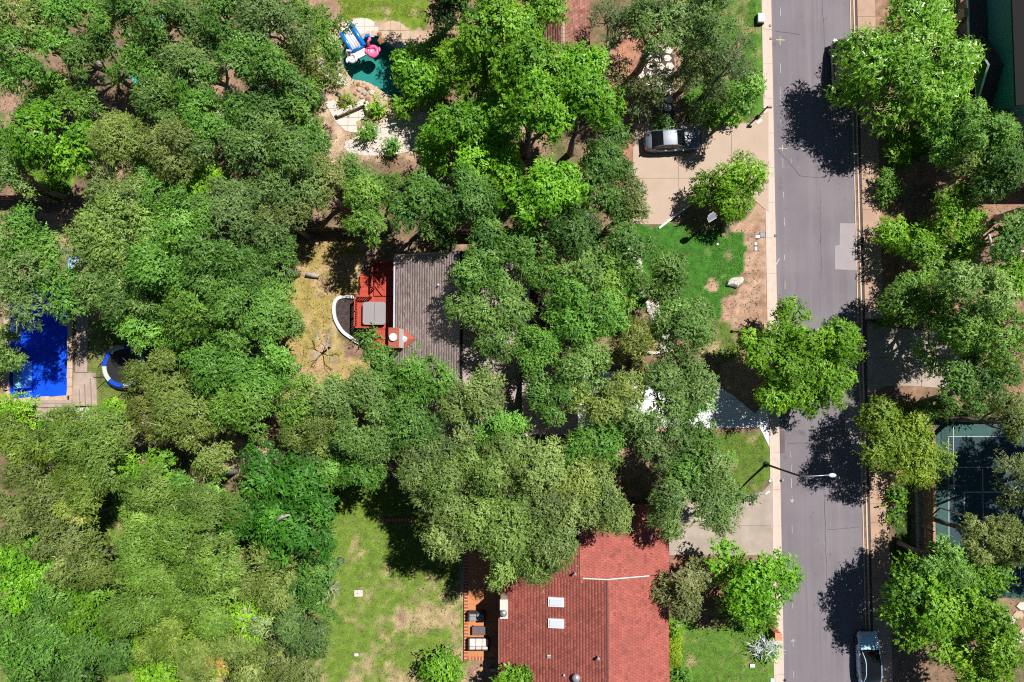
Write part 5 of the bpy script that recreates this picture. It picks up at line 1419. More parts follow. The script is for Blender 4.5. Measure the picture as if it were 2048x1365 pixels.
MB().ball((0.02, -0.50, 0.18), 0.18, 10, 6, s=(1.4, 0.6, 0.7)).build('tail', M['float_red'], f1, smooth=True, local=True)
c = P(705, 117)
f2 = thing('swan_float', 'white swan ring float on the teal pool left of the slide', 'pool float', (c.x, c.y, zw))
MB().torus((0, 0, 0.15), 0.33, 0.15, 28, 10).build('ring', M['float_white'], f2, smooth=True, local=True)
MB().lathe((0, 0, 0.02), [(0.30, 0), (0.30, 0.10), (0.25, 0.13)], 24).build('seat', M['float_white'], f2, local=True)
sp_ = MB(); sp_.tube([(0.24 * (1 - t) * math.cos(t * 12), 0.24 * (1 - t) * math.sin(t * 12), 0.16) for t in [i / 34 for i in range(32)]], 0.016, 5); sp_.build('seat_spiral', M['cushion_grey'], f2, local=True)
MB().tube([(-0.32, 0.2, 0.18), (-0.42, 0.28, 0.55), (-0.30, 0.36, 0.78), (-0.14, 0.36, 0.70)], [0.13, 0.10, 0.09, 0.09], 10).build('neck', M['float_white'], f2, smooth=True, local=True)
MB().ball((-0.10, 0.36, 0.68), 0.13, 10, 8, s=(1.3, 0.9, 0.9)).build('head', M['float_pale'], f2, smooth=True, local=True)
for s in (-1, 1): MB().ball((s * 0.38 - 0.05, -0.15 - 0.12 * (s < 0), 0.24), 0.20, 12, 8, s=(0.6, 1.2, 0.7)).build('wing', M['float_white'], f2, smooth=True, local=True)
# inflatable slide
zb = 0.06
A_, B_ = P(702, 50, 0.7), P(727, 90, 0.35); C_, D_ = P(682, 66, 0.6), P(704, 103, 0.3)
sl2 = thing('inflatable_slide', 'blue and white inflatable pool slide on the pale terrace', 'inflatable slide', (*((A_ + D_) / 2)[:2], zb))
for p, q, r in ((A_, B_, 0.24), (C_, D_, 0.20)):
    pp = [Vector(p).lerp(q, t) for t in (-0.04, 0, 0.5, 1, 1.04)]
    MB().tube([(v.x, v.y, v.z - 0.05 + 0.0) for v in pp], [r * 0.55, r, r, r * 0.95, r * 0.5], 12).build('side_tube', M['float_blue'], sl2, smooth=True)
    MB().tube([(v.x, v.y, 0.22) for v in pp], [r * 0.5, r * 0.8, r * 0.8, r * 0.8, r * 0.4], 10).build('base_tube', M['float_sky'], sl2, smooth=True)
for i in range(5):
    t = (i + 0.5) / 5
    p, q = C_.lerp(A_, t), D_.lerp(B_, t)
    if 0 < i < 5 or True:
        MB().tube([(p.x, p.y, 0.50), (q.x, q.y, 0.24)], 0.15, 10).build('slide_bed_tube', M['float_white'], sl2, smooth=True)
MB().tube([(D_.x, D_.y, 0.26), (B_.x, B_.y, 0.26)], 0.14, 10).build('end_bar', M['float_blue'], sl2, smooth=True)
q = [D_.lerp(B_, 0.12), D_.lerp(B_, 0.95)]
dv = (B_ - A_).normalized() * 0.75
MB().prism([q[0][:2], q[1][:2], (q[1] + dv)[:2], (q[0] + dv)[:2]], -0.08, 0.14).build('splash_mat', M['float_white'], sl2, bevel=0.05)
c = P(735.5, 73, 0.1)
tb = thing('storage_box', 'small blue plastic box on the pale pool terrace', 'box', (c.x, c.y, 0.034), 0.15)
MB().box((0, 0, 0.11), (0.36, 0.22, 0.22)).build('body', M['float_blue'], tb, bevel=0.02, local=True); MB().box((0, 0, 0.235), (0.39, 0.25, 0.03)).build('lid', M['float_blue'], tb, bevel=0.01, local=True)
# turquoise garden chairs glimpsed through the canopy
def garden_chair(px, py, rz, lb, mt='turq'):
    c = P(px, py, 0.4)
    o = thing('garden_chair', lb, 'chair', (c.x, c.y, 0), rz, 'turquoise garden chairs')
    MB().box((0, 0, 0.40), (0.62, 0.60, 0.05)).build('seat', M[mt], o, local=True)
    for i in range(5): MB().box((-0.24 + 0.12 * i, -0.36, 0.72), (0.10, 0.04, 0.62), tilt=Matrix.Rotation(0.3, 3, 'X')).build('back_slat', M[mt], o, local=True)
    for s in (-1, 1):
        MB().box((s * 0.36, -0.02, 0.60), (0.12, 0.7, 0.03)).build('arm', M[mt], o, local=True)
        for y in (-0.28, 0.28): MB().box((s * 0.33, y, 0.29), (0.05, 0.06, 0.58)).build('leg', M[mt], o, local=True)
garden_chair(324, 44, 0.4, 'turquoise garden chair under the top left trees'); garden_chair(273, 161, 2.2, 'turquoise garden chair in the gap below the top left trees'); garden_chair(804, 101, 1.2, 'turquoise chair under leaves right of the pink float'); garden_chair(1268, 386, 2.0, 'turquoise chair at the left edge of the pink driveway')
# heap of pale and blue pool hoses
c = P(153, 520)
hh = thing('hose_heap', 'tangled heap of pale and blue pool hoses beside the dirt path', 'hose heap', (c.x, c.y, 0))
g = random.Random(12)
for i in range(14):
    r_ = g.uniform(0.18, 0.6); ox, oy = g.uniform(-0.15, 0.2), g.uniform(-0.9, 0.9); a0 = g.uniform(0, 6)
    ptsq = [(ox + r_ * math.cos(a0 + t), oy + r_ * 1.2 * math.sin(a0 + t), 0.08 + 0.025 * i + g.uniform(0, 0.06)) for t in np.linspace(0, g.uniform(3.5, 6.0), 14)]
    MB().tube(ptsq, 0.035, 5).build('hose', M['float_white'] if g.random() < 0.55 else M['float_sky'], hh, smooth=True, local=True)
cover(107, 535, 0.55, 0.36, 'blue_tarp', 'bright blue crate lid beside the dirt path', h=0.3, nm='crate'); cover(68, 512, 0.5, 0.42, 'box_white', 'white tub under the left trees above the blue pool', h=0.35, nm='tub')
# trampoline
c = P(247, 733, 0.8)
tr = thing('trampoline', 'round trampoline with blue pads and a net beside the pool deck', 'trampoline', (c.x, c.y, 0))
RT = 1.75
MB().lathe((0, 0, 0.76), [(RT - 0.30, 0.0), (RT - 0.30, 0.012), (0.01, 0.0)], 32).build('jump_mat', M['tramp_bed'], tr, local=True)
for k in range(8):
    m = MB(); vs = []
    for i in range(6):
        a = 2 * math.pi * (k + i / 5 * 0.985) / 8
        for r_, z in ((RT - 0.33, 0.80), (RT + 0.04, 0.80), (RT + 0.04, 0.76), (RT - 0.33, 0.76)): vs.append((r_ * math.cos(a), r_ * math.sin(a), z))
    m.add(vs, [(4 * i + j, 4 * i + (j + 1) % 4, 4 * i + 4 + (j + 1) % 4, 4 * i + 4 + j) for i in range(5) for j in range(4)] + [(3, 2, 1, 0), (20, 21, 22, 23)]).build('spring_pad', M['blue_pad'] if k % 2 else M['pad_pale'], tr, local=True)
MB().torus((0, 0, 0.76), RT, 0.04, 32, 6).build('frame', M['metal'], tr, local=True)
for k in range(6):
    a = 2 * math.pi * (k + 0.5) / 6
    MB().tube([(RT * math.cos(a), RT * math.sin(a), 0), (RT * math.cos(a), RT * math.sin(a), 0.76)], 0.03, 6).build('leg', M['metal'], tr, local=True)
    MB().tube([((RT + 0.08) * math.cos(a), (RT + 0.08) * math.sin(a), 0.1), ((RT + 0.08) * math.cos(a), (RT + 0.08) * math.sin(a), 1.9), ((RT + 0.0) * math.cos(a), RT * math.sin(a), 2.35)], 0.035, 6).build('net_pole', M['black'], tr, local=True)
m = MB()
for k in range(60):
    a = 2 * math.pi * k / 60; m.tube([((RT - 0.02) * math.cos(a), (RT - 0.02) * math.sin(a), 0.8), ((RT - 0.0) * math.cos(a), RT * math.sin(a), 2.3)], 0.007, 3, False)
for i in range(9): m.torus((0, 0, 0.85 + i * 0.18), RT - 0.01, 0.007, 40, 3)
tag(m.build('safety_net', M['black'], tr, local=True), kind='stuff')

# ================================================================== TREES
LM = {
    'oak':    leaf_mat('live_oak_leaf', (0.058, 0.115, 0.028), (0.166, 0.286, 0.070), (0.332, 0.478, 0.148), (0.587, 0.631, 0.330)),
    'oakg':   leaf_mat('green_oak_leaf', (0.047, 0.122, 0.020), (0.151, 0.330, 0.052), (0.282, 0.528, 0.096), (0.490, 0.679, 0.209)),
    'oakgrey': leaf_mat('grey_oak_leaf', (0.056, 0.094, 0.038), (0.142, 0.217, 0.078), (0.264, 0.358, 0.148), (0.679, 0.679, 0.487)),
    'olive':  leaf_mat('olive_leaf', (0.073, 0.111, 0.023), (0.209, 0.277, 0.063), (0.380, 0.441, 0.141), (0.597, 0.594, 0.283)),
    'pale':   leaf_mat('pale_oak_leaf', (0.068, 0.120, 0.028), (0.216, 0.316, 0.080), (0.396, 0.531, 0.149), (0.648, 0.719, 0.274)),
    'pecan':  leaf_mat('bright_pecan_leaf', (0.041, 0.133, 0.010), (0.159, 0.368, 0.022), (0.316, 0.595, 0.047), (0.500, 0.720, 0.112)),
    'lime':   leaf_mat('lime_leaf', (0.061, 0.170, 0.009), (0.203, 0.447, 0.020), (0.383, 0.682, 0.043), (0.567, 0.750, 0.087)),
    'elm':    leaf_mat('cedar_elm_leaf', (0.053, 0.139, 0.011), (0.174, 0.383, 0.020), (0.347, 0.626, 0.035), (0.560, 0.750, 0.086)),
    'ash':    leaf_mat('glossy_green_leaf', (0.054, 0.160, 0.012), (0.183, 0.412, 0.032), (0.365, 0.654, 0.080), (0.750, 0.750, 0.435), rough=0.32, spec=0.5),
    'deep':   leaf_mat('deep_green_leaf', (0.020, 0.075, 0.010), (0.065, 0.235, 0.020), (0.130, 0.390, 0.035), (0.26, 0.45, 0.06)),
    'dark':   leaf_mat('dark_green_leaf', (0.030, 0.079, 0.017), (0.091, 0.208, 0.038), (0.198, 0.358, 0.073), (0.377, 0.528, 0.157)),
    'juniper': leaf_mat('juniper_leaf', (0.054, 0.113, 0.017), (0.173, 0.293, 0.046), (0.326, 0.470, 0.096), (0.544, 0.587, 0.209)),
    'autumn': leaf_mat('tinged_leaf', (0.062, 0.130, 0.012), (0.220, 0.357, 0.026), (0.399, 0.520, 0.051), (0.689, 0.260, 0.116)),
    'crape':  leaf_mat('crape_myrtle_leaf', (0.079, 0.103, 0.035), (0.223, 0.263, 0.088), (0.398, 0.415, 0.176), (0.750, 0.479, 0.638)),
    'gold':   leaf_mat('golden_hedge_leaf', (0.104, 0.168, 0.009), (0.317, 0.457, 0.014), (0.579, 0.685, 0.029), (0.712, 0.750, 0.058)),
    'silver': leaf_mat('silver_agave_leaf', (0.189, 0.246, 0.232), (0.435, 0.522, 0.493), (0.696, 0.750, 0.725), (0.750, 0.750, 0.750), trans=0.05),
}
LEAF_ARGS = {}
def vary(k, mul, sfx):
    src = LM[k]; m = src.copy(); m.name = src.name + sfx
    for e in [n for n in m.node_tree.nodes if n.type == 'VALTORGB'][0].color_ramp.elements:
        e.color = (*[min(0.8, c * f) for c, f in zip(e.color[:3], mul)], 1)
    return m
VAR = {k: [LM[k], vary(k, (1.12, 1.03, 0.85), '_warm'), vary(k, (0.92, 1.0, 0.82), '_cool'), vary(k, (0.80, 0.82, 0.85), '_deep'), vary(k, (1.12, 1.2, 1.0), '_fresh')] for k in ('oak', 'oakg', 'olive', 'pale', 'juniper', 'pecan', 'dark', 'oakgrey')}
#        leaf length, width, leaves area index, clump radius, sprig pull, droop
STYLE = {'oak': (0.21, 0.092, 2.60, 0.43, 0.85), 'oakg': (0.21, 0.097, 2.60, 0.46, 0.85), 'oakgrey': (0.18, 0.076, 0.95, 0.35, 0.80), 'olive': (0.19, 0.081, 2.50, 0.42, 0.85), 'pale': (0.19, 0.092, 2.80, 0.43, 0.70),
         'pecan': (0.24, 0.145, 3.3, 0.52, 0.45), 'lime': (0.21, 0.108, 2.60, 0.46, 0.60), 'elm': (0.20, 0.120, 3.1, 0.42, 0.60), 'ash': (0.31, 0.130, 3.2, 0.50, 0.60), 'deep': (0.28, 0.140, 2.80, 0.52, 0.60), 'dark': (0.20, 0.108, 2.40, 0.52, 0.50),
         'juniper': (0.23, 0.076, 2.90, 0.41, 1.10), 'autumn': (0.20, 0.108, 2.60, 0.46, 0.50), 'crape': (0.18, 0.097, 2.30, 0.32, 0.60), 'gold': (0.12, 0.065, 3.40, 0.21, 0.40), 'silver': (0.42, 0.065, 2.20, 0.21, 1.00)}

GAPS = {'oakgrey': 0.30, 'pecan': 0.22, 'elm': 0.14, 'ash': 0.10, 'deep': 0.22, 'lime': 0.2, 'autumn': 0.15, 'dark': 0.34, 'pale': 0.26, 'crape': 0.15}
def tri_mesh(name, V, tint, mt):
    n = len(V) // 3
    me = bpy.data.meshes.new(name)
    me.vertices.add(3 * n); me.vertices.foreach_set('co', np.ascontiguousarray(V, dtype=np.float32).ravel())
    me.loops.add(3 * n); me.loops.foreach_set('vertex_index', np.arange(3 * n, dtype=np.int32))
    me.polygons.add(n); me.polygons.foreach_set('loop_start', np.arange(0, 3 * n, 3, dtype=np.int32))
    a = me.attributes.new('tint', 'FLOAT', 'FACE'); a.data.foreach_set('value', np.clip(tint, 0, 1).astype(np.float32))
    me.update(calc_edges=True)
    me.materials.append(mt)
    return me
def unit(a): return a / np.maximum(np.linalg.norm(a, axis=1, keepdims=True), 1e-9)

def leaves(rs, centres, radii, n_leaf, ll, lw, pull, tree_c, base_tint, flat=0.85, core=12, ctint=0.0, lobes_c=None, lobes_r=None, own=None):
    """sprigs of small leaves filling clumps; returns vertices and a value per leaf"""
    k = len(centres)
    wgt = radii ** 2; wgt = wgt / wgt.sum()
    per = 5
    ns = max(k, int(n_leaf / per))
    ci = rs.choice(k, ns, p=wgt)
    d = rs.normal(size=(ns, 3)); d[:, 2] = np.abs(d[:, 2]) * 1.0 - 0.2; d = unit(d)
    rad = radii[ci] * (0.62 + 0.38 * np.sqrt(rs.rand(ns))) * np.where(rs.rand(ns) < 0.10, rs.uniform(1.1, 1.9, ns), 1.0)
    base = centres[ci] + d * rad[:, None] * np.array([1, 1, flat])
    out = base - tree_c; out[:, 2] *= 0.4; out = unit(out)
    sd = unit(d * 0.8 + out * pull + rs.normal(size=(ns, 3)) * 0.45 + np.array([0, 0, 0.15]))
    sp = np.repeat(np.arange(ns), per)
    t = np.tile(np.linspace(0.0, 1.0, per), ns) + rs.uniform(-0.1, 0.1, ns * per)
    pos = base[sp] + sd[sp] * (t * ll * 1.7)[:, None] + rs.normal(size=(ns * per, 3)) * 0.035
    ax = unit(sd[sp] * 0.9 + rs.normal(size=(ns * per, 3)) * 0.5)
    ld = unit(base - (lobes_c[own[ci]] - np.array([0, 0, 0.25])))            # leaves face out of the lobe they grow on
    nr = unit(rs.normal(size=(ns * per, 3)) * (0.38 if pull > 0.65 else 0.30) + d[sp] * (0.45 if pull > 0.65 else 0.3) + ld[sp] * 0.85 + np.array([0, 0, 0.40]))
    sv = unit(np.cross(ax, nr)); ax = unit(np.cross(nr, sv) + 0.25 * ax)
    sz = rs.uniform(0.65, 1.3, ns * per)
    L = (ll * sz)[:, None]; W = (lw * sz)[:, None]
    V = np.stack([pos - sv * W * 0.5, pos + sv * W * 0.5, pos + ax * L], 1).reshape(-1, 3)
    ctt = rs.normal(0, 0.10, k) + ctint
    tint = base_tint + ctt[ci][sp] + rs.normal(0, 0.09, ns * per)
    # broader inner leaves that close each lobe
    nlb = len(lobes_c); m = nlb * core * 4
    cj = np.repeat(np.arange(nlb), core * 4)
    dd = unit(rs.normal(size=(m, 3)))
    pp = lobes_c[cj] + dd * (lobes_r[cj] * 0.72 * rs.uniform(0.2, 1.0, m))[:, None] - np.array([0, 0, 0.15])
    a1 = unit(rs.normal(size=(m, 3))); n1 = unit(rs.normal(size=(m, 3)) * 0.5 + dd * 0.8 + np.array([0, 0, 0.3])); s1 = unit(np.cross(a1, n1)); a1 = np.cross(n1, s1)
    q = rs.uniform(0.22, 0.42, m)[:, None]
    V2 = np.stack([pp - s1 * q * 0.42, pp + s1 * q * 0.42, pp + a1 * q], 1).reshape(-1, 3)
    t2 = base_tint - 0.05 + rs.normal(0, 0.09, m)
    return np.concatenate([V, V2]), np.concatenate([tint, t2])

AVOID = [(780, 1064, 500, 884), (1050, 1162, 706, 880), (992, 1342, 1005, 1500), (975, 1190, -300, 190), (1528, 1740, -400, 1800), (15, 200, 555, 842), (676, 835, 35, 205), (1262, 1540, 244, 452), (1150, 1540, 736, 862), (1330, 1550, 985, 1116), 
         (925, 1005, 1100, 1330), (700, 800, 520, 705), (1730, 1935, 636, 794), (1955, 2200, -200, 215), (210, 290, 690, 780), (1820, 1850, 930, 1160), (664, 745, 585, 700), (640, 720, 195, 270)]
AVOID_W = [(PX(a), PX(b), PY(d), PY(c)) for a, b, c, d in AVOID]
def free_spot(x, y):
    if PX(1870) < x < PX(2105) and PY(1200) < y < PY(838): x = PX(2110)
    for _ in range(6):
        hit = False
        for x0, x1, y0, y1 in AVOID_W:
            if x0 < x < x1 and y0 < y < y1:
                opts = [(x - x0, x0 - 0.35, y), (x1 - x, x1 + 0.35, y), (y - y0, x, y0 - 0.35), (y1 - y, x, y1 + 0.35)]
                _, x, y = min(opts); hit = True
        if not hit: break
    return x, y
N_TRI = [0]
def tree(px, py, rx, ry, top, kind, label, name='tree', depth=None, bark='bark', dens=1.0, group=None, tintadj=0.0, cat='tree', limb_show=1.0, seed=None):
    seed = seed if seed is not None else int(px * 7 + py * 13) % 99991
    rs = np.random.RandomState(seed)
    ll, lw, lai, rc, pull = STYLE[kind]
    Rm = 0.5 * (rx + ry)
    rz = depth or max(0.9, min(3.6, pxs(Rm) * 0.85))
    zc = top - rz
    c = P(px, py, zc + rz * 0.55)
    RX, RY = pxs(rx, zc) * 0.97, pxs(ry, zc) * 0.97
    tx_, ty_ = free_spot(c.x, c.y)
    o = thing(name, label, cat, (tx_, ty_, 0), 0, group)
    org = np.array([tx_, ty_, 0.0])
    # lobes
    area = math.pi * RX * RY
    nl = int(np.clip(area / 4.4, 4, 16))
    lr = math.sqrt(area / nl / math.pi) * 1.0
    ga, ph = 2.39996, rs.uniform(0, 6.28)
    lobes = []; ph2, ph3 = rs.uniform(0, 6.28, 2)
    for i in range(nl):
        f = math.sqrt((i + 0.5) / nl); q = f * (1 - 0.50 * lr / max(RX, RY)) * rs.uniform(0.86, 1.06)
        a = ph + i * ga + rs.uniform(-0.25, 0.25)
        z = zc + rz * (math.sqrt(max(0.0, 1 - (0.92 * f) ** 2)) * 0.85 - 0.05) - lr * 0.45 + rs.uniform(-0.8, 0.6) * min(1.3, rz * 0.5)
        irr = 0.35 if kind in ('elm', 'ash', 'autumn') else 1.0
        q *= 1 + irr * (0.15 * math.sin(2 * a + ph2) + 0.11 * math.sin(3 * a + ph3))
        lobes.append((c.x + RX * q * math.cos(a), c.y + RY * q * math.sin(a), z, lr * rs.uniform(0.78, 1.2)))
    # clumps over each lobe
    C, CR, owner = [], [], []
    for li, (lx, ly, lz, r_) in enumerate(lobes):
        m = int(np.clip(3.0 * (r_ / rc) ** 2, 6, 34))
        for j in range(m):
            u = (j + 0.5) / m; ct = 1 - 1.08 * u; st = math.sqrt(max(0, 1 - ct * ct)); a = j * ga + rs.uniform(0, 0.7)
            q = r_ * rs.uniform(0.80, 1.04)
            C.append((lx + q * st * math.cos(a), ly + q * st * math.sin(a), lz + q * ct * 1.0)); CR.append(rc * rs.uniform(0.55, 1.15)); owner.append(li)
    C, CR, owner = np.array(C), np.array(CR), np.array(owner)
    gap = GAPS.get(kind, 0.34)
    if cat == 'tree' and gap > 0 and len(C) > 12:       # ragged openings in the canopy
        nz_ = 0.65 * vnoise(C[:, 0] / 1.15 + seed, C[:, 1] / 1.15) + 0.35 * vnoise(C[:, 0] / 0.5, C[:, 1] / 0.5 + seed)
        kp = nz_ > np.quantile(nz_, gap); C, CR, owner = C[kp], CR[kp], owner[kp]
    C[:, 2] = np.maximum(C[:, 2], 0.25)
    nleaf = int(lai * 1.95 * dens * area / (0.5 * ll * lw * 1.15))
    tc = np.array([c.x, c.y, zc - 0.5])
    V, tint = leaves(rs, C, CR, nleaf, ll, lw, pull, tc, 0.47 + tintadj + rs.uniform(-0.07, 0.07), core=2 if kind == 'oakgrey' else 12, ctint=rs.normal(0, 0.08, nl)[np.array(owner)], lobes_c=np.array(lobes)[:, :3], lobes_r=np.array(lobes)[:, 3], own=np.array(owner))
    V = V - org
    V[:, 2] = np.maximum(V[:, 2], 0.02)
    me = tri_mesh('crown', V, tint, VAR[kind][rs.randint(5)] if kind in VAR else LM[kind])
    cr = bpy.data.objects.new('crown', me); COL.objects.link(cr); cr.parent = o
    N_TRI[0] += len(V) // 3
    # trunk and limbs
    tb = MB(); r0 = 0.07 + 0.045 * pxs(Rm) + 0.008 * top
    fork = Vector((tx_ * 0.55 + c.x * 0.45, ty_ * 0.55 + c.y * 0.45, max(0.5, zc * 0.55)))
    jt = lambda s: Vector((rs.uniform(-s, s), rs.uniform(-s, s), 0))
    tb.tube([Vector((tx_, ty_, -0.1)), Vector((tx_, ty_, 0.25)), Vector((tx_, ty_, 0)).lerp(fork, 0.55) + jt(0.12), fork], [r0 * 1.45, r0 * 1.05, r0 * 0.9, r0 * 0.75], 8)
    for li, (lx, ly, lz, r_) in enumerate(lobes):
        e = Vector((lx, ly, lz)); md = fork.lerp(e, 0.5) + jt(0.35) + Vector((0, 0, rs.uniform(-0.1, 0.4)))
        tb.tube([fork, fork.lerp(md, 0.5) + jt(0.12), md, md.lerp(e, 0.55) + jt(0.15), e], [r0 * 0.5, r0 * 0.42, r0 * 0.32, r0 * 0.24, r0 * 0.14], 5, False)
        ids = [i for i in range(len(owner)) if owner[i] == li]
        if not ids: continue
        for i in rs.choice(ids, min(len(ids), int(4 * limb_show + 2)), replace=False):
            q = Vector(C[i]); tb.tube([e.lerp(md, 0.2), e.lerp(q, 0.55) + jt(0.12), q + (q - e) * 0.25 * limb_show], [r0 * 0.16, r0 * 0.11, 0.012], 4, False)
    for i in (rs.choice(len(C), min(len(C), int(nl * 1.1)), replace=False) if cat == 'tree' else ()):    # dead twig ends showing above the leaves
        q = Vector(C[i]); d_ = (q - Vector(tc)).normalized() + jt(0.5); d_.z = abs(d_.z) * 0.4
        p_ = q + Vector((0, 0, CR[i] * 0.9)); L_t = rs.uniform(0.4, 0.95)
        tb.tube([p_ - d_ * 0.2, p_ + d_ * L_t * 0.5 + jt(0.06), p_ + d_ * L_t + Vector((0, 0, 0.1))], [0.026, 0.02, 0.008], 3, False)
    tb.build('trunk', M[bark], o, smooth=True)
    return o
def bare(px, py, r, h, label, z0=0.0, bark='bark_pale', n=7, seed=1, name='dead_tree', cat='dead tree', flat=0.6, fine=3):
    """leafless branches spreading from a base"""
    g = random.Random(seed); c = P(px, py, h * 0.6)
    o = thing(name, label, cat, (c.x, c.y, 0))
    w = pxs(r)
    t = MB().tube([(0, 0, -0.1), (0.05, 0, h * 0.35), (0, 0.05, h * 0.55)], [0.12, 0.09, 0.08], 7)
    t.build('trunk', M[bark], o, local=True)
    b = MB()
    def grow(p, d, L, r_, lev):
        q = p + d * L * 0.5 + Vector((g.uniform(-1, 1), g.uniform(-1, 1), 0)) * L * 0.10; e = p + d * L
        b.tube([p, q, e], [r_, r_ * 0.8, r_ * 0.5], 5, False)
        if lev > 0:
            for i in range(3):
                nd = (d + Vector((g.uniform(-1, 1), g.uniform(-1, 1), g.uniform(-0.4, 0.5))) * 0.75).normalized()
                grow(p.lerp(e, g.uniform(0.45, 1.0)), nd, L * g.uniform(0.5, 0.75), r_ * 0.5, lev - 1)
    for k in range(n):
        a = 2 * math.pi * k / n + g.uniform(-0.3, 0.3)
        grow(Vector((0, 0, h * 0.5)), Vector((math.cos(a), math.sin(a), flat * g.uniform(0.3, 1.0))).normalized(), w * g.uniform(0.4, 0.6), 0.045, fine)
    b.build('branches', M[bark], o, local=True)
    return o

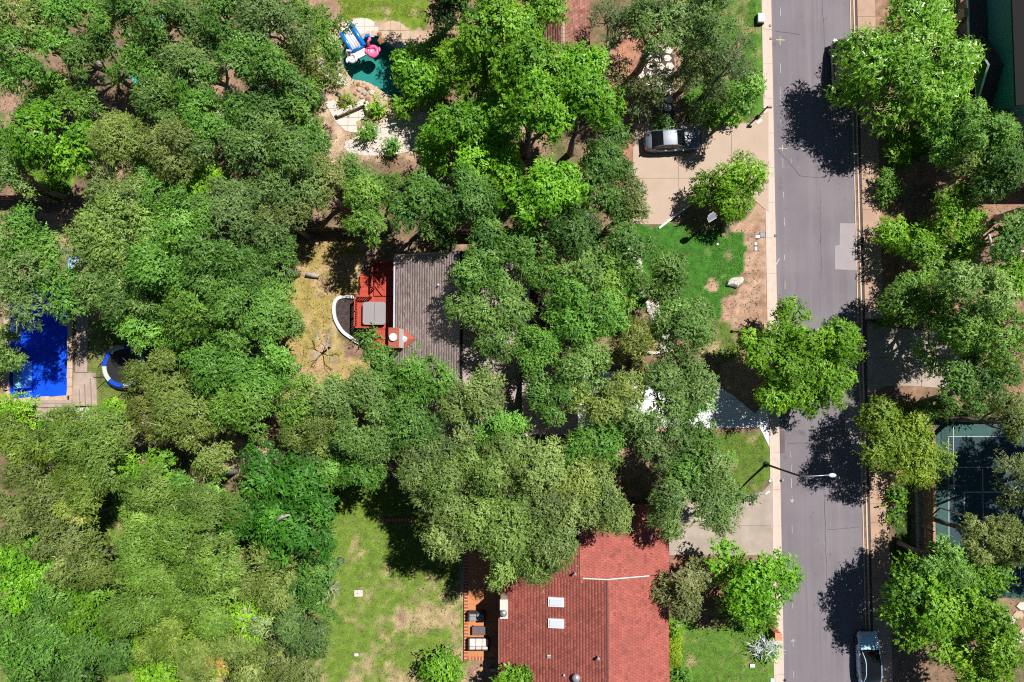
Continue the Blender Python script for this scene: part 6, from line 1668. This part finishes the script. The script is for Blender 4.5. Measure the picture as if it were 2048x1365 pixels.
T = [  # px, py, rx, ry, top height, kind, label
 # --- top left wood, row by row
 (48, 18, 72, 52, 10, 'oak', 'grey-green live oak in the very top left corner'),
 (158, 30, 70, 60, 9, 'oakg', 'second live oak from the left along the top edge'),
 (262, 28, 70, 62, 10.5, 'oakg', 'third live oak from the left along the top edge'),
 (352, 36, 72, 62, 9.5, 'oak', 'fourth live oak from the left along the top edge'),
 (448, 30, 78, 66, 10.5, 'oakg', 'fifth live oak from the left along the top edge'),
 (548, 34, 78, 68, 11, 'oak', 'sixth live oak along the top edge, left of the teal pool'),
 (632, 46, 56, 62, 7, 'oakg', 'live oak at the top edge touching the pale pool terrace'),
 (62, 112, 84, 58, 10, 'oakg', 'bright feathery oak under the top left corner tree'),
 (178, 112, 62, 60, 8.5, 'oak', 'oak left of the turquoise chair in the top left wood'),
 (300, 118, 62, 58, 8.5, 'oakg', 'small oak above the gap with the turquoise chair'),
 (398, 118, 76, 66, 10, 'oak', 'oak right of the turquoise chair gap in the top left wood'),
 (505, 120, 80, 66, 11, 'oakg', 'tall green oak in the middle of the top left wood'),
 (596, 124, 62, 66, 8, 'olive', 'olive-toned oak left of the pale pool terrace'),
 (112, 205, 62, 48, 7.5, 'oakg', 'low oak left of the grey dead branches'),
 (98, 285, 82, 68, 9, 'pecan', 'bright green round tree above the small left lawn'),
 (20, 290, 40, 46, 6.5, 'dark', 'dark tree on the left edge beside the brick path'),
 (22, 352, 50, 42, 7, 'oak', 'grey oak on the left edge above the dark fence'),
 (225, 285, 78, 62, 10, 'olive', 'streaky olive oak right of the bright round tree'),
 (330, 205, 66, 58, 9, 'oak', 'oak right of the grey dead branches'),
 (418, 212, 78, 62, 10, 'oakg', 'oak in the second row below the tall green oak'),
 (518, 212, 76, 60, 9.5, 'dark', 'darker oak in the second row left of the L-shaped wall'),
 (594, 208, 54, 54, 7.5, 'oakg', 'oak whose crown reaches the white seat terrace'),
 (340, 290, 76, 60, 10, 'olive', 'long olive crown in the middle of the left wood'),
 (448, 296, 72, 58, 9.5, 'oak', 'oak above the yellow-green tree in the left wood'),
 (548, 292, 80, 62, 10.5, 'oak', 'broad oak left of the white gravel bed'),
 (618, 292, 46, 58, 7.5, 'oakg', 'green oak at the left edge of the white gravel bed'),
 (414, 362, 54, 44, 7.5, 'lime', 'small yellow-green tree glowing among the dull left oaks'),
 (548, 362, 82, 54, 9.5, 'oak', 'oak above the tree that shades the yellow yard'),
 (640, 372, 56, 54, 7.5, 'olive', 'olive oak below the white gravel bed'),
 (310, 356, 60, 46, 8, 'oakg', 'green oak left of the small yellow-green tree'),
 (250, 396, 84, 48, 9, 'pale', 'pale wispy oak right of the dark left fence'),
 # --- left middle wood
 (228, 470, 104, 80, 10.5, 'pale', 'big pale olive oak right of the dirt path'),
 (352, 440, 92, 74, 10, 'oakg', 'green oak below the small yellow-green tree'),
 (462, 430, 96, 66, 10.5, 'oak', 'oak with grey twigs above the middle left wood'),
 (548, 426, 62, 48, 9, 'olive', 'olive oak beside the dark fence above the yellow yard'),
 (245, 570, 76, 72, 9, 'oak', 'oak right of the tangled hose heap'),
 (340, 545, 88, 72, 10, 'oakg', 'green layered oak in the centre of the left wood'),
 (440, 520, 92, 74, 11, 'oakg', 'tallest layered oak in the centre of the left wood'),
 (530, 520, 66, 78, 8.5, 'oakg', 'green oak bordering the yellow back yard'),
 (292, 636, 82, 58, 7, 'oakg', 'yellowish feathery tree above the trampoline'),
 (395, 625, 82, 66, 10, 'oakg', 'layered green oak above and right of the trampoline'),
 (490, 620, 82, 72, 10.5, 'oakg', 'green oak left of the yellow back yard, lower one'),
 (552, 640, 44, 56, 7, 'oak', 'slim oak with a pale trunk beside the curved white edging'),
 (52, 480, 82, 62, 9, 'oakg', 'oak on the left edge above the blue pool'),
 (40, 575, 72, 66, 9.5, 'oak', 'oak overhanging the left part of the blue pool'),
 (112, 570, 50, 58, 8, 'oakg', 'small oak overhanging the top of the blue pool'),
 (10, 700, 48, 42, 3.6, 'oak', 'low blue-green tree at the left rim of the blue pool'),
 (330, 772, 96, 60, 7, 'olive', 'brownish olive tree overhanging the trampoline'),
 (432, 720, 76, 60, 9.5, 'oakg', 'green oak right of the trampoline'),
 (520, 735, 76, 62, 9.5, 'oakg', 'green oak left of the bare grey branch in the yard'),
 (290, 835, 58, 46, 7, 'olive', 'small brownish tree below the trampoline'),
 (395, 850, 90, 66, 9.5, 'olive', 'brown-olive tree left of the dry grey bush'),
 (490, 815, 70, 58, 9, 'oakg', 'green oak above the dry grey bush'),
 # --- trees between the yellow yard and the back lawn
 (610, 800, 60, 54, 8.5, 'oakg', 'green oak just below the yellow yard'),
 (700, 800, 72, 56, 9.5, 'oak', 'oak below the red deck chimney, left one'),
 (772, 756, 64, 50, 8, 'oakg', 'green oak touching the bottom of the red deck'),
 (852, 745, 62, 54, 8.5, 'oakg', 'green oak over the west roof slope by the chimney'),
 (640, 875, 72, 60, 9, 'olive', 'olive oak right of the dry grey bush'),
 (735, 870, 78, 64, 10, 'oak', 'oak above the top of the back lawn'),
 (815, 850, 62, 60, 9.5, 'oakg', 'oak over the lower west gutter of the brown house'),
 (715, 940, 64, 44, 8.5, 'oakg', 'small oak shading the top tip of the back lawn'),
 (610, 925, 52, 40, 7.5, 'dark', 'dark low tree above the deep green tree'),
 # --- bottom left wood
 (36, 832, 50, 36, 6.5, 'lime', 'yellow-green bush below the blue pool'),
 (150, 850, 60, 40, 6.5, 'oakg', 'low green tree below the pool deck steps'),
 (72, 890, 96, 60, 9, 'juniper', 'dark olive juniper on the left edge below the pool'),
 (188, 905, 82, 62, 9.5, 'juniper', 'juniper right of the left edge one, below the pool'),
 (70, 985, 88, 64, 10, 'olive', 'brownish juniper on the left edge, lower one'),
 (168, 985, 70, 56, 9, 'juniper', 'juniper left of the fallen log'),
 (70, 1060, 88, 58, 9.5, 'olive', 'grey-brown juniper on the left edge above the bright green trees'),
 (288, 940, 56, 46, 6.5, 'pecan', 'bright green low tree below the brown-olive trees'),
 (300, 1010, 74, 60, 9, 'juniper', 'juniper right of the fallen log'),
 (392, 970, 66, 48, 8, 'oakg', 'green tree left of the dry grey bush, lower one'),
 (410, 1040, 82, 64, 9.5, 'juniper', 'juniper left of the deep green tree'),
 (300, 1100, 92, 66, 10, 'juniper', 'broad juniper in the middle of the bottom left wood'),
 (405, 1120, 84, 68, 10.5, 'juniper', 'tall streaky juniper below the deep green tree'),
 (300, 1190, 90, 64, 9.5, 'juniper', 'streaky juniper right of the narrow bare path'),
 (400, 1200, 82, 60, 9.5, 'juniper', 'juniper left of the broken white stump'),
 (345, 1262, 74, 44, 8.5, 'juniper', 'lowest juniper above the light green thicket'),
 (62, 1140, 96, 62, 8.5, 'pecan', 'bright green tree on the left edge, upper of the bottom group'),
 (165, 1120, 60, 58, 9, 'olive', 'olive tree left of the narrow bare path'),
 (70, 1220, 92, 60, 8.5, 'oakg', 'green tree on the left edge, second from the bottom'),
 (165, 1215, 62, 58, 8, 'pecan', 'bright green tree left of the narrow bare path'),
 (60, 1312, 96, 66, 8.5, 'oakg', 'green tree in the bottom left corner'),
 (175, 1310, 74, 66, 8, 'oakg', 'second green tree from the left along the bottom edge'),
 (312, 1330, 88, 48, 6, 'lime', 'light green low thicket at the bottom edge'),
 (432, 1318, 62, 58, 7.5, 'olive', 'olive tree at the bottom edge with a russet patch'),
 (545, 958, 78, 58, 9.5, 'deep', 'deep green glossy tree, upper crown beside the dry bush'),
 (606, 1040, 92, 74, 10, 'deep', 'deep green glossy tree bordering the back lawn'),
 (500, 1050, 56, 56, 9, 'deep', 'deep green glossy tree, left crown next to the junipers'),
 (528, 1158, 82, 56, 9, 'olive', 'olive tree below the deep green tree'),
 (628, 1180, 68, 62, 8.5, 'dark', 'dark olive tree leaning over the back lawn'),
 (570, 1255, 74, 60, 8.5, 'oak', 'oak left of the lower back lawn'),
 (500, 1225, 52, 48, 7, 'lime', 'yellow-green tree behind the broken white stump'),
 (590, 1330, 72, 52, 8, 'olive', 'olive tree at the bottom edge beside the back lawn'),
 (505, 1325, 56, 56, 7.5, 'olive', 'dull olive tree at the bottom edge left of the lawn tree'),
 # --- pale oaks over the brown house's south end
 (890, 890, 72, 56, 9.5, 'pale', 'pale oak over the south-west corner of the brown roof'),
 (860, 965, 74, 66, 10, 'pale', 'pale oak left of the brick edging shadow'),
 (965, 950, 84, 70, 11, 'pale', 'tall pale oak below the brown house'),
 (1060, 945, 78, 62, 10.5, 'pale', 'pale oak below the garage wing'),
 (1150, 960, 78, 66, 10, 'pale', 'pale oak left of the shaded south driveway tree'),
 (915, 1045, 74, 58, 10, 'pale', 'pale oak casting shade on the back lawn'),
 (1010, 1040, 82, 68, 11, 'pale', 'pale oak in the middle above the red roof'),
 (1110, 1050, 88, 70, 10.5, 'pale', 'pale oak over the north-west part of the red roof'),
 (1200, 1010, 66, 56, 9.5, 'pale', 'pale oak reaching towards the shadow on the red roof'),
 (1030, 1115, 82, 46, 9.5, 'pale', 'lowest pale oak overhanging the red roof and patio'),
 (960, 790, 62, 58, 9.5, 'pale', 'round pale oak over the brown roof centre'),
 (1000, 862, 44, 40, 9, 'oakg', 'green oak over the south eave of the brown house'),
 # --- oaks around the front of the brown house
 (985, 622, 80, 72, 8.5, 'oak', 'oak over the east slope of the brown roof'),
 (960, 545, 50, 44, 8.5, 'dark', 'dark oak over the north end of the brown roof'),
 (1052, 505, 58, 66, 8.5, 'oakg', 'tall green oak north of the mulch courtyard'),
 (1142, 592, 54, 60, 8.5, 'oakg', 'green oak right of the mulch courtyard'),
 (1170, 540, 50, 46, 8.5, 'oak', 'oak beside the small lit lawn patch'),
 (1190, 640, 82, 66, 10, 'oakg', 'green oak left of the stone border'),
 (1248, 555, 40, 66, 8.5, 'oakg', 'slender oak left of the upper stone border'),
 (1346, 560, 42, 72, 7, 'oak', 'slender oak right of the upper stone border'),
 (1375, 650, 66, 62, 9.5, 'oak', 'oak at the lower end of the bright front lawn'),
 (1275, 690, 52, 44, 8, 'olive', 'olive bushy oak left of the white block wall'),
 (1070, 692, 60, 44, 8, 'oakg', 'green oak below the mulch courtyard'),
 (1170, 745, 62, 50, 9, 'oak', 'oak over the garage roof edge'),
 (1100, 790, 48, 42, 9, 'oakg', 'green oak in the middle of the garage roof'),
 (1225, 800, 70, 56, 9.5, 'pale', 'pale oak over the garage end of the white driveway'),
 (1310, 800, 70, 60, 9.5, 'oak', 'oak over the middle of the white driveway'),
 (1370, 760, 62, 56, 9, 'oak', 'oak above the bend of the white driveway'),
 (1385, 812, 42, 40, 7, 'oakg', 'green oak at the street end of the white driveway'),
 (1210, 880, 76, 46, 9, 'oakg', 'green oak along the lower side of the white driveway'),
 (1310, 875, 66, 42, 8.5, 'oak', 'oak along the lower side of the white driveway, right one'),
 (1390, 880, 46, 40, 7.5, 'dark', 'dark oak above the south driveway tree'),
 (1245, 500, 56, 52, 8.5, 'dark', 'dark oak below the corner of the pink driveway'),
 # --- bright trees in the top middle
 (985, 38, 78, 58, 11, 'pecan', 'bright green tree at the top edge left of the terracotta ridge'),
 (1042, 108, 72, 62, 11.5, 'pecan', 'bright green tree over the terracotta roof'),
 (952, 130, 76, 62, 7.5, 'pecan', 'bright green tree left of the terracotta roof'),
 (846, 150, 72, 64, 3.6, 'pecan', 'bright green tree overhanging the teal pool'),
 (1140, 130, 66, 58, 10.5, 'pecan', 'bright green tree right of the terracotta ridge'),
 (1165, 215, 64, 62, 11, 'pecan', 'bright green tree above the dark driveway-side trees'),
 (1060, 215, 74, 64, 11.5, 'pecan', 'tallest bright green tree in the top middle group'),
 (950, 235, 80, 66, 8.5, 'pecan', 'bright green tree in the centre of the top middle group'),
 (904, 290, 64, 62, 5.5, 'pecan', 'bright green tree right of the white gravel bed'),
 (978, 320, 72, 58, 7.5, 'pecan', 'lower bright green tree in the top middle group'),
 (1075, 380, 82, 66, 10.5, 'pecan', 'round bright green tree left of the dark trees'),
 (806, 214, 22, 16, 1.8, 'pecan', 'small bright tree between the teal pool and the gravel'),
 (876, 96, 34, 28, 3, 'pecan', 'small bright tree beside the tan pool terrace'),
 (915, 15, 56, 38, 6, 'dark', 'dark tree at the top edge above the tan terrace'),
 (1075, 20, 44, 36, 9, 'pecan', 'bright tree at the top edge beside the terracotta roof'),
 # --- darker trees round the neighbour's yard
 (1190, 375, 76, 74, 8, 'dark', 'dark green tree left of the pink driveway'),
 (1226, 312, 44, 50, 6, 'dark', 'dark tree left of the parked silver car'),
 (1255, 410, 36, 46, 6.5, 'olive', 'small tree on the left edge of the pink driveway'),
 (750, 418, 78, 62, 8, 'oakg', 'green tree north of the red deck'),
 (838, 395, 54, 60, 9, 'dark', 'dark tree left of the round bright green tree'),
 (930, 400, 66, 60, 9, 'dark', 'dark tree in deep shade north of the brown house'),
 (715, 356, 44, 32, 4, 'oakg', 'small green tree at the lower edge of the gravel bed'),
 (1150, 455, 60, 46, 8.5, 'dark', 'dark tree north of the mulch courtyard'),
 (985, 480, 54, 44, 8.5, 'dark', 'dark tree right of the brown roof north end'),
 (868, 462, 46, 34, 6.5, 'dark', 'dark tree above the brown roof north eave'),
 # --- sparse grey oaks by the road at the top
 (1222, 60, 66, 62, 7.5, 'oakgrey', 'sparse grey oak right of the terracotta roof'),
 (1318, 40, 70, 58, 9.5, 'oak', 'oak at the top edge above the flagstone path'),
 (1418, 40, 72, 58, 9.5, 'oak', 'oak at the top edge near the road'),
 (1272, 140, 62, 58, 6.5, 'oakgrey', 'sparse grey oak left of the flagstone path'),
 (1396, 128, 70, 60, 5.8, 'oakgrey', 'sparse grey oak with pale limbs right of the flagstone path'),
 (1462, 120, 56, 66, 7, 'oakgrey', 'sparse grey oak leaning over the road kerb'),
 (1274, 205, 40, 40, 3.4, 'oakgrey', 'sparse grey oak overhanging the silver car'),
 (1420, 190, 64, 36, 3.2, 'oakgrey', 'sparse low grey oak along the top of the pink driveway'),
 (1500, 190, 34, 44, 6.5, 'oakg', 'small green oak beside the black mailbox post'),
 # --- single street trees
 (1472, 374, 64, 60, 4.4, 'elm', 'small yellow-green tree on the pink driveway island'),
 (1606, 718, 130, 116, 6.6, 'elm', 'big yellow-green tree overhanging the middle of the road'),
 (1826, 128, 146, 142, 6.8, 'ash', 'big glossy bright green tree at the top right beside the road'),
 (1415, 995, 104, 88, 8.5, 'oak', 'dull green tree shading the south driveway'),
 (1395, 930, 66, 46, 7.5, 'oakg', 'green tree above the south driveway tree'),
 (1512, 1172, 82, 72, 6.5, 'pecan', 'dense bright green tree overhanging the kerb at the bottom'),
 (1378, 1180, 58, 62, 5, 'crape', 'crape myrtle with pink flowers at the corner of the red roof'),
 (1818, 898, 86, 84, 6.6, 'autumn', 'yellow-green tree tinged red beside the sport court'),
 (1890, 1206, 130, 108, 6.8, 'pecan', 'big bright green tree at the bottom right above the white car'),
 (1965, 1280, 78, 86, 7.5, 'pecan', 'bright green tree in the bottom right corner'),
 (1895, 1128, 42, 40, 7, 'oakg', 'small tree at the lower end of the plank fence'),
 # --- right hand side
 (1985, 265, 78, 66, 7.5, 'oakg', 'green oak below the teal house'),
 (1905, 285, 46, 50, 5, 'oakg', 'small green oak beside the lit lawn on the right'),
 (1950, 345, 64, 46, 5.5, 'oak', 'oak above the yellow-green trees on the right'),
 (2030, 345, 40, 66, 8.5, 'dark', 'dark oak on the right edge below the teal house'),
 (1928, 425, 58, 46, 5.5, 'lime', 'yellow-green tree with a pale trunk on the right, upper one'),
 (1848, 478, 66, 50, 3.8, 'lime', 'yellow-green tree nearest the right pavement'),
 (1928, 500, 50, 46, 5, 'elm', 'yellow-green tree left of the forked pale trunk'),
 (2025, 470, 44, 52, 8.5, 'dark', 'dark tree on the right edge beside the forked pale trunk'),
 (2020, 560, 50, 46, 8, 'lime', 'yellow-green tree on the right edge below the forked trunk'),
 (1866, 600, 86, 70, 6.2, 'oakg', 'broad oak over the top of the east driveway'),
 (1950, 590, 66, 60, 9, 'oak', 'oak right of the broad east driveway oak'),
 (1912, 680, 78, 52, 7, 'oakg', 'oak over the shaded end of the east driveway'),
 (1990, 670, 70, 62, 9.5, 'oakg', 'green oak on the right edge beside the east driveway'),
 (1978, 765, 74, 60, 9, 'oakg', 'green oak above the sport court'),
 (2032, 850, 42, 50, 8, 'olive', 'olive tree on the right edge of the sport court'),
 (2035, 960, 50, 62, 8, 'oakgrey', 'sparse grey tree over the right side of the court'),
 (1975, 1075, 62, 40, 7.5, 'olive', 'olive tree overhanging the court floodlight'),
 (2030, 1100, 40, 46, 7.5, 'olive', 'olive tree on the right edge below the floodlight'),
]
T += [  # trees standing just outside the picture whose shade falls into it
 (2250, 880, 96, 80, 10, 'oakg', 'oak beyond the right edge shading the upper court'),
 (2255, 985, 96, 80, 10, 'oakg', 'oak beyond the right edge shading the middle of the court'),
 (2265, 1090, 96, 76, 10, 'oak', 'oak beyond the right edge shading the lower court'),
 (2180, 560, 76, 70, 10, 'oakg', 'oak beyond the right edge beside the forked trunk'),
 (2170, 380, 70, 70, 10, 'oak', 'oak beyond the right edge below the teal house'),
 (890, -60, 70, 50, 8.5, 'dark', 'dark tree beyond the top edge above the pool terraces'),
]
HT = {'oakgrey': dict(bark='bark_pale', limb_show=1.6)}
for t_ in T:
    kw = dict(HT.get(t_[5], {}))
    if t_[5] in ('oak', 'pale', 'olive'): kw['bark'] = 'bark_pale' if (t_[0] + t_[1]) % 3 == 0 else 'bark'
    if t_[0] < 720: kw['dens'] = 0.92
    nm = {'oak': 'oak_tree', 'oakg': 'oak_tree', 'oakgrey': 'oak_tree', 'pale': 'oak_tree', 'juniper': 'juniper_tree', 'crape': 'flowering_tree'}.get(t_[5], 'leafy_tree')
    tree(*t_, name=nm, group=None, **kw)
# --- shrubs and hedges
for s_ in [
 (884, 1332, 40, 30, 2.4, 'pecan', 'bright shrub at the bottom edge of the back lawn'),
 (1028, 1356, 34, 16, 4.2, 'pecan', 'shrub top at the bottom edge in front of the red roof'),
 (1345, 1296, 13, 36, 1.9, 'gold', 'clipped golden hedge along the red roofed house'),
 (1343, 1262, 12, 9, 2.0, 'elm', 'clipped green shrub at the top of the golden hedge'),
 (1366, 1356, 18, 11, 0.9, 'oakg', 'small green shrub on the lawn at the bottom edge'),
 (1533, 1240, 16, 14, 1.2, 'autumn', 'orange-tinged shrub above the brick mailbox'),
 (1505, 1232, 26, 20, 1.8, 'pecan', 'low bright shrub left of the brick mailbox'),
 (1536, 1296, 18, 12, 0.9, 'silver', 'silvery agave clump below the brick mailbox'),
 (1541, 1308, 10, 10, 0.8, 'elm', 'small yellow-green tuft below the silvery agave'),
 (1430, 232, 56, 13, 0.8, 'pecan', 'low bright green hedge along the top of the pink driveway'),
 (1778, 370, 22, 28, 1.6, 'oakg', 'low green shrub right of the pavement below the lit lawn'),
 (1800, 300, 20, 26, 1.8, 'pecan', 'bright shrub on the lit lawn on the right'),
 (1788, 1010, 4, 60, 0.5, 'pecan', 'narrow strip hedge along the right pavement'),
 (1772, 640, 14, 16, 1.2, 'elm', 'yellow-green shrub beside the grey stone mailbox'),
 (1890, 815, 26, 18, 2.2, 'dark', 'shaded shrub above the sport court fence'),
 (1960, 815, 30, 20, 2.4, 'dark', 'shaded shrub right of the others above the court fence'),
 (1840, 825, 24, 18, 2.0, 'dark', 'shaded shrub at the left end of the court fence'),
 (90, 378, 26, 14, 1.4, 'lime', 'bright shrub below the small left lawn'),
 (668, 105, 12, 26, 1.6, 'oakg', 'shrub between the pale terrace stones left of the slide'),
 (694, 208, 14, 8, 0.5, 'autumn', 'low dry shrub above the L-shaped white wall'),
 (752, 218, 9, 16, 0.9, 'lime', 'shrub right of the L-shaped white wall'),
 (735, 262, 14, 14, 1.4, 'oakg', 'slim young tree on the white gravel, left one'),
 (786, 292, 15, 12, 1.4, 'oakg', 'slim young tree on the white gravel, lower one'),
 (1075, 560, 12, 10, 0.8, 'oakg', 'small shrub in the mulch courtyard'),
 (735, 672, 20, 12, 1.1, 'dark', 'low planting below the hot tub corner of the deck'),
 (1325, 250, 18, 8, 0.8, 'oakg', 'low planting above the silver car'),
 (230, 820, 30, 16, 1.0, 'lime', 'low weeds below the trampoline'),
 (255, 1000, 26, 22, 1.0, 'pecan', 'low green weeds beside the fallen log'),
 (1475, 1225, 34, 20, 2.2, 'dark', 'shaded shrub under the dense bright tree at the bottom')]:
    tree(*s_, name='shrub', cat='shrub', depth=min(s_[4] * 0.7, 1.3), dens=1.15)
# --- dead wood
bare(198, 200, 50, 5.0, 'grey leafless tree among the top left oaks', n=6, seed=2)
bare(498, 908, 34, 2.4, 'dry grey brushy bush beside the deep green tree', n=12, seed=3, name='dead_bush', cat='dead bush', flat=0.9, fine=3)
bare(650, 690, 46, 3.0, 'bare grey branch lying over the yellow yard', n=5, seed=4, flat=0.25)
bare(660, 1180, 30, 3.6, 'bare twiggy branch over the edge of the back lawn', n=7, seed=7, fine=3)
def log(pts, r, lb, mt='bark_pale', nm='log'):
    p3 = [P(x, y, z) for x, y, z in pts]
    o = thing(nm, lb, 'log', (*p3[0][:2], 0))
    MB().tube(p3, r, 8).build('stem', M[mt], o, smooth=True)
    return o
log([(612, 548, 0.25), (628, 551, 0.22), (638, 553, 0.2)], [0.22, 0.2, 0.16], 'pale cut log on the bare soil of the yellow yard')
log([(205, 962, 0.3), (222, 956, 0.28), (243, 952, 0.22)], [0.2, 0.2, 0.16], 'fallen grey log in the gap of the bottom left wood')
log([(553, 1042, 9.9), (566, 1033, 10.1), (580, 1030, 10.3)], [0.16, 0.13, 0.05], 'short pale branch stub poking out of the deep green tree', nm='branch_stub')
ws = thing('broken_stump', 'broken whitish stump with splayed limbs among the bottom left trees', 'stump', (*P(497, 1240)[:2], 0))
g = random.Random(4)
b0 = P(497, 1240, 6.8)
for dx_, dy_, l in ((-10, -30, 1), (4, -34, 1), (-16, 26, 1), (10, 24, 1), (20, -6, 1), (-22, -4, 1)):
    e0 = P(497 + dx_, 1240 + dy_, 7.9 + g.uniform(-0.3, 0.3))
    MB().tube([b0 + Vector((0, 0, -1.2)), b0.lerp(e0, 0.5) + Vector((g.uniform(-.1, .1), 0, 0.1)), e0], [0.12, 0.08, 0.02], 7).build('limb', M['bark_pale'], ws, smooth=True)
MB().tube([(*P(497, 1240)[:2], -0.1), (b0.x, b0.y, 5.9)], [0.3, 0.2], 8).build('trunk', M['bark_pale'], ws)
# pale forked trunk on the right and the arching stem in the courtyard
def stem(pts, r, lb, mt, nm='bare_trunk'):
    p3 = [P(x, y, z) for x, y, z in pts[0]]
    o = thing(nm, lb, 'trunk', (*p3[0][:2], 0))
    for k, q in enumerate(pts):
        MB().tube([P(x, y, z) for x, y, z in q], [r * (1 - 0.6 * i / (len(q) - 1)) for i in range(len(q))], 8).build('trunk' if k == 0 else 'limb', M[mt], o, smooth=True)
stem([[(1945, 545, 0), (1982, 555, 4.0), (1988, 515, 6.5), (1978, 470, 8.3)], [(1986, 505, 6.6), (2015, 500, 7.6), (2060, 505, 8.2)], [(1987, 515, 6.5), (2020, 515, 7.2), (2060, 522, 7.6)], [(1980, 545, 4.8), (1968, 542, 6.8), (1958, 548, 7.6)]], 0.20, 'forked whitish trunk among the yellow-green trees on the right', 'limestone')
stem([[(1112, 626, 0), (1106, 621, 1.4), (1092, 615, 3.0), (1084, 600, 4.6), (1082, 570, 6.2), (1084, 545, 7.4)]], 0.17, 'arching pale trunk over the mulch courtyard', 'bark_pale')
# russet tree tufts
tree(437, 1333, 11, 9, 7.9, 'autumn', 'russet tuft on the olive tree at the bottom edge', name='shrub', cat='shrub', depth=0.6, tintadj=0.42)

# ================================================================== GRASS AND LITTER
def blades(name, label, pts_xy, cols, h0, h1, w, seed):
    rs = np.random.RandomState(seed); n = len(pts_xy)
    a = rs.uniform(0, 6.283, n); h = rs.uniform(h0, h1, n); ln = rs.uniform(0.2, 0.9, n) * h
    b = rs.uniform(0, 6.283, n)
    base = np.stack([pts_xy[:, 0], pts_xy[:, 1], np.full(n, -0.03)], 1)
    s = np.stack([np.cos(a), np.sin(a), np.zeros(n)], 1) * w / 2
    tip = base + np.stack([np.cos(b) * ln, np.sin(b) * ln, h + 0.03], 1)
    V = np.stack([base - s, base + s, tip], 1).reshape(-1, 3)
    me = bpy.data.meshes.new(name)
    me.vertices.add(3 * n); me.vertices.foreach_set('co', V.astype(np.float32).ravel())
    me.loops.add(3 * n); me.loops.foreach_set('vertex_index', np.arange(3 * n, dtype=np.int32))
    me.polygons.add(n); me.polygons.foreach_set('loop_start', np.arange(0, 3 * n, 3, dtype=np.int32))
    at = me.attributes.new('col', 'FLOAT_COLOR', 'FACE')
    at.data.foreach_set('color', np.concatenate([cols, np.ones((n, 1))], 1).astype(np.float32).ravel())
    me.update(calc_edges=True)
    o = link(name, me, M['grass'])
    tag(o, label, 'grass', kind='stuff')
rs = np.random.RandomState(77)
GXs, GYs = [], []
ptsL, colL = [], []
for pl, k in LAWNS:
    xs_a = [p[0] for p in pl]; ys_a = [p[1] for p in pl]
    x0, x1, y0, y1 = max(min(xs_a), -46), min(max(xs_a), 46), max(min(ys_a), -30), min(max(ys_a), 32)
    n = int((x1 - x0) * (y1 - y0) * 380)
    X, Y = rs.uniform(x0, x1, n), rs.uniform(y0, y1, n)
    ix = np.clip(np.searchsorted(GX, X), 0, len(GX) - 1); iy = np.clip(((Y - GY[0]) / 0.28).round().astype(int), 0, len(GY) - 1)
    col = gcol[iy, ix]
    green = (col[:, 1] - col[:, 0] * 0.62) / np.maximum(col[:, 1], 1e-3)
    keep = k[iy, ix] & (rs.rand(n) < np.clip(green * 2.2 + 0.18, 0.05, 1)) & ~((X > XK0 - 0.7) & (X < XK1 + 0.6))
    for a0, a1, b0_, b1 in AVOID_W:
        keep &= ~((X > a0) & (X < a1) & (Y > b0_) & (Y < b1))
    ptsL.append(np.stack([X[keep], Y[keep]], 1)); colL.append(col[keep] * rs.uniform(0.7, 1.35, (keep.sum(), 1)))
blades('lawn_grass', 'short grass of the lawns and yards', np.concatenate(ptsL), np.concatenate(colL), 0.03, 0.10, 0.028, 5)
# fallen leaves on bare ground
n = 60000
X, Y = rs.uniform(-44, 44, n), rs.uniform(-28, 31, n)
keep = ~((X > XK0 - 0.75) & (X < XK1 + 2.2))
for a0, a1, b0_, b1 in AVOID_W: keep &= ~((X > a0) & (X < a1) & (Y > b0_) & (Y < b1))
for pl in (POOL_BLUE, POOL_TEAL): keep &= ~inside_np(grow(pl, 0.6), X, Y)
X, Y = X[keep], Y[keep]; n = len(X)
a = rs.uniform(0, 6.283, n); sz = rs.uniform(0.04, 0.11, n)
d1 = np.stack([np.cos(a), np.sin(a), rs.uniform(-0.3, 0.3, n)], 1) * sz[:, None]; d2 = np.stack([-np.sin(a), np.cos(a), rs.uniform(-0.3, 0.3, n)], 1) * sz[:, None] * 0.5
c3 = np.stack([X, Y, rs.uniform(0.015, 0.05, n)], 1)
V = np.stack([c3 - d2, c3 + d2, c3 + d1], 1).reshape(-1, 3)
me = tri_mesh('leaf_litter', V, rs.uniform(0.3, 1.0, n), M['litter'])
tag(link('leaf_litter', me), 'dry brown leaves scattered over the bare ground', 'leaf litter', kind='stuff')
print('leaf triangles', N_TRI[0], 'trees', len(T))
